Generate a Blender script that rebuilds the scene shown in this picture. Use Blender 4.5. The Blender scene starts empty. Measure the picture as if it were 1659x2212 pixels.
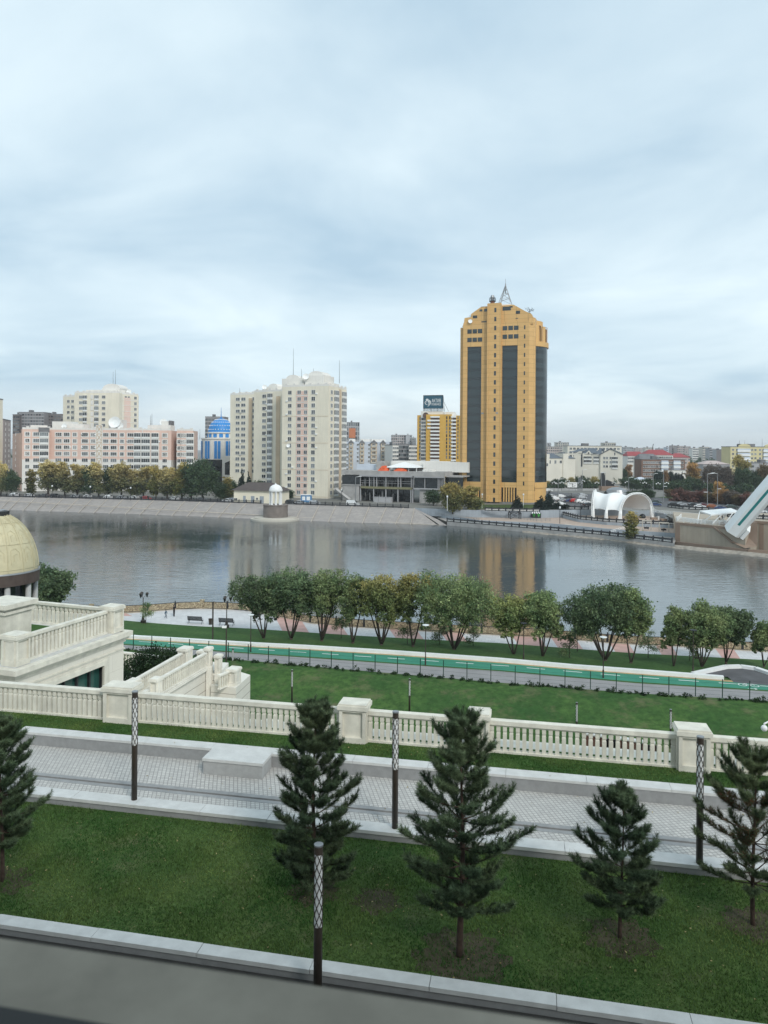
import bpy, math, random
import numpy as np
from mathutils import Matrix, Vector
PI = math.pi; R = math.radians
random.seed(7); rng = np.random.default_rng(7)
scene = bpy.context.scene
col = scene.collection
# ------------------------------------------------------------------ camera (pixel space 1659 x 2212)
CAMZ, FPX, CU, CV, ROLL = 28.0, 1600.0, 829.5, 969.0, R(0.4)
cr, sr = math.cos(ROLL), math.sin(ROLL)
cd = bpy.data.cameras.new('camera'); cam = bpy.data.objects.new('camera', cd); col.objects.link(cam); scene.camera = cam
cd.sensor_fit = 'VERTICAL'; cd.sensor_height = 36; cd.sensor_width = 27
cd.lens = FPX / 2212 * 36; cd.shift_y = -(1106 - CV) / 2212
cd.clip_start = 0.05; cd.clip_end = 20000
cam.matrix_world = Matrix.Translation((0, 0, CAMZ)) @ Matrix.Rotation(PI/2, 4, 'X') @ Matrix.Rotation(ROLL, 4, 'Z')
cd.dof.use_dof = True; cd.dof.focus_distance = 90; cd.dof.aperture_fstop = 2.6

def ray(u, v):
    du, up = (u - CU) / FPX, (CV - v) / FPX
    return du * cr - up * sr, du * sr + up * cr
def G(u, v, z):                       # where a sight line meets the level z
    rx, rz = ray(u, v); t = (z - CAMZ) / rz
    return Vector((rx * t, t, z))
def A(u, v, Y):                       # point on a sight line at depth Y
    rx, rz = ray(u, v)
    return Vector((rx * Y, Y, CAMZ + rz * Y))
q1 = lambda x, y: (x/3, 783.06 + y/3)
q2 = lambda x, y: (459 + x/3, 783.06 + y/3)
q3 = lambda x, y: (864.05 + x*.2442, 594.05 + y*.2442)
q4 = lambda x, y: (1106 + x/3, 891 + y/3)
q5 = lambda x, y: (x/3, 1053.1 + y/3)
q6 = lambda x, y: (486 + x*.3581, 1188.1 + y*.3581)
q7 = lambda x, y: (1080 + x*.349, 1188.1 + y*.349)
qA = lambda x, y: (1106 + x/6, 945.07 + y/6)
qB = lambda x, y: (1382.5 + x/6, 945.07 + y/6)
qC = lambda x, y: (729.06 + x*.16276, 837.07 + y*.16276)
qE = lambda x, y: (243 + x*.17904, 1377 + y*.17904)
qF = lambda x, y: (961.3 + x*.20833, 1053.1 + y*.20833)

# ------------------------------------------------------------------ materials
def nt_mat(name):
    m = bpy.data.materials.new(name); m.use_nodes = True
    nt = m.node_tree; return m, nt, nt.nodes['Principled BSDF']
def N(nt, kind, **kw):
    n = nt.nodes.new('ShaderNode' + kind)
    for k, v in kw.items():
        if k in n.inputs: n.inputs[k].default_value = v
        else: setattr(n, k, v)
    return n
def c4(c): return (c[0], c[1], c[2], 1)
def mix(nt, f, a, b, mode='MIX'):
    n = nt.nodes.new('ShaderNodeMix'); n.data_type = 'RGBA'; n.blend_type = mode
    for idx, x in ((0, f), (6, a), (7, b)):
        if hasattr(x, 'links') or isinstance(x, bpy.types.NodeSocket): nt.links.new(x, n.inputs[idx])
        elif idx == 0: n.inputs[0].default_value = x
        else: n.inputs[idx].default_value = c4(x)
    return n.outputs[2]
def ramp(nt, fac, lo, hi):
    n = N(nt, 'MapRange'); nt.links.new(fac, n.inputs['Value'])
    n.inputs['From Min'].default_value = lo; n.inputs['From Max'].default_value = hi
    return n.outputs['Result']
def mat(name, c, rough=.75, var=.18, scale=1.5, bump=0, spec=.35, metal=0, c2=None, detail=5, streak=0):
    m, nt, b = nt_mat(name)
    g = N(nt, 'NewGeometry')
    no = N(nt, 'TexNoise', Scale=scale, Detail=detail, Roughness=.6); nt.links.new(g.outputs['Position'], no.inputs['Vector'])
    f = ramp(nt, no.outputs['Fac'], .3, .7)
    a = [x * (1 - var) for x in c]; d = c2 or [min(1, x * (1 + var)) for x in c]
    cc = mix(nt, f, a, d)
    if streak:
        mp = N(nt, 'Mapping'); mp.inputs['Scale'].default_value = (2.2, 2.2, .12); nt.links.new(g.outputs['Position'], mp.inputs['Vector'])
        n2 = N(nt, 'TexNoise', Scale=1.0, Detail=4); nt.links.new(mp.outputs['Vector'], n2.inputs['Vector'])
        f2 = ramp(nt, n2.outputs['Fac'], .42, .75)
        mm = N(nt, 'Math', operation='MULTIPLY'); nt.links.new(f2, mm.inputs[0]); mm.inputs[1].default_value = streak
        cc = mix(nt, mm.outputs[0], cc, [x * .55 for x in c])
    nt.links.new(cc, b.inputs['Base Color'])
    b.inputs['Roughness'].default_value = rough; b.inputs['Metallic'].default_value = metal; b.inputs['Specular IOR Level'].default_value = spec
    if bump:
        bn = N(nt, 'Bump', Strength=bump, Distance=.05); nt.links.new(no.outputs['Fac'], bn.inputs['Height']); nt.links.new(bn.outputs['Normal'], b.inputs['Normal'])
    return m
def grass_mat(name, dark, light, dry, s1=.35, s2=6., dryamt=.4):
    m, nt, b = nt_mat(name); g = N(nt, 'NewGeometry')
    n1 = N(nt, 'TexNoise', Scale=s1, Detail=6, Roughness=.65); n2 = N(nt, 'TexNoise', Scale=s2, Detail=6, Roughness=.7); n3 = N(nt, 'TexNoise', Scale=s1*2.3, Detail=7, Roughness=.7)
    for n in (n1, n2, n3): nt.links.new(g.outputs['Position'], n.inputs['Vector'])
    a = mix(nt, ramp(nt, n1.outputs['Fac'], .32, .68), dark, light)
    a = mix(nt, ramp(nt, n2.outputs['Fac'], .35, .75), a, [x*.6 for x in dark])
    f3 = ramp(nt, n3.outputs['Fac'], .52, .78); mm = N(nt, 'Math', operation='MULTIPLY'); nt.links.new(f3, mm.inputs[0]); mm.inputs[1].default_value = dryamt
    a = mix(nt, mm.outputs[0], a, dry)
    nt.links.new(a, b.inputs['Base Color']); b.inputs['Roughness'].default_value = .9; b.inputs['Specular IOR Level'].default_value = .1
    bn = N(nt, 'Bump', Strength=.5, Distance=.05); nt.links.new(n2.outputs['Fac'], bn.inputs['Height']); nt.links.new(bn.outputs['Normal'], b.inputs['Normal'])
    return m
def leaf_mat(name, dark, light, top=None, zr=(0, 1), rnd=.55, trans=.35):
    m, nt, b = nt_mat(name); g = N(nt, 'NewGeometry'); tc = N(nt, 'TexCoord'); oi = N(nt, 'ObjectInfo')
    no = N(nt, 'TexNoise', Scale=.55, Detail=3); nt.links.new(tc.outputs['Object'], no.inputs['Vector'])
    cc = mix(nt, ramp(nt, no.outputs['Fac'], .35, .65), dark, light)
    if top:
        sp = N(nt, 'SeparateXYZ'); nt.links.new(tc.outputs['Object'], sp.inputs[0])
        n2 = N(nt, 'TexNoise', Scale=.35, Detail=3); nt.links.new(tc.outputs['Object'], n2.inputs['Vector'])
        ad = N(nt, 'Math', operation='MULTIPLY_ADD'); nt.links.new(n2.outputs['Fac'], ad.inputs[0]); ad.inputs[1].default_value = (zr[1]-zr[0])*1.6
        nt.links.new(sp.outputs['Z'], ad.inputs[2])
        off = (zr[1]-zr[0])*.8
        cc = mix(nt, ramp(nt, ad.outputs[0], zr[0]+off, zr[1]+off), cc, top)
    mm = N(nt, 'Math', operation='MULTIPLY_ADD'); nt.links.new(g.outputs['Random Per Island'], mm.inputs[0]); mm.inputs[1].default_value = 2*rnd; mm.inputs[2].default_value = 1-rnd
    m2 = N(nt, 'Math', operation='MULTIPLY_ADD'); nt.links.new(oi.outputs['Random'], m2.inputs[0]); m2.inputs[1].default_value = .4; m2.inputs[2].default_value = .8
    m3 = N(nt, 'Math', operation='MULTIPLY'); nt.links.new(mm.outputs[0], m3.inputs[0]); nt.links.new(m2.outputs[0], m3.inputs[1])
    hs = N(nt, 'HueSaturation'); nt.links.new(m3.outputs[0], hs.inputs['Value']); nt.links.new(cc, hs.inputs['Color'])
    nt.links.new(hs.outputs['Color'], b.inputs['Base Color'])
    b.inputs['Roughness'].default_value = .7; b.inputs['Specular IOR Level'].default_value = .15
    if trans:
        tr = N(nt, 'BsdfTranslucent'); nt.links.new(hs.outputs['Color'], tr.inputs['Color']); mx_ = N(nt, 'MixShader'); mx_.inputs[0].default_value = trans
        nt.links.new(b.outputs[0], mx_.inputs[1]); nt.links.new(tr.outputs[0], mx_.inputs[2]); nt.links.new(mx_.outputs[0], nt.nodes['Material Output'].inputs['Surface'])
    return m
def brick_mat(name, c1, c2, mortar, size, msize=.012, offset=0, axes='xy', rot=0, rough=.8, stain=.3, width=None, bump=.3):
    m, nt, b = nt_mat(name); g = N(nt, 'NewGeometry')
    src = g.outputs['Position']
    if axes == 'wall':                  # facades: horizontal distance and height
        tc = N(nt, 'TexCoord'); sp = N(nt, 'SeparateXYZ'); nt.links.new(tc.outputs['Object'], sp.inputs[0])
        ad = N(nt, 'Math', operation='ADD'); nt.links.new(sp.outputs['X'], ad.inputs[0]); nt.links.new(sp.outputs['Y'], ad.inputs[1])
        cb = N(nt, 'CombineXYZ'); nt.links.new(ad.outputs[0], cb.inputs['X']); nt.links.new(sp.outputs['Z'], cb.inputs['Y']); src = cb.outputs[0]
    mp = N(nt, 'Mapping'); mp.inputs['Rotation'].default_value = (0, 0, rot); nt.links.new(src, mp.inputs['Vector'])
    br = N(nt, 'TexBrick', Scale=1.0); br.offset = offset; br.squash = 1
    br.inputs['Brick Width'].default_value = width or size; br.inputs['Row Height'].default_value = size; br.inputs['Mortar Size'].default_value = msize
    br.inputs['Color1'].default_value = c4(c1); br.inputs['Color2'].default_value = c4(c2); br.inputs['Mortar'].default_value = c4(mortar)
    br.inputs['Mortar Smooth'].default_value = .3
    nt.links.new(mp.outputs['Vector'], br.inputs['Vector'])
    no = N(nt, 'TexNoise', Scale=.5, Detail=6, Roughness=.65); nt.links.new(g.outputs['Position'], no.inputs['Vector'])
    f = ramp(nt, no.outputs['Fac'], .4, .75); mm = N(nt, 'Math', operation='MULTIPLY'); nt.links.new(f, mm.inputs[0]); mm.inputs[1].default_value = stain
    cc = mix(nt, mm.outputs[0], br.outputs['Color'], [x*.6 for x in c1])
    nt.links.new(cc, b.inputs['Base Color']); b.inputs['Roughness'].default_value = rough
    if bump:
        bn = N(nt, 'Bump', Strength=bump, Distance=.02); bn.invert = True; nt.links.new(br.outputs['Fac'], bn.inputs['Height']); nt.links.new(bn.outputs['Normal'], b.inputs['Normal'])
    return m
def glass_mat(name, a, b2, rough=.12, scale=.22, spec=.6, band=0):
    m, nt, b = nt_mat(name); g = N(nt, 'NewGeometry'); oi = N(nt, 'ObjectInfo')
    no = N(nt, 'TexNoise', Scale=scale, Detail=2); nt.links.new(g.outputs['Position'], no.inputs['Vector'])
    ad = N(nt, 'Math', operation='ADD'); nt.links.new(no.outputs['Fac'], ad.inputs[0]); nt.links.new(oi.outputs['Random'], ad.inputs[1])
    cc = mix(nt, ramp(nt, ad.outputs[0], .6, 1.35), a, b2)
    if band:
        sp = N(nt, 'SeparateXYZ'); nt.links.new(g.outputs['Position'], sp.inputs[0])
        md = N(nt, 'Math', operation='PINGPONG'); nt.links.new(sp.outputs['Z'], md.inputs[0]); md.inputs[1].default_value = band/2
        cc = mix(nt, ramp(nt, md.outputs[0], band*.12, band*.3), cc, [x*1.6 for x in b2])
    nt.links.new(cc, b.inputs['Base Color']); b.inputs['Roughness'].default_value = rough; b.inputs['Specular IOR Level'].default_value = spec
    return m

# ------------------------------------------------------------------ mesh building
class MB:
    def __init__(s): s.v = []; s.f = []; s.m = []; s.M = None
    def add(s, vs, fs, m=0):
        o = len(s.v)
        for p in vs:
            p = Vector(p)
            s.v.append(s.M @ p if s.M else p)
        for f in fs: s.f.append([i + o for i in f]); s.m.append(m)
    def box(s, x0, x1, y0, y1, z0, z1, m=0):
        s.add([(x0,y0,z0),(x1,y0,z0),(x1,y1,z0),(x0,y1,z0),(x0,y0,z1),(x1,y0,z1),(x1,y1,z1),(x0,y1,z1)],
              [(0,3,2,1),(4,5,6,7),(0,1,5,4),(1,2,6,5),(2,3,7,6),(3,0,4,7)], m)
    def prism(s, poly, z0, z1, m=0, mtop=None):
        n = len(poly)
        area = sum(poly[i][0]*poly[(i+1)%n][1]-poly[(i+1)%n][0]*poly[i][1] for i in range(n))
        if area < 0: poly = poly[::-1]
        s.add([(p[0],p[1],z0) for p in poly] + [(p[0],p[1],z1) for p in poly],
              [tuple(range(n-1,-1,-1))] + [(i,(i+1)%n,n+(i+1)%n,n+i) for i in range(n)], m)
        s.add([(p[0],p[1],z1) for p in poly], [tuple(range(n))], m if mtop is None else mtop)
    def slab(s, prof, y0, y1, m=0):      # profile in x-z, extruded along y
        n = len(prof)
        s.add([(p[0],y0,p[1]) for p in prof] + [(p[0],y1,p[1]) for p in prof],
              [tuple(range(n)), tuple(range(2*n-1,n-1,-1))] + [(n+i,n+(i+1)%n,(i+1)%n,i) for i in range(n)], m)
    def tube(s, pts, rad, n=8, m=0, cap=True):
        pts = [Vector(p) for p in pts]
        if not isinstance(rad, (list, tuple)): rad = [rad]*len(pts)
        o = []; 
        for i, p in enumerate(pts):
            t = (pts[min(i+1,len(pts)-1)] - pts[max(i-1,0)])
            t = t.normalized() if t.length > 1e-9 else Vector((0,0,1))
            a = t.cross(Vector((0,1,0)) if abs(t.y) < .9 else Vector((1,0,0))).normalized(); b = t.cross(a)
            for k in range(n):
                an = 2*PI*k/n; o.append(p + (a*math.cos(an) + b*math.sin(an))*rad[i])
        fs = []
        for i in range(len(pts)-1):
            for k in range(n): fs.append((i*n+k, i*n+(k+1)%n, (i+1)*n+(k+1)%n, (i+1)*n+k))
        if cap: fs += [tuple(range(n-1,-1,-1)), tuple(range((len(pts)-1)*n, len(pts)*n))]
        s.add(o, fs, m)
    def bar(s, p, q, w, h=None, m=0):     # square bar between two points
        s.tube([p, q], w*.7071, 4, m)
    def lathe(s, prof, c=(0,0), n=24, m=0, a0=0, a1=2*PI):
        full = abs(a1-a0-2*PI) < 1e-6; k = n if full else n+1
        vs = [(c[0]+r*math.cos(a0+(a1-a0)*i/n), c[1]+r*math.sin(a0+(a1-a0)*i/n), z) for r, z in prof for i in range(k)]
        fs = []
        for j in range(len(prof)-1):
            for i in range(n):
                i2 = (i+1) % k; fs.append((j*k+i, j*k+i2, (j+1)*k+i2, (j+1)*k+i))
        s.add(vs, fs, m)
    def ball(s, c, r, m=0, n=12, k=8, sz=1):
        s.M0 = s.M; prof = [(max(1e-3, r*math.sin(PI*j/k)), c[2] - r*sz*math.cos(PI*j/k)) for j in range(k+1)]
        s.lathe(prof, (c[0], c[1]), n, m)
    def quad(s, a, b, c, d, m=0): s.add([a,b,c,d], [(0,1,2,3)], m)
    def wall(s, pts, z0, z1, m=0):        # vertical strip under a polyline; z may be numbers
        for a, b in zip(pts, pts[1:]): s.add([(a[0],a[1],z0),(b[0],b[1],z0),(b[0],b[1],z1),(a[0],a[1],z1)], [(0,1,2,3)], m)
    def path(s, pts, w, z0, z1, m=0):     # thick wall along a polyline
        for a, b in zip(pts, pts[1:]):
            a = Vector(a[:2]); b = Vector(b[:2]); d = b - a
            n = Vector((-d.y, d.x)).normalized() * w/2
            s.prism([a-n, b-n, b+n, a+n], z0, z1, m)
    def mesh(s, name, mats, off=None, smooth=False):
        me = bpy.data.meshes.new(name)
        vs = [tuple(p - off) for p in s.v] if off is not None else [tuple(p) for p in s.v]
        me.from_pydata(vs, [], s.f)
        for x in mats: me.materials.append(x)
        me.polygons.foreach_set('material_index', s.m)
        if smooth: me.polygons.foreach_set('use_smooth', [True]*len(s.f))
        me.update(); return me
    def build(s, name, mats, parent=None, off='auto', smooth=False):
        if not isinstance(mats, (list, tuple)): mats = [mats]
        if off == 'auto':
            off = None
            if parent is not None: off = base_of(parent)
        return link(name, s.mesh(name, mats, off, smooth), parent)
def base_of(o):
    while o.parent is not None: o = o.parent
    return o.location.copy()
def link(name, me, parent=None, loc=None, rz=0):
    o = bpy.data.objects.new(name, me); col.objects.link(o)
    if parent is not None: o.parent = parent
    if loc is not None: o.location = loc
    if rz: o.rotation_euler.z = rz
    return o
def tag(o, label=None, cat=None, group=None, kind=None):
    if label: o['label'] = label
    if cat: o['category'] = cat
    if group: o['group'] = group
    if kind: o['kind'] = kind
    return o
def root(name, label, cat, loc=(0,0,0), group=None, rz=0):
    o = bpy.data.objects.new(name, None); col.objects.link(o); o.location = loc; o.rotation_euler.z = rz
    o.empty_display_size = .1
    return tag(o, label, cat, group)
def copy_tree(o, parent=None):
    c = o.copy(); col.objects.link(c)
    if parent is not None: c.parent = parent
    for ch in o.children: copy_tree(ch, c)
    return c
def np_mesh(name, V, F, mats, smooth=False):
    me = bpy.data.meshes.new(name); k = F.shape[1]
    me.vertices.add(len(V)); me.vertices.foreach_set('co', np.ascontiguousarray(V, dtype=np.float32).ravel())
    me.loops.add(F.size); me.loops.foreach_set('vertex_index', F.astype(np.int32).ravel())
    me.polygons.add(len(F)); me.polygons.foreach_set('loop_start', np.arange(0, F.size, k, dtype=np.int32))
    for x in mats: me.materials.append(x)
    me.update(calc_edges=True); me.validate(); return me
def structure(name, mb, mats, **kw):
    o = mb.build(name, mats, **kw); o['kind'] = 'structure'; return o
def along(pts, step, start=0, end=0):    # points and headings along a polyline
    out = []; d = start
    pts = [Vector((p[0], p[1])) for p in pts]
    L = [(b-a).length for a, b in zip(pts, pts[1:])]; tot = sum(L) - end
    while d <= tot + 1e-6:
        t = d
        for i, l in enumerate(L):
            if t <= l or i == len(L)-1: break
            t -= l
        dr = (pts[i+1]-pts[i]).normalized(); p = pts[i] + dr*t
        out.append((p, math.atan2(dr.y, dr.x))); d += step
    return out

# ------------------------------------------------------------------ shared materials
M = {}
M['cream'] = mat('cream stone', (.74,.715,.64), .8, .1, 1.2, streak=.25)
M['cream_near'] = mat('weathered cream stone', (.68,.655,.57), .85, .12, 2.5, bump=.12, streak=.35)
M['white_stone'] = mat('white stone', (.55,.555,.54), .7, .1, 3)
M['grey_stone'] = mat('grey granite', (.27,.275,.275), .75, .12, 4, bump=.05)
M['conc'] = mat('concrete', (.36,.35,.34), .85, .2, .4)
M['dconc'] = mat('dark concrete', (.2,.2,.2), .85, .25, .4)
M['white'] = mat('white paint', (.78,.79,.78), .5, .05, 2)
M['dark'] = mat('dark metal', (.02,.022,.025), .5, .2, 3)
M['brown_metal'] = mat('dark bronze metal', (.045,.035,.028), .45, .2, 3, spec=.5)
M['steel'] = mat('grey steel', (.3,.31,.32), .4, .1, 2, metal=.6)
M['asphalt'] = mat('asphalt', (.10,.10,.105), .9, .2, .6, detail=8)
M['asphalt_near'] = mat('dark wet asphalt', (.038,.037,.034), .7, .25, 2.5, detail=8)
M['pave_far'] = mat('pale pavement', (.32,.3,.28), .85, .2, .3)
M['bluewall'] = mat('blue grey painted wall', (.33,.37,.41), .8, .14, .2, streak=.3)
M['win_frame'] = mat('window frame white', (.75,.75,.73), .5, .05)
M['win_glass'] = glass_mat('window glass', (.012,.016,.022), (.17,.19,.2), .12)
M['dark_glass'] = glass_mat('dark glass', (.008,.011,.014), (.02,.026,.03), .08)
M['bark'] = mat('bark', (.055,.045,.036), .9, .3, 6)
M['bark_red'] = mat('pine bark', (.062,.042,.032), .9, .35, 9)
M['tan_door'] = mat('tan panel', (.45,.36,.26), .8)
M['skin'] = mat('skin', (.5,.33,.25), .6, .05)
# ------------------------------------------------------------------ light and sky
SUN_EL, SUN_AZ = R(38), R(152)      # azimuth clockwise from +Y
w = bpy.data.worlds.new('World'); scene.world = w; w.use_nodes = True; nt = w.node_tree; nt.nodes.clear()
out = N(nt, 'OutputWorld'); sky = N(nt, 'TexSky'); sky.sky_type = 'NISHITA'; sky.sun_disc = False
sky.sun_elevation = SUN_EL; sky.sun_rotation = SUN_AZ; sky.dust_density = 2
b1 = N(nt, 'Background', Strength=.1); nt.links.new(sky.outputs[0], b1.inputs['Color'])
tc = N(nt, 'TexCoord'); sp = N(nt, 'SeparateXYZ'); nt.links.new(tc.outputs['Generated'], sp.inputs[0])
zc = N(nt, 'Math', operation='MAXIMUM'); nt.links.new(sp.outputs['Z'], zc.inputs[0]); zc.inputs[1].default_value = 0
za = N(nt, 'Math', operation='ADD'); nt.links.new(zc.outputs[0], za.inputs[0]); za.inputs[1].default_value = .13
dx = N(nt, 'Math', operation='DIVIDE'); dy = N(nt, 'Math', operation='DIVIDE')
nt.links.new(sp.outputs['X'], dx.inputs[0]); nt.links.new(za.outputs[0], dx.inputs[1])
nt.links.new(sp.outputs['Y'], dy.inputs[0]); nt.links.new(za.outputs[0], dy.inputs[1])
cb = N(nt, 'CombineXYZ'); nt.links.new(dx.outputs[0], cb.inputs['X']); nt.links.new(dy.outputs[0], cb.inputs['Y']); cb.inputs['Z'].default_value = 3.7
n1 = N(nt, 'TexNoise', Scale=.95, Detail=7, Roughness=.52, Distortion=.45); nt.links.new(cb.outputs[0], n1.inputs['Vector'])
n2 = N(nt, 'TexNoise', Scale=.42, Detail=3, Roughness=.5); nt.links.new(cb.outputs[0], n2.inputs['Vector'])
mx = N(nt, 'Math', operation='MULTIPLY_ADD'); nt.links.new(n1.outputs['Fac'], mx.inputs[0]); mx.inputs[1].default_value = .6
m4 = N(nt, 'Math', operation='MULTIPLY'); nt.links.new(n2.outputs['Fac'], m4.inputs[0]); m4.inputs[1].default_value = .4; nt.links.new(m4.outputs[0], mx.inputs[2])
cl = mix(nt, ramp(nt, mx.outputs[0], .36, .63), (.37,.50,.60), (.68,.785,.825))
hz = ramp(nt, sp.outputs['Z'], .085, 0.0)
hm = N(nt, 'Math', operation='MULTIPLY'); nt.links.new(hz, hm.inputs[0]); hm.inputs[1].default_value = .65
cl = mix(nt, hm.outputs[0], cl, (.70,.735,.735))
b2 = N(nt, 'Background', Strength=1.0); nt.links.new(cl, b2.inputs['Color'])
ms = N(nt, 'MixShader'); ms.inputs[0].default_value = .93
nt.links.new(b1.outputs[0], ms.inputs[1]); nt.links.new(b2.outputs[0], ms.inputs[2]); nt.links.new(ms.outputs[0], out.inputs['Surface'])
sd = bpy.data.lights.new('sun', 'SUN'); sd.energy = 1.5; sd.angle = R(14); sd.color = (1, .96, .9)
so = bpy.data.objects.new('sun', sd); col.objects.link(so)
to_sun = Vector((math.sin(SUN_AZ)*math.cos(SUN_EL), math.cos(SUN_AZ)*math.cos(SUN_EL), math.sin(SUN_EL)))
so.rotation_euler = to_sun.to_track_quat('Z', 'Y').to_euler()
vs = scene.view_settings; vs.view_transform = 'Standard'; vs.look = 'None'; vs.gamma = 1; vs.exposure = .48
scene.cycles.max_bounces = 6; scene.cycles.diffuse_bounces = 3; scene.cycles.glossy_bounces = 3; scene.cycles.transparent_max_bounces = 6
scene.cycles.caustics_reflective = False; scene.cycles.caustics_refractive = False

# ------------------------------------------------------------------ far bank levels (pixel rows turned into level lines)
WL = [G(*p, 0) for p in [(-260,1094),(0,1102),(333,1113),(459,1118),(645,1126),(792,1131),(966,1135),(1128,1149),(1307,1166),(1459,1184),(1659,1204),(1900,1236)]]
TL = [G(*p, 4.6) for p in [(-260,1067),(0,1073),(333,1080.7),(459,1084.7),(565,1088),(672,1091),(896,1098)]]
UL = [G(*p, 4.6) for p in [(896,1098),(940,1100),(1040,1103),(1160,1104),(1228,1103),(1300,1103),(1420,1105),(1440,1113),(1462,1126)]]
UL2 = UL + [G(1700,1126,4.6), G(2000,1140,4.6)]
m, nt, b = nt_mat('river water'); g = N(nt, 'NewGeometry')
mp = N(nt, 'Mapping'); mp.inputs['Scale'].default_value = (.3, 1, 1); mp.inputs['Rotation'].default_value = (0, 0, .18); nt.links.new(g.outputs['Position'], mp.inputs['Vector'])
a1 = N(nt, 'TexNoise', Scale=.85, Detail=4, Roughness=.55, Distortion=.3); a2 = N(nt, 'TexNoise', Scale=.02, Detail=3); nt.links.new(mp.outputs[0], a1.inputs['Vector']); nt.links.new(g.outputs['Position'], a2.inputs['Vector'])
st = N(nt, 'MapRange'); nt.links.new(a2.outputs['Fac'], st.inputs['Value']); st.inputs['From Min'].default_value = .38; st.inputs['From Max'].default_value = .62
st.inputs['To Min'].default_value = .08; st.inputs['To Max'].default_value = .36
bn = N(nt, 'Bump', Distance=.35); nt.links.new(st.outputs[0], bn.inputs['Strength']); nt.links.new(a1.outputs['Fac'], bn.inputs['Height']); nt.links.new(bn.outputs[0], b.inputs['Normal'])
b.inputs['Base Color'].default_value = (.06,.075,.078,1); b.inputs['Roughness'].default_value = .05; b.inputs['IOR'].default_value = 3.0; b.inputs['Specular IOR Level'].default_value = .6
M['water'] = m
mb = MB(); mb.quad((-1500,40,0),(1500,40,0),(1500,420,0),(-1500,420,0)); structure('water', mb, M['water'])
# ground beyond the river, one sheet to the horizon
M['city'] = mat('city ground', (.17,.165,.15), .9, .3, .05, detail=6)
mb = MB(); line = TL + UL2[1:]
poly = [(p.x, p.y) for p in line] + [(6000, 280), (6000, 6000), (-6000, 6000), (-6000, TL[0].y)]
mb.add([(x, y, 4.6) for x, y in poly], [tuple(range(len(poly)))]); structure('ground', mb, M['city'])
# stone embankment slope with pale ribs
M['embank'] = brick_mat('embankment slabs', (.36,.325,.30), (.31,.285,.27), (.22,.2,.19), 1.9, .06, .5, rot=.35, stain=.55, width=2.6, bump=0)
mb = MB(); W2 = WL[:6] + [G(950,1134,0)]
def lerp_line(pts, t):
    L = [(b-a).length for a, b in zip(pts, pts[1:])]; d = t*sum(L)
    for i, l in enumerate(L):
        if d <= l or i == len(L)-1: return pts[i].lerp(pts[i+1], d/l)
        d -= l
K = 40
for i in range(K):
    a, b_ = lerp_line(W2, i/K), lerp_line(W2, (i+1)/K); c, d = lerp_line(TL, (i+1)/K), lerp_line(TL, i/K)
    lo = Vector((0,0,-.6)); mb.quad(a+lo, b_+lo, c, d)
mb.quad(G(950,1134,0), WL[6], G(947,1123,1.3), TL[-1])
emb = structure('embankment_slope', mb, M['embank'])
def at_u(pts, u):                      # point of a level line in the vertical plane of pixel column u
    for a, b_ in zip(pts, pts[1:]):
        ua, ub = [CU + FPX*(p.x*cr + (p.z-CAMZ)*sr)/p.y for p in (a, b_)]
        if ua <= u <= ub: return a.lerp(b_, (u-ua)/(ub-ua))
    return pts[-1].copy()
mb = MB()
for x in list(range(-260, 50, 32)) + [48,80,110,140,173,203,235,268,302,332,365,400,433,465,500,532]:
    mb.tube([at_u(TL, x)+Vector((0,0,.03)), at_u(W2, x-29)+Vector((0,0,-.1))], .15, 6)
for x in [655,690,727,763,800,836,872,905]:
    mb.tube([at_u(TL, min(x,895))+Vector((0,0,.03)), at_u(W2, x-18)+Vector((0,0,-.1))], .15, 6)
M['rib'] = mat('pale rib concrete', (.46,.41,.35), .85, .2, .6)
mb.build('rib', M['rib'], emb)
# quay road and right hand levels
def zlift(pts, dz): return [Vector((p.x, p.y, p.z+dz)) for p in pts]
back = [p + Vector((0, 9, 0)) for p in TL[:6]]
mb = MB()
for a, b_, c, d in zip(TL[:6], TL[1:6], back[1:], back): mb.add([Vector((p.x,p.y,4.604)) for p in (a,b_,c,d)], [(0,1,2,3)])
structure('quay_road', mb, M['asphalt'])
mb = MB(); pts = [G(*p, 4.604) for p in [qA(395,760),qA(395,900),qA(1010,910),qA(1010,760),qA(780,720)]]
mb.add(pts, [(0,1,2,3,4)]); pts = [G(*p, 4.608) for p in [qA(380,745),qA(380,700),qB(200,775),qB(900,800),qB(1659,820),qB(1800,900),qB(1800,1000),qB(1659,990),qB(1250,960),qB(350,905),qB(-100,870),qA(1000,790)]]
mb.add(pts, [tuple(range(12))]); structure('road', mb, M['asphalt'])
M['grass_far'] = grass_mat('far grass', (.05,.085,.03), (.08,.12,.04), (.16,.14,.08), .08, 1)
mb = MB(); mb.add([G(*p, 4.612) for p in [qB(200,775),qB(420,760),qB(1000,800),qB(1659,800),qB(1659,880),qB(900,830)]], [(0,1,2,3,4,5)])
mb.add([G(*p, 4.612) for p in [(1030,1099),(1030,1090),(1180,1090),(1200,1099)]], [(0,1,2,3)])
mb.add([G(*p, 4.612) for p in [qA(380,640),qA(1500,650),qA(1500,690),qA(380,690)]], [(0,1,2,3)], 1)
structure('verge', mb, [M['grass_far'], M['pave_far']])
SL = [G(*p, 2.8) for p in [(1214,1113),(1251,1123),(1311,1129),(1351,1131),(1462,1136)]]
PL = [G(*p, 2.0) for p in [(940,1113),(1000,1121),(1036,1127),(1128,1131),(1190,1134),(1316,1146),(1462,1156)]]
QL = [p.copy() for p in WL[6:10]]; 
for p in QL: p.z = 1.3; p.y += .6
M['pinkpave'] = mat('pinkish paving', (.42,.33,.27), .85, .15, .5)
mb = MB()
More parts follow.
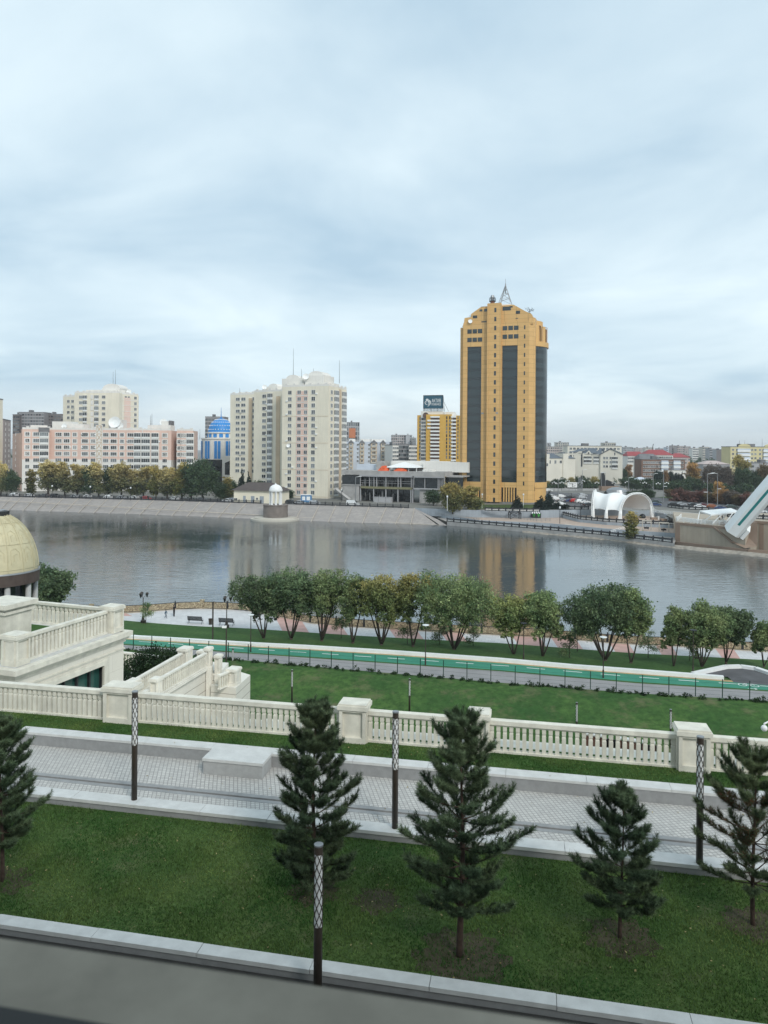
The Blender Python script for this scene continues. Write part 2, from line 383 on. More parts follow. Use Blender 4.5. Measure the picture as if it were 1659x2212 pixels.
mb.add([Vector((p.x,p.y,1.3)) for p in QL] + [Vector((p.x,p.y,1.3)) for p in PL[::-1]], [tuple(range(len(QL)+len(PL)))])
mb.wall(QL, -1, 1.3, 1)
structure('lower_promenade', mb, [M['pave_far'], M['conc']])
mb = MB(); mb.add([Vector((p.x,p.y,2.0)) for p in PL] + [Vector((p.x,p.y,2.0)) for p in ([UL[0]] + UL[1:5] + SL)[::-1]], [tuple(range(len(PL)+5+len(SL)))])
structure('riverside_path', mb, M['pinkpave'])
mb = MB(); mb.add([Vector((p.x,p.y,2.8)) for p in SL] + [Vector((p.x,p.y,2.8)) for p in UL[4:][::-1]], [tuple(range(len(SL)+len(UL)-4))])
structure('stage_floor', mb, M['pinkpave'])
def walls(name, label, pts, z0, z1, w=.35, m=M['bluewall'], cap=None):
    mb = MB(); mb.path(pts, w, z0, z1)
    o = mb.build(name, [m]); tag(o, label, 'wall'); return o
walls('retaining_wall', 'long blue grey wall stepping along behind the lower river fence', PL, 1.2, 2.55)
walls('retaining_wall', 'curved blue grey wall under the fence in front of the white tent', SL, 1.9, 3.0)
walls('retaining_wall', 'tall blue grey wall behind the white tent, below the road', UL[3:8], 1.9, 4.9)
walls('retaining_wall', 'grey wall along the foot of the golden tower garden', UL[:4], 1.9, 4.75)
# low bank of gravel along the right shore
M['gravel'] = mat('shore gravel', (.3,.27,.23), .95, .35, .8)
mb = MB(); n = 60
for i in range(n):
    t0, t1 = i/n, (i+1)/n; S = WL[7:12]
    a, b_ = lerp_line(S, t0), lerp_line(S, t1); r1, r2 = [1.3 + .9*math.sin(i*1.7) + .5*math.sin(i*.6), 1.3 + .9*math.sin(i*1.7+1.7) + .5*math.sin(i*.6+.6)]
    mb.quad(a+Vector((0,-r1,-.1)), b_+Vector((0,-r2,-.1)), b_+Vector((0,2.2,.75)), a+Vector((0,2.2,.75)))
structure('shore', mb, M['gravel'])

# ------------------------------------------------------------------ near bank
def LN(pts, z): return [G(*p, z) for p in pts]
FL = LN([(-150,1316),(100,1325),(267,1324.7),(283,1324),(360,1318),(407,1315),(450,1314.7),(530,1318),(676,1347),(751,1353.5),(844,1359),(923,1363.5),(1080,1372),(1195,1378),(1331,1390),(1457,1395.6),(1628,1406),(1750,1413)], 3.5)
LL = LN([(-150,1338),(267,1340),(333,1346),(433,1353),(530,1357),(629,1363.5),(762,1372.4),(916,1381),(1080,1389),(1213,1399),(1370,1411),(1547.6,1420),(1750,1431)], 3.5)
WW = LN([(-150,1345),(273,1378),(550,1395),(665,1401),(844,1412),(1080,1429),(1237,1443),(1376.6,1453.5),(1563,1468),(1750,1484)], 5)
GF = [p + Vector((-.13,-.6,0)) for p in WW]; GN = LN([(-150,1357),(273,1391),(1080,1447.6),(1376,1473),(1659,1491),(1800,1500)], 5)
PF = LN([(-150,1359.5),(273,1393.5),(1080,1450),(1376,1476),(1659,1493.5),(1800,1503)], 5); PN = LN([(-150,1368),(273,1402.5),(665,1438.7),(1080,1474.5),(1376,1497.5),(1659,1514),(1800,1525)], 5)
M['plaza'] = brick_mat('pale promenade slabs', (.60,.60,.60), (.53,.53,.53), (.4,.4,.4), .8, .02, .5, rot=.2, stain=.25, bump=0)
M['grass_mid'] = grass_mat('park grass', (.042,.10,.03), (.085,.16,.046), (.11,.12,.05), .15, 2.5, .45)
M['grass_bank'] = grass_mat('bank grass', (.034,.088,.026), (.085,.155,.043), (.15,.135,.08), .17, 1.6, 1.0)
def sheet(name, lines, mats, ms=None):
    mb = MB()
    for j, (P, Q) in enumerate(zip(lines, lines[1:])):
        n = 80
        for i in range(n):
            a, b_, c, d = lerp_line(P, i/n), lerp_line(P, (i+1)/n), lerp_line(Q, (i+1)/n), lerp_line(Q, i/n)
            mb.quad(a, b_, c, d, ms[j] if ms else 0)
    return structure(name, mb, mats)
sheet('promenade', [LL, [p+Vector((0,.6,0)) for p in FL]], [M['plaza']])
mb = MB(); mb.wall([p+Vector((0,.6,0)) for p in FL], -2, 3.5); structure('river_wall', mb, M['conc'])
M['pink'] = mat('pink paving', (.52,.33,.29), .85, .12, .8)
mb = MB()     # pink bands of the promenade
for u0, u1 in [(610,668),(700,752),(855,915),(965,1010),(1120,1180),(1205,1260),(1330,1372),(1430,1465),(1560,1600),(266,286)]:
    a, b_, c, d = at_u(LL, u0), at_u(LL, u1), at_u(FL, u1-14), at_u(FL, u0-14)
    if u0 == 266: a, b_ = at_u(LL,u0).lerp(at_u(FL,u0),.6), at_u(LL,u1).lerp(at_u(FL,u1),.6)
    mb.quad(*[p+Vector((0,0,.004)) for p in (a, b_, c, d)])
structure('pink_paving', mb, M['pink'])
sheet('park_lawn', [WW, LL], [M['grass_mid']])
# cycle lane
M['green_lane'] = mat('green cycle lane', (.045,.225,.15), .8, .1, .5, detail=7)
M['path'] = mat('grey footpath', (.27,.265,.265), .9, .12, .4, detail=7)
M['orange_edge'] = mat('ochre kerb', (.38,.27,.13), .8, .2, 1)
sheet('path', [PN, PF], [M['path']]); sheet('verge_strip', [PF, GN], [M['grass_mid']]); sheet('cycle_lane', [GN, GF], [M['green_lane']]); sheet('lane_edge', [GF, WW], [M['orange_edge']])
CL = [a for a in LN([(-150,1350),(273,1383.8),(1080,1437.5),(1376,1462.5),(1659,1482.5),(1800,1492.5)], 5)]
mb = MB()
for p, an in along(CL, 3.75, 1.0):
    d = Vector((math.cos(an), math.sin(an), 0)); n = Vector((-d.y, d.x, 0)); p = Vector((p.x, p.y, 5.004))
    mb.quad(p-d*.95-n*.07, p+d*.95-n*.07, p+d*.95+n*.07, p-d*.95+n*.07)
# bicycle symbol
c0 = G(1617,1480,5.005); an = -.24; dd = Vector((math.cos(an), math.sin(an), 0)); nn = Vector((-dd.y, dd.x, 0))
def ring(c, r, w, k=18):
    for i in range(k):
        a0, a1 = 2*PI*i/k, 2*PI*(i+1)/k
        f = lambda a, r: c + dd*math.cos(a)*r + nn*math.sin(a)*r
        mb.quad(f(a0,r-w), f(a1,r-w), f(a1,r), f(a0,r))
def stroke(p, q, w=.07):
    t = (q-p).normalized(); n = Vector((-t.y, t.x, 0))*w/2; mb.quad(p-n, q-n, q+n, p+n)
P = lambda x, y: c0 + dd*x + nn*y
ring(P(-.55,0), .42, .08); ring(P(.55,0), .42, .08)
for a, b_ in [((-.55,0),(-.2,.62)),((-.2,.62),(.35,.62)),((.35,.62),(0,0)),((0,0),(-.2,.62)),((-.55,0),(0,0)),((.55,0),(.3,.85)),((.3,.85),(.6,.9)),((-.4,.75),(-.1,.75))]: stroke(P(*a), P(*b_))
stroke(P(-.3,-1.1), P(.5,-1.1), .09); stroke(P(.3,-.9), P(.55,-1.1), .09); stroke(P(.3,-1.3), P(.55,-1.1), .09)
structure('lane_markings', mb, M['white'])
# low white wall beyond the lane and the white kerb of the turning place at the right
mb = MB(); mb.path([Vector((p.x,p.y)) for p in WW[:-1]], .48, 4.9, 5.36)
tag(mb.build('low_wall', [M['white']]), 'long low white stone wall on the far side of the green cycle lane', 'wall')
CW = LN([(1497,1459),(1568,1443.5),(1600,1442.5),(1632,1447),(1700,1470)], 5)
mb = MB(); mb.path(CW, .55, 4.6, 5.3)
tag(mb.build('low_wall', [M['white']]), 'short curved white kerb wall around the dark asphalt turn at the right', 'wall')
mb = MB(); q = [p+Vector((0,0,.01)) for p in CW] + [p+Vector((0,0,.006)) for p in LN([(1700,1484),(1585,1474),(1572,1462)], 5)]
mb.add(q, [tuple(range(len(q)))]); structure('asphalt_turn', mb, M['asphalt'])
# grass bank falling from the path to the lower lawn
def shifted(pts, dy, z): return [Vector((p.x - dy*.23, p.y + dy, z)) for p in pts]
sheet('grass_bank', [shifted(PN,-38,3.6), shifted(PN,-9.0,3.6), shifted(PN,-7.2,3.8), shifted(PN,-4.5,4.45), shifted(PN,-2.6,4.9), shifted(PN,-1.2,5.0), shifted(PN,0,4.996)], [M['grass_bank']])
mb = MB(); mb.quad((-300,20,3.55),(300,20,3.55),(300,75,3.55),(-300,75,3.55)); structure('lower_lawn', mb, M['grass_bank'])
# ------------------------------------------------------------------ terrace in front of the window (level 17.5)
TA = R(-11.0); ca, sa = math.cos(TA), math.sin(TA)
def T(a, b, z=0): return Vector((a*ca - b*sa, a*sa + b*ca, z))
TM = Matrix.Rotation(TA, 4, 'Z')
def ab(p): return (p.x*ca + p.y*sa, -p.x*sa + p.y*ca)
ZT = 17.5
M['lawn'] = grass_mat('terrace lawn soil', (.052,.105,.03), (.11,.16,.048), (.17,.15,.09), .45, 7, .6)
M['strip'] = grass_mat('terrace strip turf', (.045,.11,.03), (.08,.15,.042), (.1,.11,.05), .6, 7, .35)
M['pavers'] = brick_mat('terrace cobbles', (.54,.53,.50), (.44,.43,.41), (.27,.26,.25), .125, .012, 0, rot=TA, stain=.3, bump=.6)
def tbox(mb, *a, **k): mb.M = TM; mb.box(*a, **k); mb.M = None
mb = MB(); tbox(mb, -60, 60, 14.26, 19.55, 16.5, ZT); structure('lawn', mb, M['lawn'])
mb = MB(); tbox(mb, -60, 60, -3, 14.2, 16.4, 17.40); structure('service_road', mb, M['asphalt_near'])
mb = MB(); tbox(mb, -60, 60, 19.5, 20.55, 17.0, 17.64); tbox(mb, -60, 60, 21.0, 23.0, 17.0, 17.64); structure('terrace_paving', mb, M['pavers'])
M['slot'] = mat('rusty drain slot', (.06,.045,.03), .8, .4, 3)
mb = MB(); tbox(mb, -60, 60, 20.55, 20.72, 17.0, 17.645); tbox(mb, -60, 60, 20.82, 21.0, 17.0, 17.645); tbox(mb, -60, 60, 20.72, 20.82, 17.0, 17.59, m=1)
structure('drain_channel', mb, [M['grey_stone'], M['slot']])
M['grey_top'] = mat('pale grey granite', (.36,.365,.36), .7, .1, 5, bump=.05)
def kerb(name, label, b0, b1, z0, z1, m, piece=3.0, front=None, seed=1):
    rd = random.Random(seed); mb = MB(); mb.M = TM; a = -45.0
    while a < 45:
        l = piece
        dz = rd.uniform(-.006, .006)
        mb.box(a+.006, a+l-.006, b0, b1, z1-.09+dz, z1+dz, 0); a += l
    mb.box(-45, 45, b0+.03, b1-.03, z0, z1-.09, 1); mb.M = None
    return tag(mb.build(name, [m, front or M['grey_stone']]), label, 'kerb')
kerb('stone_kerb', 'pale stone kerb along the near edge of the lawn, beside the dark road', 14.2, 14.52, 17.0, 17.62, M['white_stone'], 2.4)
kerb('stone_kerb', 'pale stone kerb between the lawn with pines and the cobbled terrace', 19.45, 19.93, 17.2, 17.75, M['white_stone'], 2.0, seed=4)
def seat_wall():
    mb = MB(); mb.M = TM; a = -17.4
    while a < 45: mb.box(a+.005, a+2.395, 22.88, 23.36, 18.0, 18.08, 0); a += 2.4
    mb.box(-17.38, 45, 22.9, 23.34, 17.3, 18.0, 1); mb.M = None
    return tag(mb.build('seat_wall', [M['white_stone'], M['grey_stone']]), 'long low grey granite wall at the back of the cobbled terrace', 'wall')
seat_wall()
p0 = ab(G(440,1669,17.64)); p1 = ab(G(574,1677,17.64))
mb = MB(); tbox(mb, p0[0], p1[0], 21.95, 22.86, 18.06, 18.15); tbox(mb, p0[0]+.03, p1[0]-.03, 21.98, 22.84, 17.6, 18.06, m=1)
tag(mb.build('stone_bench', [M['white_stone'], M['grey_top']]), 'square grey stone bench block against the low wall on the terrace', 'bench')
mb = MB(); tbox(mb, -60, 60, 23.3, 25.4, 16.5, 17.93); structure('grass_strip', mb, M['strip'])
mb = MB(); tbox(mb, -60, 60, 25.3, 26.2, 3.0, 17.88); tbox(mb, -60, 60, 19, 25.3, 3, 16.4); 
tag(mb.build('terrace_wall', [M['cream']]), 'tall cream retaining wall dropping from the terrace balustrade to the lower lawn', 'wall')
# ---- ledge outside the window and the office building it belongs to
M['ledge'] = mat('grey window ledge', (.29,.265,.22), .95, .22, 2.5, spec=.08)
M['rubber'] = mat('black window seal', (.02,.021,.02), .6)
M['facade'] = mat('office stone facade', (.55,.53,.48), .8, .1, .5)
off = root('office_building', 'grey window ledge and added, unseen stone facade of the building the picture is taken from', 'building', T(0, -2.6, 17.3))
mb = MB(); tbox(mb, -22, 22, -3.4, -2.6, 17.3, 36); mb.build('facade', [M['facade']], off)  # unseen wall behind the camera, added and sized to darken the foreground
mb = MB(); mb.M = TM
mb.box(-22, 22, -2.6, 1.462, 26.74, 26.90, 0); mb.M = None; mb.build('ledge', [M['ledge']], off)
mb = MB(); tbox(mb, -22, 22, -2.6, 1.262, 26.89, 26.92); mb.build('window_seal', [M['rubber']], off)

# ---- balustrades
def baluster_mesh(h, w):
    mb = MB(); k = w/2
    prof = [(k*.96,0),(k,.02),(k,h*.70),(k*.86,h*.73),(k*.72,h*.75),(k*.72,h*.765),(k*.9,h*.78),(k,h*.81),(k,h)]
    q = [(r*1.35, z) for r, z in prof]
    mb.lathe(q, n=4, a0=PI/4, a1=2*PI+PI/4)
    return mb.mesh('baluster', [M['cream_near']])
BALC = {}
def balustrade(p0, p1, zb, h, pitch, label, group, w=.13, rail=.12, base=.1, m='cream_near', rw=1.7):
    p0 = Vector((p0[0], p0[1], zb)); p1 = Vector((p1[0], p1[1], zb)); d = p1 - p0; L = d.length; an = math.atan2(d.y, d.x)
    rt = root('balustrade', label, 'balustrade', p0, group, an)
    mb = MB(); mb.box(0, L, -w*rw/2, w*rw/2, 0, base); link('base', mb.mesh('base', [M[m]]), rt)
    mb = MB(); mb.box(0, L, -w*(rw+.2)/2, w*(rw+.2)/2, h-rail, h); mb.box(0, L, -w*.6, w*.6, h-rail*1.35, h-rail); link('rail', mb.mesh('rail', [M[m]]), rt)
    key = (round(h,2), w); bh = h - rail*1.35 - base
    if key not in BALC: BALC[key] = baluster_mesh(bh, w)
    n = max(2, int(L/pitch))
    for i in range(n): link('baluster', BALC[key], rt, ((i+.5)*L/n, 0, base))
    return rt
def pedestal(p, an, zb, w, d, h, label, group, m='cream_near'):
    rt = root('pedestal', label, 'pedestal', (p[0], p[1], zb), group, an)
    mb = MB(); mb.box(-w/2, w/2, -d/2, d/2, 0, h-.2); link('body', mb.mesh('body', [M[m]]), rt)
    mb = MB(); k = .12*w
    for s in (-1, 1):
        y0, y1 = sorted((s*d/2, s*(d/2+.10)))
        mb.box(-w/2, w/2, y0, y1, 0, .16*h); mb.box(-w/2, w/2, y0, y1, h*.8, h-.2); mb.box(-w/2, -w/2+k, y0, y1, .16*h, h*.8); mb.box(w/2-k, w/2, y0, y1, .16*h, h*.8)
        x0, x1 = sorted((s*w/2, s*(w/2+.04)))
        mb.box(x0, x1, -d/2, d/2, 0, .16*h); mb.box(x0, x1, -d/2, d/2, h*.8, h-.2); mb.box(x0, x1, -d/2, -d/2+.1, .16*h, h*.8); mb.box(x0, x1, d/2-.1, d/2, .16*h, h*.8)
    link('panel_frame', mb.mesh('panel_frame', [M[m]]), rt)
    mb = MB(); mb.box(-w/2-.07, w/2+.07, -d/2-.15, d/2+.15, h-.2, h-.06); mb.box(-w/2-.03, w/2+.03, -d/2-.11, d/2+.11, h-.06, h); link('cap', mb.mesh('cap', [M[m]]), rt)
    return rt
BB = 24.95; ZB = 17.9
def a_at(u, v): return ab(G(u, v, ZB))[0]
peds = [(a_at(228,1553), a_at(296,1560)), (a_at(725,1603), a_at(793,1606)), (a_at(1003,1627), a_at(1056,1632)), (a_at(1458,1672), a_at(1537,1677))]
names = ['left, behind the first lattice lamp post', 'centre, right of the first full pine', 'centre, half hidden behind the tallest pine', 'right, behind the last lattice lamp post']
pl = ['pedestal of the terrace balustrade left of the frame, behind the first lattice lamp post','panelled pedestal of the terrace balustrade just right of the dense middle pine','panelled pedestal of the terrace balustrade half hidden behind the tallest pine','panelled pedestal of the terrace balustrade behind the rightmost lattice lamp post']
pl[0] = 'panelled pedestal of the terrace balustrade behind the leftmost lattice lamp post'
peds = [(a0+.14, a1-.02) for a0, a1 in peds]
for (a0, a1), l in zip(peds, pl): pedestal(T((a0+a1)/2, BB), TA, ZB, a1-a0, .5, 1.36, l, 'pedestals of the terrace balustrade')
edges = [-27] + [x for p in peds for x in p] + [24]
sl = ['stretch of terrace balustrade at the far left, before the first pedestal','long stretch of terrace balustrade between the leftmost lamp post and the dense middle pine','short stretch of terrace balustrade between two pedestals, behind the tallest pine','stretch of terrace balustrade right of centre in front of the brown slatted screen','stretch of terrace balustrade at the far right, behind the reddish pine']
for i in range(5): balustrade(T(edges[2*i], BB), T(edges[2*i+1], BB), ZB-.02, 1.12, .205, sl[i], 'sections of the terrace balustrade', w=.135, rail=.14, base=.12)
# lower terrace seen through the balusters
LB = [G(300,1534,7.8), G(560,1620,7.8)]
l0 = A(380,1545,52.8); l1 = A(540,1557,51.5); l2 = A(637,1565,50.7); l3 = A(1056,1602,48.2); l4 = A(1452,1638,45.6); l5 = A(1720,1661,44)
mb = MB(); q = [l0, l5]; dn = Vector((-.21,-.98,0))
mb.prism([(l0.x,l0.y+.3),(l5.x,l5.y+.3),(l5.x-3.5,l5.y-15),(l0.x-3.5,l0.y-17.5)], 3.5, 7.85)
tag(mb.build('lower_terrace', [M['cream']]), 'cream lower terrace platform half seen through the gaps of the front balustrade', 'terrace')
for p, q, l in [(l0,l1,'lower balustrade left of the small pedestal, seen through the front balusters'),(l2,l3,'lower balustrade in the middle, seen through the front balusters near the pines'),(l3,l4,'lower balustrade right of centre, seen in front of the brown slatted screen'),(l4,l5,'lower balustrade at the far right, seen behind the right pedestal')]:
    balustrade((p.x,p.y), (q.x,q.y), 7.85, 1.15, .42, l, 'lower terrace balustrades', w=.22, m='cream')
for p, l in [((l1+l2)/2, 'small pale pedestal of the lower balustrade, seen through the front balusters')]: pedestal(p, TA, 7.85, 1.1, .5, 1.3, l, None, 'cream')
M['brown_board'] = mat('brown boards', (.11,.05,.035), .7, .2, 2)
sc = root('slatted_screen', 'brown and black slatted screen with white caps behind the front balustrade', 'screen', A(1342,1640,56))
p, q = A(1262,1585,57), A(1424,1600,55); d = (q-p); n = 9
for i in range(n):
    a, b_ = p + d*(i/n), p + d*((i+.55)/n); c_ = p + d*((i+1)/n)
    mb = MB(); mb.path([a, b_], .2, 3.5, p.z); mb.build('board', [M['brown_board']], sc)
    mb = MB(); mb.path([a, b_], .45, p.z, p.z+.12); mb.build('cap', [M['white_stone']], sc)
mb = MB(); mb.path([p+Vector((0,.5,0)), q+Vector((0,.5,0))], .1, 3.5, p.z-.3); mb.build('back_panel', [M['dark']], sc)

# ---- lattice lamp posts
M['diffuser'] = mat('white lamp diffuser', (.72,.74,.74), .35, .05, 2)
def lattice_lamp_proto(r=.078, h=3.0, lat=1.34):
    rt = root('lattice_lamp', '', 'lamp post')
    zl = h - .16 - lat
    mb = MB(); mb.lathe([(1e-3,0),(r,0),(r,zl)], n=20); mb.lathe([(r*1.02,zl-.02),(r*1.02,zl+.02)], n=20); link('pole', mb.mesh('pole', [M['brown_metal']], smooth=True), rt)
    mb = MB(); mb.lathe([(r*.93,zl),(r*.93,h-.14)], n=20); link('diffuser', mb.mesh('diffuser', [M['diffuser']], smooth=True), rt)
    mb = MB(); turns = 1.1; k = 5
    for s in (-1, 1):
        for j in range(k):
            pts = [(r*math.cos(2*PI*j/k + s*2*PI*turns*i/36), r*math.sin(2*PI*j/k + s*2*PI*turns*i/36), zl + (h-.14-zl)*i/36) for i in range(37)]
            mb.tube(pts, .0085, 5)
    link('lattice', mb.mesh('lattice', [M['brown_metal']]), rt)
    mb = MB(); mb.lathe([(r,h-.17),(r,h-.03)], n=20); mb.lathe([(r*1.08,h-.03),(r*1.08,h),(1e-3,h+.005)], n=20, m=1); link('cap', mb.mesh('cap', [M['brown_metal'], M['steel']]), rt)
    return rt
LL0 = lattice_lamp_proto()
spots = [(G(686,2180,17.3), 'nearest dark bronze lattice lamp post, standing by the near kerb of the lawn', None),
 (G(290,1727,17.75), 'dark bronze lattice lamp post on the terrace kerb in front of the left pedestal', None),
 (G(853,1788,17.75), 'dark bronze lattice lamp post on the terrace kerb between the two tallest pines', None),
 (G(1511,1864,17.75), 'dark bronze lattice lamp post on the terrace kerb beside the reddish pine', None)]
for u, vt, Y, l in [(631,1450,68.5,'slim lattice lamp on the lower lawn left of the dense pine top'),(885,1469,67.7,'slim lattice lamp on the lower lawn left of the tallest pine top'),(1246,1521,61.3,'slim lattice lamp on the lower lawn above the small pine'),(1449,1536,60,'slim lattice lamp on the lower lawn just left of the right pedestal'),(503,1403,80,'slim lattice lamp beyond the end of the cream stair walls')]:
    p = A(u, vt, Y); spots.append((Vector((p.x, p.y, p.z-3)), l, 'small lattice lamps on the lower lawn'))
for i, (p, l, g) in enumerate(spots):
    o = LL0 if i == 0 else copy_tree(LL0); o.location = p; o.rotation_euler.z = i*.7; tag(o, l, group='lattice lamp posts')
    if i == 0: o.scale = (1.06,1.06,1.05)
# security camera on its pole at the right edge
p = A(1651,1573,20); sc = root('security_camera', 'white dome security camera on a bracket at the right edge', 'camera', (p.x+.75,p.y,17.64))
mb = MB(); mb.tube([(p.x+.75,p.y,17.64),(p.x+.75,p.y,p.z+.35)], .05); mb.build('pole', [M['white']], sc)
mb = MB(); mb.tube([(p.x+.75,p.y,p.z+.22),(p.x+.1,p.y,p.z+.17),(p.x,p.y,p.z+.12),(p.x,p.y,p.z+.05)], .025); mb.build('arm', [M['white']], sc)
mb = MB(); mb.ball(p, .085); mb.build('dome', [M['white']], sc, smooth=True)

# ---- pines
M['needle'] = leaf_mat('pine needles', (.062,.10,.055), (.145,.195,.105), rnd=.6)
M['needle_red'] = leaf_mat('browning pine needles', (.066,.098,.05), (.145,.18,.09), top=None, rnd=.6)
def pine(label, base, H, Rm, seed, z0=.5, needles='needle', gap=.18, dens=1.0, brown=0):
    rd = np.random.default_rng(seed)
    rt = root('pine_tree', label, 'pine tree', base, 'young pines on the lawn')
    mb = MB(); ph = rd.uniform(0, 6)
    tr = [(.03*math.sin(z*1.3+ph), .03*math.cos(z*1.1+ph), z) for z in np.linspace(-.1, H*.985, 14)]
    mb.tube(tr, [.02*H*(1-.93*i/13)*.75 for i in range(14)], 8); V = []; NV = []
    z = z0; shoots = []
    while z < H - .12:
        t = (z - z0)/(H - z0)
        nb = int(rd.integers(5, 8)) if t < .85 else 5
        a0 = rd.uniform(0, 6.28)
        for k in range(nb):
            Lb = Rm*(min(1.0, .55+1.6*t)*(1-t)**.72 + .05)*rd.uniform(.5, 1.2)
            az = a0 + k*6.283/nb + rd.uniform(-.3, .3); up = .25 + .75*t + rd.uniform(-.15, .2)
            p = np.array([0, 0, z]); pts = [p.copy()]; ns = 6; el = up*.42 - .06
            for s in range(ns):
                el_s = el + .085*s
                stp = Lb/ns*np.array([math.cos(az)*math.cos(el_s), math.sin(az)*math.cos(el_s), math.sin(el_s)])
                p = p + stp; pts.append(p.copy())
            mb.tube([tuple(q) for q in pts], [max(.004, .0045*H*(1-t*.6)*(1-.8*i/ns)) for i in range(ns+1)], 5)
            # side shoots
            for s in range(1, ns+1):
                f = s/ns
                if f < gap and t < .75: continue
                dirb = (pts[s]-pts[s-1]); dirb /= np.linalg.norm(dirb)
                for sd in ((-1, 1) if s < ns else (0, -1, 1)):
                    for rep in range(1 if s < 4 else 2):
                        yaw = sd*rd.uniform(.5, 1.15); c_, s_ = math.cos(yaw), math.sin(yaw)
                        d2 = np.array([dirb[0]*c_-dirb[1]*s_, dirb[0]*s_+dirb[1]*c_, dirb[2]+rd.uniform(.25,.8)]); d2 /= np.linalg.norm(d2)
                        ln = rd.uniform(.13, .27)*min(1, Lb/.7+.35)
                        shoots.append((pts[s]-dirb*rd.uniform(0, Lb/ns), d2, ln))
                shoots.append((pts[s-1], dirb, Lb/ns*1.1))
        z += rd.uniform(.24, .36)*(1 if t < .8 else .7)
    for k in range(5): shoots.append((np.array([0,0,H-.45+.09*k]), np.array([rd.uniform(-.15,.15), rd.uniform(-.15,.15), 1.]), .22))
    for p, d, ln in shoots:
        n = int(78*dens*ln/.22)
        u = rd.random(n); w_ = rd.normal(size=(n, 3)); w_ -= np.outer(w_ @ d, d); w_ /= np.linalg.norm(w_, axis=1)[:, None] + 1e-9
        s = p + np.outer(u*ln, d); nl = rd.uniform(.07, .14, n)[:, None]
        tip = s + nl*(w_*.8 + d*.62); side = np.cross(w_, d)*.0058
        NV.append(np.stack([s-side, s+side, tip], 1))
    mb2 = mb.mesh('trunk', [M['bark_red']], smooth=True); link('trunk', mb2, rt)
    V = np.concatenate(NV).reshape(-1, 3); F = np.arange(len(V)).reshape(-1, 3)
    if brown:
        cen = V.reshape(-1,3,3)[:,0]; sel = (np.linalg.norm(cen - np.array(brown[:3]), axis=1) < brown[3]) & (rng.random(len(cen)) < .5)
        me = np_mesh('crown', V, F, [M[needles], M['needle_brown']]); mi = np.zeros(len(F), np.int32); mi[sel[:len(F)]] = 1
        me.polygons.foreach_set('material_index', mi)
    else: me = np_mesh('crown', V, F, [M[needles]])
    link('crown', me, rt); return rt
M['needle_brown'] = leaf_mat('dry needles', (.10,.055,.03), (.15,.085,.05), rnd=.4)
pine('dense young pine at the left edge, cut off by the frame, beside the terrace', G(2,1905,ZT), 3.95, 1.3, 11, z0=.9)
pine('dense narrow pine behind the nearest lattice lamp post', G(678,1925,ZT), 4.5, 1.48, 12, z0=.35, dens=1.1)
pine('tallest pine, with a bare leader, right of the middle lamp post', G(995,2066,ZT), 5.05, 1.6, 13, z0=1.0, gap=.2)
pine('smallest pine, low on the lawn between the tallest pine and the right lamp post', G(1342,2026,ZT), 3.25, 1.22, 14, z0=.7, dens=1.1)
pine('open reddish pine with dry inner branches at the right edge', G(1628,1996,ZT), 3.9, 1.6, 15, z0=.9, needles='needle_red', gap=.34, dens=.85, brown=(-.3,-.2,2.4,.75))
# bare soil rings under the pines, and grass blades
M['soil'] = grass_mat('bare soil', (.075,.068,.042), (.11,.095,.065), (.05,.085,.028), 1.2, 9, .4)
mb = MB()
for u, v, r in [(995,2066,.95),(1342,2026,.75),(1628,1996,.7),(815,1945,.55),(678,1925,.6),(2,1905,.7)]:
    c = G(u, v, ZT+.004); k = 28
    ring_ = [c + Vector((math.cos(2*PI*i/k), math.sin(2*PI*i/k)*.9, 0))*r*(1+.18*math.sin(i*2.3+u)+.1*math.sin(i*5.1)) for i in range(k)]
    mb.add([c] + ring_, [(0, 1+i, 1+(i+1)%k) for i in range(k)])
structure('bare_soil', mb, M['soil'])
def blades(name, n, b0, b1, z, hh, mats, seed, a0=-15, a1=15):
    rd = np.random.default_rng(seed); a = rd.uniform(a0, a1, n); b_ = rd.uniform(b0, b1, n)
    keep = np.ones(n, bool)
    for u, v, r in [(995,2066,.75),(1342,2026,.6),(1628,1996,.55),(815,1945,.4)]:
        c = ab(G(u, v, ZT)); keep &= ((a-c[0])**2 + (b_-c[1])**2 > r*r) | (rd.random(n) < .45)
    a, b_ = a[keep], b_[keep]; n = len(a)
    P_ = np.stack([a*ca-b_*sa, a*sa+b_*ca, np.full(n, z)], 1)
    pat = .6 + .8*(np.sin(a*1.7+b_*.9)*np.sin(b_*2.3-a*.6)*.5+.5)
    th = rd.uniform(0, 6.28, n); h = hh*rd.uniform(.5, 1.3, n)*pat; wd = .012
    s = np.stack([np.cos(th)*wd, np.sin(th)*wd, np.zeros(n)], 1)
    tip = P_ + np.stack([rd.normal(0, .025, n), rd.normal(0, .025, n), h], 1)
    V = np.stack([P_-s, P_+s, tip], 1).reshape(-1, 3)
    o = link(name, np_mesh(name, V, np.arange(len(V)).reshape(-1, 3), mats)); o['kind'] = 'stuff'; return o
M['blade'] = leaf_mat('grass blades', (.044,.112,.028), (.135,.195,.058), rnd=.5)
blades('grass', 150000, 14.55, 19.44, ZT, .05, [M['blade']], 5)
blades('grass', 60000, 23.4, 24.8, 17.93, .04, [M['blade']], 6, -20, 16)

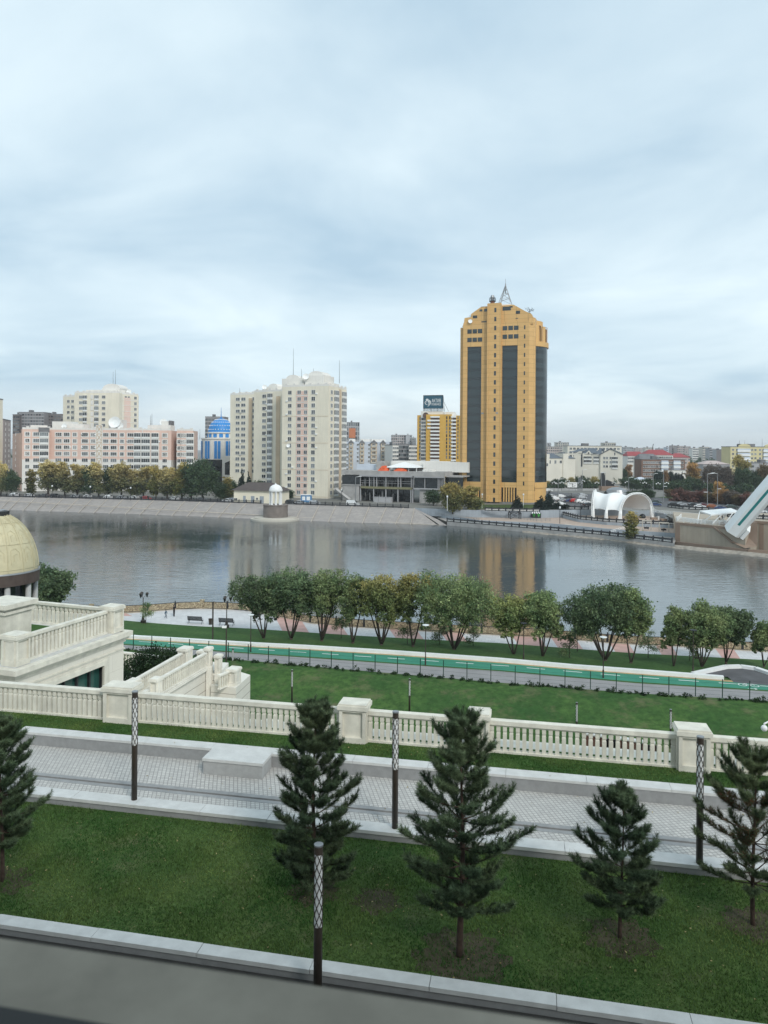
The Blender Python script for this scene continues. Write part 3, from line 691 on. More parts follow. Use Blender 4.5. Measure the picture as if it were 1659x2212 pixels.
rd = np.random.default_rng(77); n = 420; a = rd.uniform(-13, 12, n); b_ = np.concatenate([rd.uniform(14.6, 19.3, 300), rd.uniform(20, 24.7, 120)]); zz_ = np.where(b_ < 19.4, ZT+.03, np.where(b_ > 23.4, 17.97, np.where(b_ > 22.85, 18.09, 17.655)))
P_ = np.stack([a*ca-b_*sa, a*sa+b_*ca, zz_], 1); th = rd.uniform(0, 6.28, n); k = rd.uniform(.018, .035, n)[:,None]; t = np.stack([np.cos(th), np.sin(th), rd.normal(0,.3,n)], 1)*k; s_ = np.stack([-np.sin(th), np.cos(th), rd.normal(0,.3,n)], 1)*k*.6
V = np.stack([P_-t, P_+s_, P_+t, P_-s_], 1).reshape(-1,3); o = link('fallen_leaves', np_mesh('fallen_leaves', V, np.arange(len(V)).reshape(-1,4), [leaf_mat('dry leaf', (.3,.24,.10), (.45,.38,.2), rnd=.4)])); o['kind'] = 'stuff'
# ------------------------------------------------------------------ cream roof terrace building at the left
P1, P2 = Vector((-16.25,32.8)), Vector((-13.85,39.6)); dv = (P2-P1).normalized(); nl = Vector((-dv.y, dv.x))   # nl points to the left
bd = root('terrace_building', 'cream stone building at the left with a balustraded roof garden and a tall green window', 'building', (P1.x,P1.y,3.6))
BM = Matrix.Translation((P1.x,P1.y,0)) @ Matrix.Rotation(math.atan2(dv.y,dv.x), 4, 'Z'); LB_ = (P2-P1).length   # x along the side face, y to the left
ZR = 18.2
def bbox(mb, *a, **k): mb.M = BM; mb.box(*a, **k); mb.M = None
def side(u, v):
    rx, rz = ray(u, v); n = Vector((-dv.y, dv.x)); t = (P1.x*n.x + P1.y*n.y)/(rx*n.x + n.y); return (Vector((rx*t, t))-P1).dot(dv), CAMZ + rz*t
WX1, WZ1 = side(226,1432); WX0, WZ0 = .5, 11.5; print('win', WX1, WZ1, LB_, side(115,1480))
mb = MB(); bbox(mb, 0, WX0, 0, 30, 3.5, ZR-.6); bbox(mb, WX1, LB_, 0, 30, 3.5, ZR-.6); bbox(mb, WX0, WX1, 0, 30, WZ1, ZR-.6); bbox(mb, WX0, WX1, 0, 30, 3.5, WZ0); bbox(mb, WX0, WX1, .5, 30, WZ0, WZ1)
M['ashlar'] = brick_mat('cream ashlar wall', (.72,.695,.62), (.69,.66,.58), (.56,.53,.46), .9, .012, .5, axes='wall', stain=.2, width=1.8, bump=.1)
mb.build('wall', [M['ashlar']], bd)
mb = MB(); o = .12
for z0, z1, k in [(ZR-.6, ZR-.45, .08), (ZR-.45, ZR-.3, .2), (ZR-.3, ZR-.06, .34), (ZR-1.0,ZR-.92,.05)]: bbox(mb, -k, LB_+k, -k, 30, z0, z1)
mb.build('cornice', [M['cream_near']], bd)
mb = MB(); bbox(mb, .0, LB_-.3, .0, 30, ZR-.06, ZR); bbox(mb, .6, LB_-.9, .9, 28, ZR, ZR+.06, m=1); mb.build('roof', [M['white_stone'], M['strip']], bd)
wn = MB()
for k, f in ((.0,.06),(.22,.1)):
    bbox(wn, WX0-.3+k, WX1+.3-k, -f, .02, WZ1+.02-k*.5, WZ1+.25-k*.5); bbox(wn, WX1+.1-k, WX1+.3-k, -f, .02, WZ0, WZ1+.02-k*.5)
wf = wn.build('window_frame', [M['cream_near']], bd)
mb = MB(); bbox(mb, WX0, WX1, .30, .34, WZ0, WZ1)
M['green_glass'] = glass_mat('green tinted glass', (.015,.05,.045), (.03,.10,.085), .1, .5)
wp = mb.build('window', [M['green_glass']], bd)
mb = MB()
for i in range(7): x = WX0 + (WX1-WX0)*i/6; bbox(mb, x-.05, x+.05, .16, .3, WZ0, WZ1)
mb.build('mullion', [M['dark']], wp)
def bal_local(x0, y0, x1, y1, z, h, pitch, label):
    p, q = BM @ Vector((x0,y0,0)), BM @ Vector((x1,y1,0)); return balustrade((p.x,p.y), (q.x,q.y), z, h, pitch, label, 'roof garden balustrades', w=.15, rail=.13)
pa = math.atan2(dv.y, dv.x)
for x, y, w_, d, l in [(.42,.42,.78,.7,'near corner pedestal of the roof garden at the left'),(LB_-.42,.42,.8,.7,'far corner pedestal of the roof garden, nearest the plaza')]:
    p = BM @ Vector((x,y,0)); pedestal(p, pa, ZR, w_, d, 1.38, l, 'roof garden pedestals')
bal_local(.95, .4, LB_-.95, .4, ZR, 1.2, .235, 'roof garden balustrade running away along the right edge of the cream building')
bal_local(LB_-.4, .9, LB_-.4, 9, ZR, 1.2, .3, 'far balustrade of the roof garden, facing the river')
bal_local(.4, .9, .4, 12, ZR, 1.2, .3, 'near balustrade of the roof garden at the left edge of the picture')
p = BM @ Vector((2.6,3.3,0)); mb = MB(); mb.M = Matrix.Translation((p.x,p.y,0)) @ Matrix.Rotation(pa, 4, 'Z')
mb.box(-.8,.8,-.8,.8,ZR,ZR+2.0); mb.box(-.9,.9,-.9,.9,ZR+1.72,ZR+1.86); mb.box(-1.02,1.02,-1.02,1.02,ZR+2.0,ZR+2.22); mb.M = None
rtp = root('stone_pier', 'tall cream stone pier with a flat cap inside the roof garden at the left edge', 'pier', (p.x,p.y,ZR)); mb.build('shaft', [M['cream_near']], rtp)
# ---- domed rotunda
c = A(-12,1200,56); dc = root('domed_rotunda', 'rotunda with a ribbed cream dome, brown ring beam and grey columns at the left edge', 'rotunda', (c.x,c.y,3.6))
zr = 28-56*(1247-963)/1600; rd_ = 3.02; hd = 4.3
M['dome'] = mat('cream dome panels', (.52,.47,.31), .55, .1, 1.5, streak=.15)
mb = MB(); mb.lathe([(rd_*math.cos(t), zr+.6+hd*math.sin(t)) for t in np.linspace(0, 1.36, 16)], (c.x,c.y), 48); dm = mb.build('dome', [M['dome']], dc, smooth=True)
mb = MB(); rdm = random.Random(3)
f = lambda a, t, k=1.008: Vector((c.x + k*rd_*math.cos(t)*math.cos(a), c.y + k*rd_*math.cos(t)*math.sin(a), zr+.6+k*hd*math.sin(t)))
for i in range(16):
    a = 2*PI*i/16; mb.tube([f(a, t) for t in np.linspace(.02, 1.33, 14)], .03, 5)
    for j in range(3):
        t0 = .15 + j*.36; da = .05; 
        mb.tube([f(a+.08, t0), f(a+.08, t0+.24), f(a+.2, t0+.28), f(a+.31, t0+.2), f(a+.31, t0+.06)], .02, 4); mb.tube([f(a+.15, t0+.05), f(a+.15, t0+.16), f(a+.24, t0+.18)], .018, 4)
for t in (.06, .5, .98): mb.tube([f(2*PI*i/48, t) for i in range(49)], .02, 4)
mb.build('relief', [M['dome']], dm)
mb = MB(); mb.lathe([(rd_*.85,zr+.6+.02),(rd_+.12,zr+.62),(rd_+.14,zr+.55),(rd_+.14,zr+.5)], (c.x,c.y), 48, 1); mb.lathe([(rd_+.1,zr+.5),(rd_+.1,zr-.32),(rd_*.8,zr-.32)], (c.x,c.y), 48); mb.build('ring_beam', [mat('brown ring', (.07,.052,.045), .6), M['steel']], dc)
mb = MB(); mb.lathe([(rd_*.8,3.6),(rd_*.8,zr-.3)], (c.x,c.y), 40); mb.build('drum', [M['dark_glass']], dc)
for i in range(10):
    a = 2*PI*i/10 - .15; mb = MB(); mb.tube([(c.x+rd_*.93*math.cos(a), c.y+rd_*.93*math.sin(a), 3.6), (c.x+rd_*.93*math.cos(a), c.y+rd_*.93*math.sin(a), zr-.3)], .2, 10); mb.build('column', [M['grey_top']], dc, smooth=True)
mb = MB(); tz = zr+.6+hd*math.sin(1.36); mb.prism([(c.x+1.0*math.cos(PI*i/4+.4), c.y+1.0*math.sin(PI*i/4+.4)) for i in range(8)], tz-.25, tz+.2); mb.prism([(c.x+.75*math.cos(PI*i/4+.4), c.y+.75*math.sin(PI*i/4+.4)) for i in range(8)], tz+.2, tz+.28, 1); mb.build('lantern', [M['dark'], M['steel']], dc)

# ---- stepped cream stair walls behind the building
SA = math.atan2(6.7, 1.9)
B0, B1 = A(337,1490,50), A(450,1440,57.2); A0, A1 = A(288,1490,50), A(400,1440,57.2)
st = root('stair_walls', 'stepped cream stone walls with grooved sides beside the roof garden building', 'wall', (B0.x,B0.y,3.6))
ZS = 11.15
e = (B1-B0); e.z = 0; eb = B0 - e*.55; ea = A0 - e*.55
mb = MB(); mb.prism([(eb.x,eb.y),(B1.x,B1.y),(A1.x,A1.y),(ea.x,ea.y)], 3.5, ZS)
M['groove'] = brick_mat('grooved cream stone', (.74,.715,.64), (.71,.68,.61), (.38,.35,.3), .72, .03, .5, axes='wall', stain=.2, width=40, bump=.4)
mb.build('side_wall', [M['groove']], st)
mb = MB(); q = Vector((.12,0,0)); mb.prism([(eb.x+.05,eb.y),(B1.x+.05,B1.y),(B1.x+.2,B1.y-.06),(eb.x+.2,eb.y-.06)], ZS-.22, ZS-.02); mb.build('string_course', [M['cream']], st)
C1 = A(468,1440,57.4); C2 = A(510,1450,55.8); C3 = A(476,1450,59.5)
mb = MB(); mb.prism([(B1.x,B1.y+.02),(B1.x+.28,B1.y-.3),(C1.x+.35,B1.y-.2),(C1.x+.4,C1.y+2.5),(B1.x-2,C1.y+3)], 3.5, ZS-.55); mb.build('landing_wall', [M['groove']], st)
mb = MB(); mb.prism([(C1.x-.2,C1.y-1.0),(C2.x,C2.y),(C2.x+.5,C2.y+3.2),(C1.x,C1.y+3.5)], 3.5, ZS-1.25); mb.build('end_wall', [M['groove']], st)
mb = MB(); p = Vector((B1.x+.16,B1.y-.28)); mb.box(p.x-.22,p.x+.22,p.y-.22,p.y+.22,3.5,ZS); p = Vector((C1.x+.2,B1.y-.25)); mb.box(p.x-.22,p.x+.22,p.y-.25,p.y+.22,3.5,ZS-.5); mb.build('pilaster', [M['cream']], st)
bg = 'balustrades of the stepped stair walls'
balustrade((B0.x,B0.y), (B1.x-.12,B1.y-.4), ZS, 1.12, .26, 'right hand balustrade of the stair walk, nearer the lower lawn', bg, w=.14, m='cream')
balustrade((eb.x,eb.y), (B0.x-.3,B0.y-.9), ZS-.35, 1.12, .26, 'short lower balustrade in front of the stair walk, just above the front railing', bg, w=.14, m='cream')
balustrade((A0.x,A0.y), (A1.x-.15,A1.y-.5), ZS, 1.12, .26, 'left hand balustrade of the stair walk, beside the round bush', bg, w=.14, m='cream')
balustrade((B1.x+.45,B1.y+.2), (C1.x+.1,B1.y+.9), ZS-.55, 1.1, .26, 'tiny balustrade piece between the two narrow stair pillars', bg, w=.14, m='cream')
balustrade((C2.x-1.2,C2.y-.5), (C2.x-.5,C2.y+.9), ZS-1.25, 1.1, .26, 'last low balustrade at the outer end of the stair walls', bg, w=.14, m='cream')
for p, z, w_, h, l in [(B0, ZS, .62, 1.28, 'square pedestal at the near end of the right hand stair balustrade'), (B1, ZS, .5, 1.42, 'slim pillar at the far end of the right hand stair balustrade'), (A0, ZS-.1, .7, 1.25, 'square pedestal at the near end of the left hand stair balustrade'), (A1, ZS, .9, 1.4, 'wide pedestal at the far end of the left hand stair balustrade'), (Vector((C1.x+.2,B1.y-.1)), ZS-.5, .45, 1.4, 'second slim pillar right of the stair balustrade'), (Vector((C2.x-.35,C2.y+.9)), ZS-1.25, .9, 1.25, 'outermost square pedestal of the stair walls, above the lower lawn'), (Vector((C1.x-1.6,C1.y+1.8)), ZS-.55, .55, 1.2, 'small pedestal behind the stair pillars')]:
    pedestal(p, SA-PI/2, z, w_*.85, w_*.8, h, l, 'stair wall pedestals', 'cream')
bx0, bx1 = A(262,1440,52), A(372,1420,61)
mb = MB(); mb.prism([(ea.x-.02,ea.y),(A1.x-.02,A1.y),(A1.x+.2,A1.y+2.4),(A1.x-9,A1.y+4.0),(ea.x-8,ea.y+2)], 3.5, 10.2); tag(mb.build('planter', [M['cream']]), 'raised cream planter bed under the round bush', 'planter')
q0, q1 = A(268,1418,60.5), A(398,1424,58.6); balustrade((q0.x-3,q0.y+.6), (q1.x-1.2,q1.y+.2), 10.2, 1.15, .3, 'pale balustrade behind the round bush, next to the footpath', bg, w=.15, m='cream')
# ------------------------------------------------------------------ far bank buildings
class Fac:
    """a facade: a vertical plane between two points; s runs along it, y goes inward, z is the level"""
    def __init__(f, uA, YA, uB, YB, v):
        a, b = A(uA, v, YA), A(uB, v, YB); f.p0 = Vector((a.x,a.y,0)); d = Vector((b.x-a.x, b.y-a.y, 0)); f.L = d.length; f.d = d/f.L
        f.rz = math.atan2(d.y, d.x); f.M = Matrix.Translation(f.p0) @ Matrix.Rotation(f.rz, 4, 'Z'); f.n = Vector((-f.d.y, f.d.x, 0))
    def at(f, u, v):
        rx, rz = ray(u, v); n = f.n; t = (f.p0.x*n.x + f.p0.y*n.y)/(rx*n.x + n.y)
        p = Vector((rx*t, t, 0)); return (p - f.p0).dot(f.d), CAMZ + rz*t
    def s(f, u, v=1000): return f.at(u, v)[0]
    def z(f, u, v): return f.at(u, v)[1]
    def w(f, s, y, z): return f.M @ Vector((s, y, z))
class Sh:                              # a facade plane pushed in or out
    def __init__(g, f, y): g.f = f; g.y = y; g.rz = f.rz; g.M = f.M @ Matrix.Translation((0,y,0))
    def w(g, s, y, z): return g.f.w(s, y+g.y, z)
WM = {}
def win_mb(mb, w, h, kind, M_=None):
    mb.M = M_; fr = .09
    if kind == 'bay':               # glazed loggia with a pale apron
        mb.box(-w/2, w/2, -.5, 0, -h/2-.9, -h/2, 0); mb.box(-w/2, w/2, -.55, 0, h/2, h/2+.12, 0)
        mb.box(-w/2+.03, w/2-.03, -.42, 0, -h/2, h/2, 1); k = max(2, int(w/.9))
        for i in range(k+1): x = -w/2 + w*i/k; mb.box(x-.045, x+.045, -.48, -.4, -h/2, h/2, 0)
    elif kind == 'strip':           # open balcony: white apron and dark recess
        mb.box(-w/2, w/2, -.7, 0, -h/2, -h/2+h*.5, 0); mb.box(-w/2, w/2, -.08, 0, -h/2+h*.5, h/2, 2)
    elif kind == 'dark': mb.box(-w/2, w/2, -.06, 0, -h/2, h/2, 1)
    else:
        k = {'one':1, 'two':2, 'three':3}[kind]
        mb.box(-w/2+fr, w/2-fr, -.03, 0, -h/2+fr, h/2-fr, 1)
        mb.box(-w/2, w/2, -.1, 0, h/2-fr, h/2, 0); mb.box(-w/2-.06, w/2+.06, -.16, 0, -h/2-.04, -h/2+fr, 0)
        mb.box(-w/2, -w/2+fr, -.1, 0, -h/2+fr, h/2-fr, 0); mb.box(w/2-fr, w/2, -.1, 0, -h/2+fr, h/2-fr, 0)
        for i in range(1, k): x = -w/2 + w*i/k; mb.box(x-.045, x+.045, -.1, 0, -h/2+fr, h/2-fr, 0)
    mb.M = None
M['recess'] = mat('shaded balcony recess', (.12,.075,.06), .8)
WMATS = [M['win_frame'], M['win_glass'], M['recess']]
def put_windows(rt, items, mats=None, limit=100):
    """items: (facade, s, z, w, h, kind); at most 100 single windows, the rest as one part"""
    mats = mats or WMATS; base = base_of(rt); rest = MB()
    for i, (f, s, z, w, h, k) in enumerate(items):
        key = (round(w,2), round(h,2), k, mats[0].name, mats[1].name)
        if i < limit:
            if key not in WM:
                mb = MB(); win_mb(mb, w, h, k); WM[key] = mb.mesh('window', mats)
            link('window', WM[key], rt, f.w(s, -.02, z) - base, f.rz)
        else: win_mb(rest, w, h, k, f.M @ Matrix.Translation((s, -.02, z)))
    if rest.v: rest.build('window', mats, rt)['kind'] = 'stuff'
def rows(z0, z1, n): return [z0 + (z1-z0)*i/(n-1) for i in range(n)]
def fbox(mb, f, s0, s1, y0, y1, z0, z1, m=0): mb.M = f.M; mb.box(s0, s1, y0, y1, z0, z1, m); mb.M = None
def dish(rt, p, r, aim=(0,-1,.3)):
    mb = MB(); ax = Vector(aim).normalized(); q = ax.to_track_quat('Z','Y').to_matrix().to_4x4()
    mb.M = Matrix.Translation(p + Vector((0,0,r*1.3))) @ q; mb.lathe([(1e-3,-.25*r),(r*.5,-.17*r),(r,.08*r),(r,.1*r),(r*.5,-.14*r),(1e-3,-.22*r)], n=14); mb.M = None
    mb.tube([p, p+Vector((0,0,r*1.2))], .09, 5); mb.build('dish', [M['white']], rt)
def masts(rt, items):
    for p, h in items:
        mb = MB(); mb.tube([p, p+Vector((0,0,h))], [.12,.05], 5); mb.build('antenna', [M['dark']], rt)
def parapet(mb, f, s0, s1, z, step=4.2, m=0):   # crenellated parapet
    fbox(mb, f, s0, s1, .02, .4, z, z+.9, m); s = s0 + step/2
    while s < s1: fbox(mb, f, s-.7, s+.7, -.03, .45, z+.9, z+1.5, m); s += step
def ac_units(rt, items):
    mb = MB()
    for f, s, z in items: fbox(mb, f, s-.45, s+.45, -.4, 0, z-.3, z+.3)
    mb.build('air_conditioner', [M['white']], rt)['kind'] = 'stuff'
M['cream_wall'] = mat('pale cream render', (.74,.69,.57), .85, .07, .12, streak=.2)
M['white_wall'] = mat('white render', (.72,.70,.66), .85, .07, .12, streak=.18)
M['pink_wall'] = mat('salmon render', (.70,.50,.42), .85, .08, .15, streak=.15)
M['beige_dark'] = mat('tan render', (.56,.44,.31), .85, .1, .2)
M['roof_grey'] = mat('grey roof', (.16,.16,.165), .8, .2, .3)
ZG = 4.6
# ---- big cream apartment block
def white_block():
    f1 = Fac(497,392,548,385,950); f2 = Fac(548,380,611,370,950); f3 = Fac(609,352,709,343,950); f4 = Fac(709,343,748,361.6,950)
    rt = root('apartment_block', 'tall cream apartment block left of centre, stepped in three sections with a salmon window strip', 'building', (f3.p0.x,f3.p0.y,ZG))
    t1, t2, t3 = f1.z(510,853), f2.z(570,846.5), f3.z(650,835)
    w = MB(); fbox(w, f1, 0, f1.L+2, 0, 22, ZG, t1); fbox(w, f2, 0, f2.L+3, 0, 24, ZG, t2); fbox(w, f3, 0, f3.L, 0, f4.L, ZG, t3)
    w.build('wall', [M['cream_wall']], rt)
    mb = MB()
    parapet(mb, f1, 0, f1.L, t1); parapet(mb, f2, 0, f2.L, t2); parapet(mb, f3, 0, f3.L, t3); parapet(mb, f4, 0, f4.L, t3-.4)
    mb.build('parapet', [M['white_wall']], rt)
    mb = MB(); z3 = t3
    for (f, s0, s1, y0, y1, z, h) in [(f3,-3,8,5,16,t3,4.5),(f3,10,20,4,15,t3,5.5),(f3,12,18,6,13,t3+5.5,1.6),(f3,13,21.5,9,18,t3,2.2),(f2,4,12,4,14,t2,3.0),(f1,2,10,4,14,t1,1.6)]: fbox(mb, f, s0, s1, y0, y1, z, z+h)
    for f, s, r, z in [(f3,15,3.2,t3+5.3),(f3,2.5,2.8,t3+4.2),(f2,8,2.4,t2+2.8)]:   # barrel vaults
        mb.M = f.M; mb.slab([(s+r*math.cos(a)*1.3, z+r*math.sin(a)*.75) for a in np.linspace(0, PI, 10)], 5.5, 13.5); mb.M = None
    mb.build('roof_house', [M['white_wall']], rt)
    # salmon strip and tan stair columns
    mb = MB(); a, b = f3.s(639.5), f3.s(664); fbox(mb, f3, a, b, -.12, 0, f3.z(650,1068), t3-2.2); mb.build('salmon_panel', [M['pink_wall']], rt)
    mb = MB()
    n3 = 16; za, zb = f3.z(625,848), f3.z(625,1062.5); zz = rows(za, zb, n3)
    for z in zz: fbox(mb, f3, a-.1, b+.1, -.2, 0, z-1.75, z-1.35)
    mb.build('floor_band', [M['white_wall']], rt)
    st_ = (zb-za)/(n3-1)
    r1 = rows(f1.z(513,862.5), f1.z(513,862.5)+st_*12, 13); r2 = rows(f2.z(569,855), f2.z(569,855)+st_*14, 15)
    mb = MB(); 
    for f, u0, u1, zt in [(f1,537,544.5,t1-2),(f2,596,604.5,t2-2.5)]: fbox(mb, f, f.s(u0), f.s(u1), -.25, 0, ZG+5, zt)
    mb.build('stair_column', [M['beige_dark']], rt)
    it = []
    for z in zz:
        it += [(f3, f3.s(625.3), z, 2.0, 1.9, 'two'), (Sh(f3,-.12), f3.s(645.7), z, 2.0, 1.8, 'two'), (Sh(f3,-.12), f3.s(659.8), z, 1.8, 1.8, 'two'), (f3, f3.s(676), z, 2.0, 2.0, 'two')]
        it += [(f2, f2.s(u), z, 2.6, 1.8, 'two') for u in (570,)]
    it2 = []
    for z in r2: it2 += [(f2, f2.s(582.7), z, 3.0, 1.9, 'bay'), (f2, f2.s(600.3), z-1, 1.4, 1.4, 'one')]
    for z in r1: it2 += [(f1, f1.s(513), z, 2.7, 1.7, 'two'), (f1, f1.s(525), z, 2.9, 1.7, 'two'), (f1, f1.s(540.8), z-1, 1.3, 1.3, 'one'), (f1, f1.s(547), z, 1.5, 1.8, 'one')]
    for z in zz: it2 += [(f4, f4.s(715.3), z, 2.2, 1.9, 'two'), (f4, f4.s(725.5), z, 4.6, 2.0, 'bay'), (f4, f4.s(733.5), z+.6, 1.2, 1.8, 'dark'), (f4, f4.s(742), z, 4.6, 2.0, 'bay')]
    put_windows(rt, it + it2)
    mb = MB()
    for z in zz[3::4]:
        fbox(mb, f3, 0, f3.L, -.08, 0, z-2.0, z-1.85)
    for z in zz: fbox(mb, f4, f4.s(731.5), f4.s(735.5), -.2, 0, z-1.6, z+1.9)
    mb.build('string_course', [M['beige_dark']], rt)
    rd = random.Random(5)
    ac_units(rt, [(f3, f3.s(625.3)+rd.choice((-1.6,1.6)), rd.choice(zz)-.9) for _ in range(7)] + [(f3, f3.s(676)+1.7, rd.choice(zz)-.9) for _ in range(5)] + [(f2, f2.s(575), rd.choice(r2)-1) for _ in range(8)] + [(f1, f1.s(519), rd.choice(r1)-1) for _ in range(7)])
    masts(rt, [(f3.w(f3.s(619),6,t3+4), 15), (f3.w(f3.s(712),10,t3+2), 11), (f3.w(f3.s(663),6,t3+3), 6), (f3.w(f3.s(637),6,t3+4), 5), (f1.w(3,4,t1), 4)])
    dish(rt, f3.w(f3.s(653),3,t3+3), 1.5); dish(rt, f2.w(f2.s(562),3,t2+1), 1.3); dish(rt, f3.w(f3.s(623.5),-.5,f3.z(625,968)), .9)
white_block()
# ---- long salmon block
def pink_block():
    f0 = Fac(48,382,107,388,950); f1 = Fac(107,391,370,393,950); f2 = Fac(370,397,383,393,950); f3 = Fac(382,393,417.5,394,950); fl = Fac(27,415,48,384,950)
    rt = root('apartment_block', 'long salmon and white apartment block behind the row of yellow poplars', 'building', (f0.p0.x,f0.p0.y,ZG))
    zt = f1.z(240,929); zs = f1.z(240,993)
    w = MB()
    for f, d in ((f0,18),(f1,16),(f3,18)): fbox(w, f, 0, f.L, 0, d, ZG, zs, 0); fbox(w, f, 0, f.L, 0, d, zs, zt, 1)
    w.prism([tuple(fl.w(0,0,0)[:2]), tuple(fl.w(fl.L,0,0)[:2]), tuple(fl.w(fl.L,12,0)[:2]), tuple(fl.w(0,12,0)[:2])], ZG, fl.z(40,936), 1)
    w.build('wall', [M['white_wall'], M['pink_wall']], rt)
    mb = MB(); it = []; nr = 6
    zz = rows(f1.z(150,938.5), f1.z(150,1007.5), 6); dz = zz[0]-zz[1]; zz += [zz[-1]-dz, zz[-1]-2*dz, zz[-1]-3*dz][:2]
    for f, us in ((f0,[(59,1),(78.5,1.5),(95,2)]), (f1,[(126.5,1.6),(144,1.5),(161.5,1),(183.5,1.6),(201,1.2),(228.5,1.4),(245.5,1.6),(263.5,1),(282,1.6),(297,1.7),(315,2.2),(335,1.8),(356,1.2)]), (f3,[(386.5,.8),(397,1.6),(410.5,1.8)])):
        for u, k in us:
            s = f.s(u, 960)
            fbox(mb, f, s-k-.3, s+k+.3, -.1, 0, zz[-1]-1.5, zz[0]+1.3) if k > 1.65 else None
            for z in zz: it.append((f, s, z, 2.0*k, 1.9, 'bay' if k >= 1.7 else ('two' if k < 1.2 else 'three')))
            if k <= 1.65:
                for z in zz[:4]: fbox(mb, f, s-1.05*k-.35, s+1.05*k+.35, -.05, 0, z-1.5, z+1.15)
    for z in zz: it.append((fl, fl.s(33.5), z, 1.6, 1.6, 'two'))
    s0, s1 = f1.s(207), f1.s(221.5); fbox(mb, f1, s0, s1, -.35, -.1, ZG, f1.z(214,918))
    for f in (f0, f1, f3): parapet(mb, f, 0, f.L, zt, 5)
    fbox(mb, f1, f1.s(307.2), f1.s(308.8), -.3, 0, ZG, zt)
    mb.build('trim', [M['white_wall']], rt)
    mb = MB(); zc = f1.z(214,918)
    while zc > ZG+6:
        a, b, c, d = f1.w(s0+.5,-.42,zc-.4), f1.w(s1-.5,-.42,zc-.4), f1.w(s1-.5,-.42,zc-4.2), f1.w(s0+.5,-.42,zc-4.2)
        mb.bar(a, c, .2); mb.bar(b, d, .2); mb.bar(a, b, .2); mb.bar(a, d, .15); mb.bar(b, c, .15); zc -= 4.3
    mb.build('lattice_trim', [M['beige_dark']], rt)
    mb = MB()
    for u0, u1, vt in [(107,150,911),(150,175,916),(230,258,906),(315,365,917)]: fbox(mb, f1, f1.s(u0), f1.s(u1), 3, 12, zt, f1.z(240,vt))
    fbox(mb, f1, f1.s(344), f1.s(362), 4, 10, zt, f1.z(350,909)); fbox(mb, f0, 4, 12, 3, 12, zt, zt+2.2)
    mb.build('roof_house', [M['white_wall']], rt)
    mb = MB(); fbox(mb, f1, f1.s(360), f1.s(364.5), 3.5, 11, zt, f1.z(360,908)); a = f0.s(95, 935); fbox(mb, f0, a-2.6, a+2.6, -.3, .3, zt-1.5, zt+1.0); mb.build('loft', [M['roof_grey']], rt)
    put_windows(rt, it)
    rd = random.Random(9); ac_units(rt, [(f1, f1.s(rd.choice((152,177,206,258,275,344))), rd.choice(zz)) for _ in range(16)])
    for u, r in ((245,3.2),(257,1.8),(136,1.5)): dish(rt, f1.w(f1.s(u),1.5,zt), r)
    dish(rt, f1.w(f1.s(347),5,f1.z(350,909)-3), 1.9); masts(rt, [(f1.w(f1.s(147),4,zt), 8), (f1.w(f1.s(323),4,zt+3), 6), (f1.w(f1.s(320),4,zt+3), 5)])
pink_block()
# ---- cream tower block behind the salmon one
def tower_block():
    f1 = Fac(136,470,163,466,900); f2 = Fac(161,455,257,450,900); f3 = Fac(257,452,298.5,462,900)
    rt = root('apartment_block', 'cream stepped tower block rising behind the salmon apartments at the left', 'building', (f2.p0.x,f2.p0.y,ZG))
    t1, t2, t3 = f1.z(148,857), f2.z(200,849), f3.z(280,852.5)
    w = MB(); fbox(w, f1, 0, f1.L+1, 0, 20, ZG, t1); fbox(w, f2, 0, f2.L, 0, 24, ZG, t2); fbox(w, f3, 0, f3.L, 0.01, 22, ZG, t3); w.build('wall', [M['cream_wall']], rt)
    mb = MB()
    for f, t in ((f1,t1),(f2,t2),(f3,t3)): parapet(mb, f, 0, f.L, t, 4)
    mb.build('parapet', [M['white_wall']], rt)
    mb = MB(); fbox(mb, f2, 5, 26, 4, 16, t2, f2.z(200,841)); fbox(mb, f2, f2.s(209), f2.s(248), 5, 17, t2, f2.z(230,838)); fbox(mb, f3, 1, 6, 4, 10, t3, t3+3)
    mb.M = f2.M; s, r, z = f2.s(229), 4.6, f2.z(230,838.5); mb.slab([(s+r*1.3*math.cos(a), z+r*.7*math.sin(a)) for a in np.linspace(0, PI, 12)], 5.5, 15); mb.M = None
    mb.build('roof_house', [M['white_wall']], rt)
    zz = rows(f2.z(223,857.5), f2.z(223,857.5)-8*3.45, 9); z1 = rows(f1.z(150,867), f1.z(150,867)-7*3.45, 8); it = []
    for z in zz: it += [(f2, f2.s(174), z, 2.6, 1.9, 'three'), (f2, f2.s(183), z, 2.6, 1.9, 'bay'), (f2, f2.s(208), z, 2.8, 1.9, 'bay'), (f2, f2.s(223), z, 2.4, 1.9, 'three'), (f3, f3.s(260.5), z, 1.6, 1.8, 'two'), (f3, f3.s(270.5), z, 1.5, 1.8, 'two'), (f3, f3.s(277), z, 1.5, 1.8, 'two'), (f3, f3.s(291.5), z, 1.8, 1.9, 'two')]
    for z in z1: it += [(f1, f1.s(147), z, 2.2, 1.8, 'two'), (f1, f1.s(156), z, 2.2, 1.8, 'two')]
    mb = MB(); fbox(mb, f3, f3.s(267.5), f3.s(281), -.1, 0, ZG, t3-2); mb.build('salmon_panel', [M['pink_wall']], rt)
    mb = MB()
    for z in zz: fbox(mb, f3, f3.s(258), f3.s(297), -.15, 0, z-1.75, z-1.4); fbox(mb, f2, f2.s(195.5), f2.s(201), -.3, 0, z-1.3, z+1.3)
    mb.build('floor_band', [M['white_wall']], rt)
    put_windows(rt, it); masts(rt, [(f2.w(f2.s(228),8,t2+6), 8), (f2.w(f2.s(233),8,t2+6), 9)]); dish(rt, f3.w(f3.s(285),4,t3), 1.6)
tower_block()
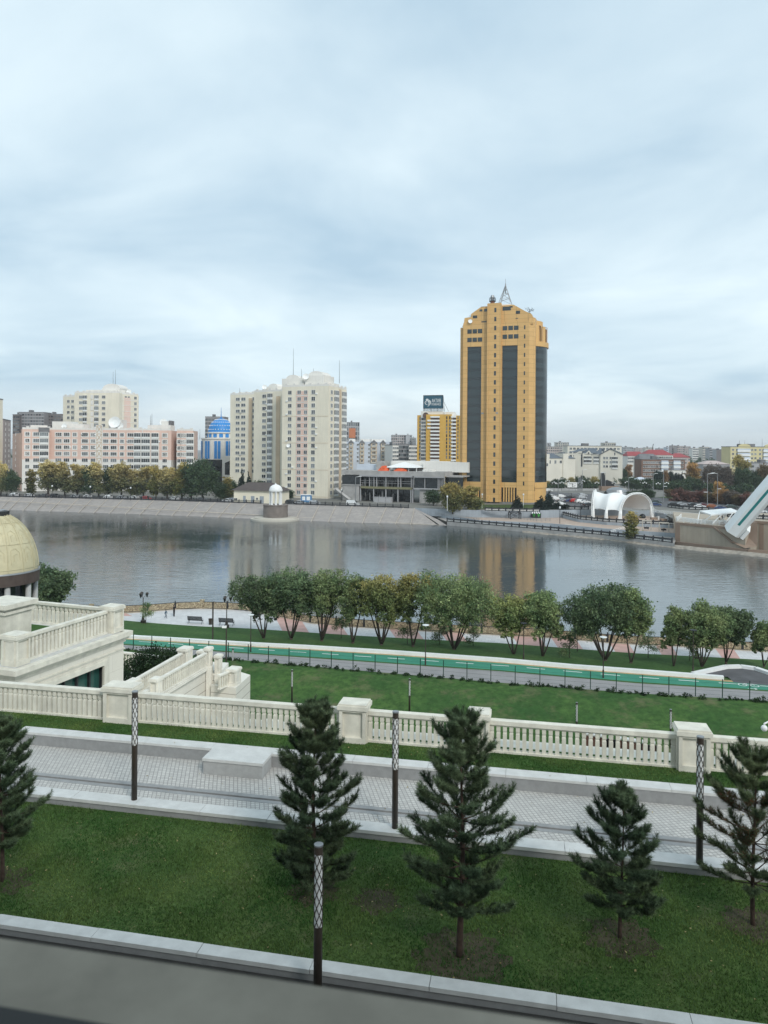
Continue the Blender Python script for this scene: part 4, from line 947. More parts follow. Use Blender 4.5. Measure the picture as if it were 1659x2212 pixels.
# ---- simple block with a window grid
def block(name, label, u0, u1, Y, vt, wall, cols, r, ww=1.6, wh=1.6, kind='two', depth=16, zb=ZG, Y1=None, band=None, roofm=None, roofh=0, trim=None, fh=3.1, group=None, vref=960, lim=100, mats=None):
    f = Fac(u0, Y, u1, Y1 or Y, vref); zt = f.z((u0+u1)/2, vt)
    rt = root(name, label, 'building', (f.p0.x, f.p0.y, zb), group)
    mb = MB(); fbox(mb, f, 0, f.L, 0, depth, zb, zt); mb.build('wall', [wall], rt)
    it = []
    for i in range(r):
        for c in cols: it.append((f, c*f.L, zt - 2.2 - i*fh, ww, wh, kind))
    it = [x for x in it if x[2] > zb+1]; put_windows(rt, it, mats, lim)
    mb = MB()
    if roofh:
        mb.M = f.M; mb.add([(-.6,-.6,zt),(f.L+.6,-.6,zt),(f.L+.6,depth+.6,zt),(-.6,depth+.6,zt),(depth*.4 if f.L > depth else 2,depth/2,zt+roofh),(f.L-(depth*.4 if f.L > depth else 2),depth/2,zt+roofh)], [(0,1,5,4),(1,2,5),(2,3,4,5),(3,0,4),(0,3,2,1)]); mb.M = None
    else: fbox(mb, f, -.15, f.L+.15, -.15, depth+.15, zt, zt+.5); fbox(mb, f, f.L*.3, f.L*.42, depth*.3, depth*.6, zt+.5, zt+2.6)
    mb.build('roof', [roofm or M['roof_grey']], rt)
    if band:
        mb = MB()
        for i in range(r+1): fbox(mb, f, 0, f.L, -.12, 0, zt-.9-i*fh, zt-.35-i*fh)
        mb.build('floor_band', [band], rt)
    return rt, f, zt
M['brown_wall'] = mat('brown brick block', (.13,.11,.105), .85, .15, .3)
M['brown2'] = mat('grey brown block', (.22,.2,.2), .85, .15, .3)
M['far_grey'] = mat('far grey block', (.36,.36,.37), .85, .15, .05)
M['far_pink'] = mat('far pinkish block', (.42,.35,.33), .85, .15, .05)
M['far_cream'] = mat('far cream block', (.5,.47,.41), .85, .15, .05)
M['blue_wall'] = mat('pale blue white block', (.52,.57,.64), .85, .1, .1)
cc = lambda n, a=.06, b=.94: [a + (b-a)*i/(n-1) for i in range(n)]
block('apartment_block', 'cream tower sliver at the left edge of the picture, banded floor by floor', -110, -30, 372, 859, M['cream_wall'], [.3,.55,.8], 14, band=M['white_wall'])
block('apartment_block', 'narrow pinkish apartment end just right of the left edge, beside the cream sliver', 6.5, 23, 420, 908, M['far_pink'], [.3,.75], 9, 1.5, 1.6, Y1=445)
block('apartment_block', 'grey block with brown left end on the far left skyline', 40, 95, 720, 891, M['brown2'], cc(9), 11, 1.8, 1.5, 'dark', band=M['far_grey'])
block('apartment_block', 'dark brown narrow block at the left end of the far left skyline', 27, 41, 715, 896, M['brown_wall'], [.25,.6,.9], 11, 1.8, 1.5, 'dark')
block('apartment_block', 'dark brown block on the skyline just left of the cream tower block', 95, 136, 730, 895, M['brown_wall'], cc(6), 11, 1.8, 1.5, 'dark', band=M['brown2'])
block('apartment_block', 'grey high rise peeping out behind the blue dome', 443, 484, 620, 901, M['brown2'], cc(6), 7, 2, 1.6, 'dark', band=M['far_grey'])
block('apartment_block', 'orange and white high rise right of the tallest cream block', 749, 775.5, 900, 913, M['far_grey'], cc(6), 8, 1.8, 4.0, 'dark', fh=5.5)
o = bpy.data.objects  # orange infill of that tower
fo = Fac(754, 899.5, 768, 899.5, 930); rt_o = [x for x in o if x.get('label','').startswith('orange and white')][0]
mb = MB(); fbox(mb, fo, 0, fo.L, -.3, 0, fo.z(760,946), fo.z(760,925)); mb.build('orange_panel', [mat('orange cladding', (.5,.17,.07), .7)], rt_o)
put_windows(rt_o, [(fo, fo.L*k, fo.z(760,930+9*j)-.0, 1.6, 3.6, 'one') for k in (.2,.5,.8) for j in (0,1)])
# ---- blue domed building
def blue_dome():
    f = Fac(420,432,497,428,950); rt = root('domed_building', 'white and blue building with a ribbed blue dome and black glass base', 'building', (f.p0.x,f.p0.y,ZG))
    M['blue'] = mat('bright blue panel', (.03,.22,.56), .5, .1, .3); zc = f.z(458,950)
    c = f.w(f.s(465), 12, 0); r = f.s(491.5)-f.s(438.5); r /= 2; R_ = (f.s(500)-f.s(421))/2; cR = f.w((f.s(500)+f.s(421))/2, R_, 0)
    z0, z1, z2, z3 = f.z(458,992), f.z(458,949), f.z(458,940), f.z(458,935)
    mb = MB(); mb.lathe([(R_*.98,ZG),(R_*.98,z0)], cR, 32); mb.build('glass_base', [M['dark_glass']], rt)
    mb = MB(); mb.lathe([(R_,z0-.2),(R_,z1),(R_+.4,z1+.1),(R_+.4,z1+.8),(r+1,z1+.9),(r+.3,z1+.9),(r+.3,z3),(r+.9,z3),(r+.9,z3+.6),(.01,z3+.6)], cR, 40); mb.build('wall', [M['white_wall']], rt)
    mb = MB()
    for i in range(11):
        a = -PI/2 + (i-5)*2*PI/11 + .04
        for k in (-.088, .088):
            p = Vector((cR.x+(R_+.05)*math.cos(a+k), cR.y+(R_+.05)*math.sin(a+k), 0)); t = Vector((-math.sin(a), math.cos(a), 0))*.8
            o_ = Vector((math.cos(a), math.sin(a), 0))*.15
            mb.quad(p-t+o_+Vector((0,0,z0+.3)), p+t+o_+Vector((0,0,z0+.3)), p+t+o_+Vector((0,0,z1-1)), p-t+o_+Vector((0,0,z1-1)))
    mb.build('blue_panel', [M['blue']], rt)
    mb = MB()
    for i in range(14):
        a = 2*PI*i/14; p = Vector((cR.x+(r+.4)*math.cos(a), cR.y+(r+.4)*math.sin(a), 0)); t = Vector((-math.sin(a), math.cos(a), 0))*1.1; o_ = Vector((math.cos(a), math.sin(a), 0))*.05
        mb.quad(p-t+o_+Vector((0,0,z1+1.2)), p+t+o_+Vector((0,0,z1+1.2)), p+t+o_+Vector((0,0,z3-.4)), p-t+o_+Vector((0,0,z3-.4)))
    mb.build('drum_window', [M['blue']], rt)['kind'] = 'stuff'
    hd = f.z(465,902)-z3-.6; prof = [(r*math.cos(t), z3+.6+hd*math.sin(t)) for t in np.linspace(0, PI/2-.02, 12)]
    mb = MB(); mb.lathe(prof, cR, 36); d_ = mb.build('dome', [M['blue']], rt, smooth=True)
    mb = MB()
    for j in range(4):
        t = .18 + j*.3
        for i in range(28):
            a = 2*PI*(i+.5*(j % 2))/28; mb.ball((cR.x+r*1.0*math.cos(t)*math.cos(a), cR.y+r*math.cos(t)*math.sin(a), z3+.6+hd*math.sin(t)), .34, n=6, k=4)
    mb.build('stud', [M['white']], d_)['kind'] = 'stuff'
    mb = MB(); top = Vector((cR.x, cR.y, z3+.5+hd)); mb.tube([top, top+Vector((0,0,1.2)), top+Vector((0,0,6.5))], [.7,.25,.08], 6); mb.build('spire', [M['blue']], rt)
    f2 = Fac(480,418,497,418,1000); mb = MB(); fbox(mb, f2, 0, f2.L, 0, 8, ZG, f2.z(488,985)); mb.build('entrance_block', [M['white_wall']], rt)
    mb = MB(); mb.M = f2.M; mb.slab([(f2.s(486),f2.z(490,1000)),(f2.s(497)-.05,f2.z(490,995)),(f2.s(497)-.05,ZG+8),(f2.s(486),ZG+8)], -.1, .0); mb.M = None; mb.build('entrance_glass', [M['dark_glass']], rt)
    masts(rt, [(f.w(2,3,z1), 6)])
blue_dome()
# ---- gabled blue white row and grey panel houses
def gable_row():
    f = Fac(744,600,846,604,970); rt = root('apartment_row', 'row of pale blue apartments with tan gabled bays behind the building site', 'building', (f.p0.x,f.p0.y,ZG)); zt = f.z(800,954)
    mb = MB(); fbox(mb, f, 0, f.L, 0, 14, ZG, zt); mb.build('wall', [M['blue_wall']], rt)
    mb = MB(); mt = MB(); it = []
    fh = 3.3; za = f.z(800,961)
    for xa, xb in [(150,205),(295,350),(440,520),(572,630)]:
        s0, s1 = f.s(qC(xa,0)[0]), f.s(qC(xb,0)[0])
        fbox(mb, f, s0, s1, -1.2, 0, ZG, zt-1.6); mb.M = f.M; mb.slab([(s0-.6,zt-1.6),(s1+.6,zt-1.6),(s1+.6,zt-1.1),((s0+s1)/2,zt+1.4),(s0-.6,zt-1.1)], -1.4, .6, 1); mb.M = None
        for i in range(7):
            fbox(mt, f, s0+.3, s1-.3, -1.75, -1.2, za-i*fh-1.7, za-i*fh-.6); it.append((f, (s0+s1)/2, za-i*fh+.1, (s1-s0)*.6, 1.4, 'two'))
    mb.build('gable_bay', [M['beige_dark'], M['roof_grey']], rt); mt.build('balcony', [M['far_cream']], rt)
    it = [(Facs, s, z, w_, h, k) for Facs, s, z, w_, h, k in it]
    class Off:                       # windows of the bays sit 1.2 m forward
        rz = f.rz
        @staticmethod
        def w(s, y, z): return f.w(s, y-1.2, z)
        M = f.M @ Matrix.Translation((0,-1.2,0))
    it = [(Off, s, z, w_, h, k) for _, s, z, w_, h, k in it]
    for xq in (127,267,417,662,695):
        for i in range(7): it.append((f, f.s(qC(xq,0)[0]), za-i*fh, 1.6, 1.6, 'two'))
    put_windows(rt, it)
    mb = MB()
    for xa, xb in [(160,240),(310,440),(455,640)]: fbox(mb, f, f.s(qC(xa,0)[0]), f.s(qC(xb,0)[0]), 4, 12, zt, zt+2.2)
    mb.build('roof_house', [M['white_wall']], rt)
gable_row()
block('apartment_block', 'white panel house with regular windows left of the yellow and white tower', 848, 861, 580, 962, M['white_wall'], [.2,.5,.8], 6, 2, 1.8, 'two', Y1=582)
block('apartment_block', 'grey brown patterned panel house between two white ones behind the building site', 861.3, 883, 584, 960, M['brown2'], cc(7), 6, 1.5, 2.2, 'dark', band=M['far_grey'])
block('apartment_block', 'white panel house touching the yellow and white tower on its left', 883.5, 901, 580, 962, M['white_wall'], cc(4,.12,.88), 6, 2, 1.8, 'two')
block('apartment_block', 'distant brown and white towers on the skyline left of the yellow tower', 845, 876, 1250, 940, M['far_pink'], cc(7), 9, 2.6, 2.6, 'dark', band=M['far_grey'], fh=4.2)
block('apartment_block', 'plain grey distant block right next to the brown and white skyline towers', 876.5, 890, 1245, 940, M['far_grey'], [.8], 8, 2.6, 2.4, 'dark', fh=4.2)
block('apartment_block', 'small pale distant block beside the yellow and white tower on the skyline', 889.5, 899.5, 1230, 946, M['far_cream'], cc(3,.2,.8), 6, 2.2, 2.2, 'dark', band=M['far_grey'])
# ---- yellow and white tower with billboard
def yellow_tower():
    M['yellow'] = mat('yellow render', (.60,.36,.075), .8, .08, .2)
    f = Fac(900,520,996,512,950); rt = root('apartment_tower', 'yellow and white apartment tower with striped balconies left of the golden tower', 'building', (f.p0.x,f.p0.y,ZG))
    S = lambda x: f.s(qC(x,0)[0], 950); Z = lambda y: f.z(940, qC(0,y)[1])
    mb = MB(); zt = Z(365); w = MB()
    fbox(mb, f, S(1050), S(1102), 1.5, 20, ZG, zt, 0); fbox(mb, f, S(1102), S(1190), .6, 20, ZG, Z(312), 1); fbox(mb, f, S(1175), S(1240), -.4, 18, ZG, zt+.4, 0); fbox(mb, f, S(1235), S(1362), 0, 18, ZG, zt+.4, 0); fbox(mb, f, S(1355), S(1512), -.4, 18, ZG, zt+.4, 0)
    fbox(mb, f, S(1510), S(1575), .5, 18, ZG, Z(360), 1); fbox(mb, f, S(1572), S(1640), .2, 18, ZG, Z(375), 0); fbox(mb, f, S(1190), S(1380), 3, 15, zt, Z(312), 1); fbox(mb, f, S(1420), S(1530), 4, 14, zt, Z(322), 1)
    mb.build('wall', [M['yellow'], M['white_wall']], rt)
    mb = MB(); n = 13; z0 = Z(392); dz = (Z(392)-Z(965))/12
    for i in range(n):
        z = z0 - i*dz; a = S(1195) if i in (1,2,3) else S(1236); fbox(mb, f, a, S(1356), -1.3, 0, z-.5, z+.6, 0); fbox(mb, f, S(1236), S(1352), -.45, 0, z-dz+.62, z-.52, 1)
        fbox(mb, f, S(1510), S(1573), -1.0, .5, z-.5, z+.6, 0); fbox(mb, f, S(1530), S(1570), .05, .5, z-dz+.62, z-.52, 1)
    mb.build('balcony', [M['white'], M['recess']], rt)
    it = []
    for i in range(12):
        z = z0 - i*dz - 1.4
        for x in (1133,): it.append((Sh(f,.55), S(x), z, 2.8, 2.0, 'two'))
        it += [(Sh(f,-.45), S(1450), z+1, .8, 1.9, 'dark'), (Sh(f,-.45), S(1490), z+1, .7, 1.9, 'dark'), (Sh(f,.15), S(1598), z+1, .7, 1.9, 'dark'), (Sh(f,1.45), S(1088), z+.5, .9, 1.9, 'dark'), (Sh(f,.55), S(1163), z, 1.2, 1.4, 'dark')]
    put_windows(rt, it)
    mb = MB(); p = f.w(S(1168), .3, Z(370)); mb.M = Matrix.Translation(p) @ Matrix.Rotation(PI/2, 4, 'X'); mb.lathe([(1e-3,0),(2.1,0),(2.1,.4)], n=18); mb.M = None; mb.build('round_window', [M['recess']], rt)
    # billboard with its lion head emblem and lettering
    bb = root('billboard', 'dark teal rooftop billboard with a white crowned lion head and Cyrillic lettering', 'billboard', f.w(S(1260), 4, Z(312)))
    zb, zt_ = Z(278), Z(98); x0, x1 = S(1126), S(1392); M['teal'] = mat('dark teal sign face', (.018,.085,.13), .6, .1, .3)
    mb = MB(); fbox(mb, f, x0+.25, x1-.25, 2.2, 2.6, zb+.25, zt_-.25); pn = mb.build('panel', [M['teal']], bb)
    mb = MB()
    for a in ((x0,x1,zb,zb+.3),(x0,x1,zt_-.3,zt_),(x0,x0+.3,zb+.3,zt_-.3),(x1-.3,x1,zb+.3,zt_-.3)): fbox(mb, f, a[0], a[1], 2.0, 2.7, a[2], a[3])
    mb.build('frame', [M['dark']], bb)
    mb = MB()
    for i in range(15):
        a = x0 + (x1-x0)*i/14; mb.bar(f.w(a,2.4,Z(312)), f.w(a,2.4,zb), .12)
        if i < 14: b_ = x0 + (x1-x0)*(i+1)/14; mb.bar(f.w(a,2.4,Z(312)), f.w(b_,2.4,zb), .1); mb.bar(f.w(b_,2.4,Z(312)), f.w(a,2.4,zb), .1)
    for i in range(4): a = x0 + (x1-x0)*i/3; mb.bar(f.w(a,8,Z(312)), f.w(a,2.7,zt_-1), .14); mb.bar(f.w(a,8,Z(312)), f.w(a,2.7,zb+2), .1)
    mb.bar(f.w(x1,2.7,zt_-4), f.w(x1+3,7,Z(312)), .14); mb.build('support', [M['dark']], bb)
    for body, ya, yb, xa, xb in [('АКТИВ',195,147,1240,1360),('ЛОМБАРД',240,205,1234,1360)]:
        cu = bpy.data.curves.new('lettering', 'FONT'); cu.body = body; cu.size = 1; cu.extrude = .03
        to = bpy.data.objects.new('lettering', cu); col.objects.link(to); dg = bpy.context.evaluated_depsgraph_get(); me = bpy.data.meshes.new_from_object(to.evaluated_get(dg)); bpy.data.objects.remove(to)
        co = np.array([v.co[:] for v in me.vertices]); lo, hi = co.min(0), co.max(0)
        X0, X1, Z0, Z1 = S(xa), S(xb), Z(ya), Z(yb)
        for v in me.vertices:
            s = X0 + (v.co.x-lo[0])/(hi[0]-lo[0])*(X1-X0); z = Z0 + (v.co.y-lo[1])/(hi[1]-lo[1])*(Z1-Z0); v.co = f.w(s, 2.14 - v.co.z, z) - bb.location
        me.materials.clear(); me.materials.append(M['white']); link('lettering', me, pn)
    mb = MB()
    def sh(pts): mb.add([f.w(S(x), 2.15, Z(y)) for x, y in pts], [tuple(range(len(pts)))])
    def arc(pts, w0, w1):
        n = len(pts)
        for i in range(n-1):
            (xa, ya), (xb, yb) = pts[i], pts[i+1]; d = math.hypot(xb-xa, yb-ya); nx, ny = -(yb-ya)/d, (xb-xa)/d
            wa = w0+(w1-w0)*i/(n-1); wb = w0+(w1-w0)*(i+1)/(n-1); sh([(xa-nx*wa,ya-ny*wa),(xb-nx*wb,yb-ny*wb),(xb+nx*wb,yb+ny*wb),(xa+nx*wa,ya+ny*wa)])
    sh([(1157,150),(1165,158),(1172,140),(1178,156),(1186,138),(1188,156),(1197,146),(1193,164),(1162,164)])      # crown
    arc([(1168,170),(1190,164),(1210,168),(1224,184),(1226,204),(1214,224),(1196,240),(1184,250)], 6, 2)               # mane
    arc([(1196,176),(1212,190),(1213,208),(1200,224),(1188,232)], 5, 2); arc([(1186,180),(1200,194),(1198,210),(1186,220)], 4, 1.5)
    arc([(1168,172),(1154,186),(1147,200),(1154,206),(1162,212),(1160,222),(1176,224)], 4, 3); arc([(1166,190),(1180,194)], 3, 1)
    mb.build('emblem', [M['white']], pn)
yellow_tower()
# ---- golden tower
def golden_tower():
    gold = M['gold'] = brick_mat('golden cladding', (.665,.41,.155), (.585,.355,.13), (.38,.23,.075), 1.95, .06, 0, axes='wall', stain=.22, width=3.3, rough=.5, bump=0)
    goldp = M['gold2'] = mat('plain golden cladding', (.62,.38,.14), .5, .07, .2)
    peach = mat('peach roof sheet', (.75,.58,.42), .7, .08, .3)
    tg = glass_mat('tower curtain glass', (.006,.012,.015), (.013,.021,.024), .05, .05, .7, band=3.93)
    rz = R(-17.6); c = A(1072,1088,322); d = Vector((math.cos(rz), math.sin(rz), 0)); W = 32.7
    p0 = Vector((c.x,c.y,0)) - d*(W*.512); f = Fac.__new__(Fac); f.p0 = p0; f.d = d; f.L = W; f.rz = rz; f.M = Matrix.Translation(p0) @ Matrix.Rotation(rz, 4, 'Z'); f.n = Vector((-d.y, d.x, 0))
    rt = root('golden_tower', 'golden office tower with dark vertical glass strips, gabled crown and rooftop antennas', 'tower', (p0.x,p0.y,ZG))
    k = W/712; S = lambda x: (x-535)*k                 # from picture columns of the tower
    zz = .0491*1.0; Z = lambda y: ZG + (2025-y)*.0494
    D = 31.0; sh = Z(460)
    w = MB()
    gl = [(S(612),S(748)),(S(945),S(1090))]            # glass strips
    xs = [1.6, gl[0][0], gl[0][1], gl[1][0], gl[1][1], W-2.4]
    zg0, zg1 = Z(1840), Z(640)
    fbox(w, f, 0, 2.2, 2.0, D-2, ZG, sh)               # recessed left corner
    for a, b in ((xs[0],xs[1]),(xs[2],xs[3]),(xs[4],xs[5])): fbox(w, f, a, b, 0, D, ZG+.6, sh+1.5)
    for a, b in gl:
        fbox(w, f, a, b, 0, D, zg1, sh+1.5); fbox(w, f, a, b, 0, D, Z(1885), zg0); fbox(w, f, a, b, 1.2, D, zg0, zg1, 0); fbox(w, f, a, b, 1.5, D, ZG+.6, Z(1885))
    # chamfered right corner and the right side wall
    w.M = f.M; w.prism([(W-2.4,0),(W,2.2),(W,D-2),(W-2.4,D)], ZG+.6, Z(400)); w.M = None
    # crown: stepped gable extruded through the depth
    w.M = f.M
    prof = [(-.0,sh),(S(560),Z(455)),(S(572),Z(440)),(S(582),Z(380)),(S(645),Z(375)),(S(645),Z(347)),(S(735),Z(292)),(S(1050),Z(284)),(S(1160),Z(347)),(S(1215),Z(372)),(W-.8,Z(400)),(W-.8,sh)]
    w.slab([(S(560),sh+.1)] + prof[1:11] + [(W-.8,sh+.1)], .3, D-1.2); w.M = None
    w.build('wall', [gold], rt)
    mb = MB(); fbox(mb, f, S(812), S(938), -1.5, 1, ZG+.6, Z(268)); fbox(mb, f, S(808), S(822), -1.8, -1.4, ZG+.6, Z(272)); mb.build('centre_pier', [gold], rt)
    mb = MB(); fbox(mb, f, -.3, W+.3, -.3, D, ZG, ZG+.6); mb.build('plinth', [M['dconc']], rt)
    mb = MB()
    for a, b in gl: fbox(mb, f, a+.02, b-.02, .7, 1.2, zg0, zg1)
    fbox(mb, f, gl[0][0], gl[0][1], .9, 1.5, ZG+.7, Z(1885)); fbox(mb, f, gl[1][0], gl[1][1], .9, 1.5, ZG+.7, Z(1885)); mb.build('glass_strip', [tg], rt)
    for a, b in gl:
        for i in range(1, 6): x = a + (b-a)*i/6; mb = MB(); fbox(mb, f, x-.28, x+.28, .1, .9, ZG+.7, Z(1885)); mb.build('fin', [goldp], rt)
    # curved glass bay of the right side
    cy, rb = 13.5, 10.5; cx = W - 6.2
    mb = MB(); mb.M = f.M; a0, a1 = -1.02, 1.02
    mb.lathe([(rb-.15,zg0),(rb-.15,zg1)], (cx,cy), 20, 0, a0, a1); mb.M = None; mb.build('curved_glass', [tg], rt)
    for nm_, z0, z1, r in [('bay_base',ZG+.6,Z(1890),rb-.3),('bay_sill',Z(1890),zg0,rb),('bay_collar',zg1,Z(597),rb+.35)]:
        mb = MB(); mb.M = f.M; mb.lathe([(rb-4,z0),(r,z0),(r,z1),(rb-4,z1)], (cx,cy), 20, 0, a0, a1); mb.M = None; mb.build(nm_, [goldp], rt)
    for i in range(5):
        a = a0 + .12 + (a1-a0-.24)*i/4; mb = MB(); mb.M = f.M; mb.lathe([(rb-3,Z(597)),(rb-.1,Z(597)),(rb-.1,Z(460)),(rb-3,Z(440))], (cx,cy), 3, 0, a-.1, a+.1); mb.M = None; mb.build('bay_fin', [goldp], rt)
    mb = MB(); mb.M = f.M; mb.lathe([(rb-2.2,Z(597)),(rb-2.2,Z(405)),(rb-6,Z(385))], (cx,cy), 14, 0, a0, a1); mb.M = None; mb.build('bay_crown', [goldp], rt)
    mb = MB(); fbox(mb, f, W-.02, W+.05, 3.2, 7.4, ZG+5.5, ZG+7.3); mb.build('side_window', [M['dark_glass']], rt)
    # windows
    dk = [goldp, tg, tg]; it = []
    for y in (504,579):
        for x in (633,683,733): it.append((f, S(x), Z(y), 1.95, 1.85, 'dark'))
    for y in (488,563):
        for x in (970,1024,1076): it.append((f, S(x), Z(y), 1.95, 1.85, 'dark'))
    for i in range(22): it.append((Sh(f,-1.5), S(884), Z(330+79.2*i), .85, 1.9, 'dark'))
    for i in range(18): it.append((f, S(1155), Z(487+80*i), .55, 1.7, 'dark'))
    for x, y, w_, h_ in [(740,320,1.2,.9),(787,320,1.5,1.2),(683,375,1.9,1.2),(1090,352,1.8,1.3),(985,315,3.6,1.7),(1025,302,1.4,.6),(770,422,2.2,.5),(1080,405,1.0,.35)]: it.append((Sh(f,.3) if y < 460 else f, S(x), Z(y), w_, h_, 'dark'))
    put_windows(rt, it, dk)
    mb = MB()
    for x in (762,905): fbox(mb, f, S(x)-.5, S(x)+.5, -.05 if x < 800 else -1.55, 0, Z(1240), Z(1226))
    mb.build('vent', [M['steel']], rt)
    mb = MB(); fbox(mb, f, S(818), S(842), -1.85, -1.5, ZG+.7, ZG+3.2); mb.build('door', [goldp], rt)
    # roof pyramid, mast, chimney
    mb = MB(); mb.M = f.M; zr = Z(286); ap = (S(930), D*.45, Z(228))
    mb.add([(S(735),.6,zr),(S(1055),.6,zr),(S(1055),D-1.5,zr),(S(735),D-1.5,zr),(S(850),D*.35,Z(236)),(S(975),D*.35,Z(236)),(S(975),D*.6,Z(236)),(S(850),D*.6,Z(236))], [(0,1,5,4),(1,2,6,5),(2,3,7,6),(3,0,4,7),(4,5,6,7)]); mb.M = None; mb.build('roof', [peach], rt)
    mb = MB(); b0 = Z(238)+1; top = f.w(S(928), D*.45, Z(100)+2.8); bs = [f.w(S(928)+i*2.6, D*.45+j*2.6, b0) for i, j in ((-1,-1),(1,-1),(1,1),(-1,1))]
    for p in bs: mb.tube([p, top], .14, 5)
    for t in (.25,.5,.72):
        q = [p.lerp(top, t) for p in bs]; t2 = max(0, t-.25); q2 = [p.lerp(top, t2) for p in bs]
        for i in range(4): mb.tube([q[i], q[(i+1)%4]], .08, 4); mb.tube([q2[i], q[(i+1)%4]], .07, 4)
    mb.tube([top, top+Vector((0,0,2.6))], .08, 5); mb.tube([top-Vector((0,0,4)), top+Vector((0,0,.5))], .25, 6); mb.build('antenna', [M['steel']], rt)
    mb = MB(); cpt = f.w(S(795), D*.5, 0); cen = (cpt.x, cpt.y); mb.lathe([(1.0,Z(300)),(1.0,Z(182))], cen, 14, 1); mb.lathe([(1.5,Z(186)),(1.5,Z(180)),(.9,Z(180))], cen, 14)
    mb.lathe([(.8,Z(182)),(.8,Z(156)),(1.1,Z(154)),(.7,Z(128)),(1e-3,Z(127))], cen, 14, 2)
    for i in range(10):
        a = 2*PI*i/10; mb.tube([(cen[0]+1.45*math.cos(a), cen[1]+1.45*math.sin(a), Z(182)), (cen[0]+1.45*math.cos(a), cen[1]+1.45*math.sin(a), Z(153))], .05, 4)
    for z in (168,153): mb.tube([(cen[0]+1.45*math.cos(2*PI*i/14), cen[1]+1.45*math.sin(2*PI*i/14), Z(z)) for i in range(15)], .06, 4)
    mb.build('chimney', [M['dark'], mat('rust brown', (.18,.08,.05)), M['steel']], rt)
    mb = MB(); p = f.w(S(1185), 6, Z(362)); rdm = random.Random(2)
    for i in range(26):
        a = p + Vector((rdm.uniform(-1.6,1.6), rdm.uniform(-1,1), rdm.uniform(0,2.6))); mb.tube([a, a+Vector((rdm.uniform(-1.2,1.2),rdm.uniform(-1,1),rdm.uniform(.3,1.2)))], .06, 4)
    mb.tube([p-Vector((0,0,1)), p+Vector((0,0,2.8))], .1, 4); mb.build('antenna_cluster', [M['dark']], rt)
    dish(rt, f.w(S(640), -.4, Z(415)-1.2), .95); masts(rt, [(f.w(S(622),3,Z(377)), 1.6), (f.w(S(632),3,Z(377)), 1.8), (f.w(S(605),3,Z(380)), .9)])
golden_tower()
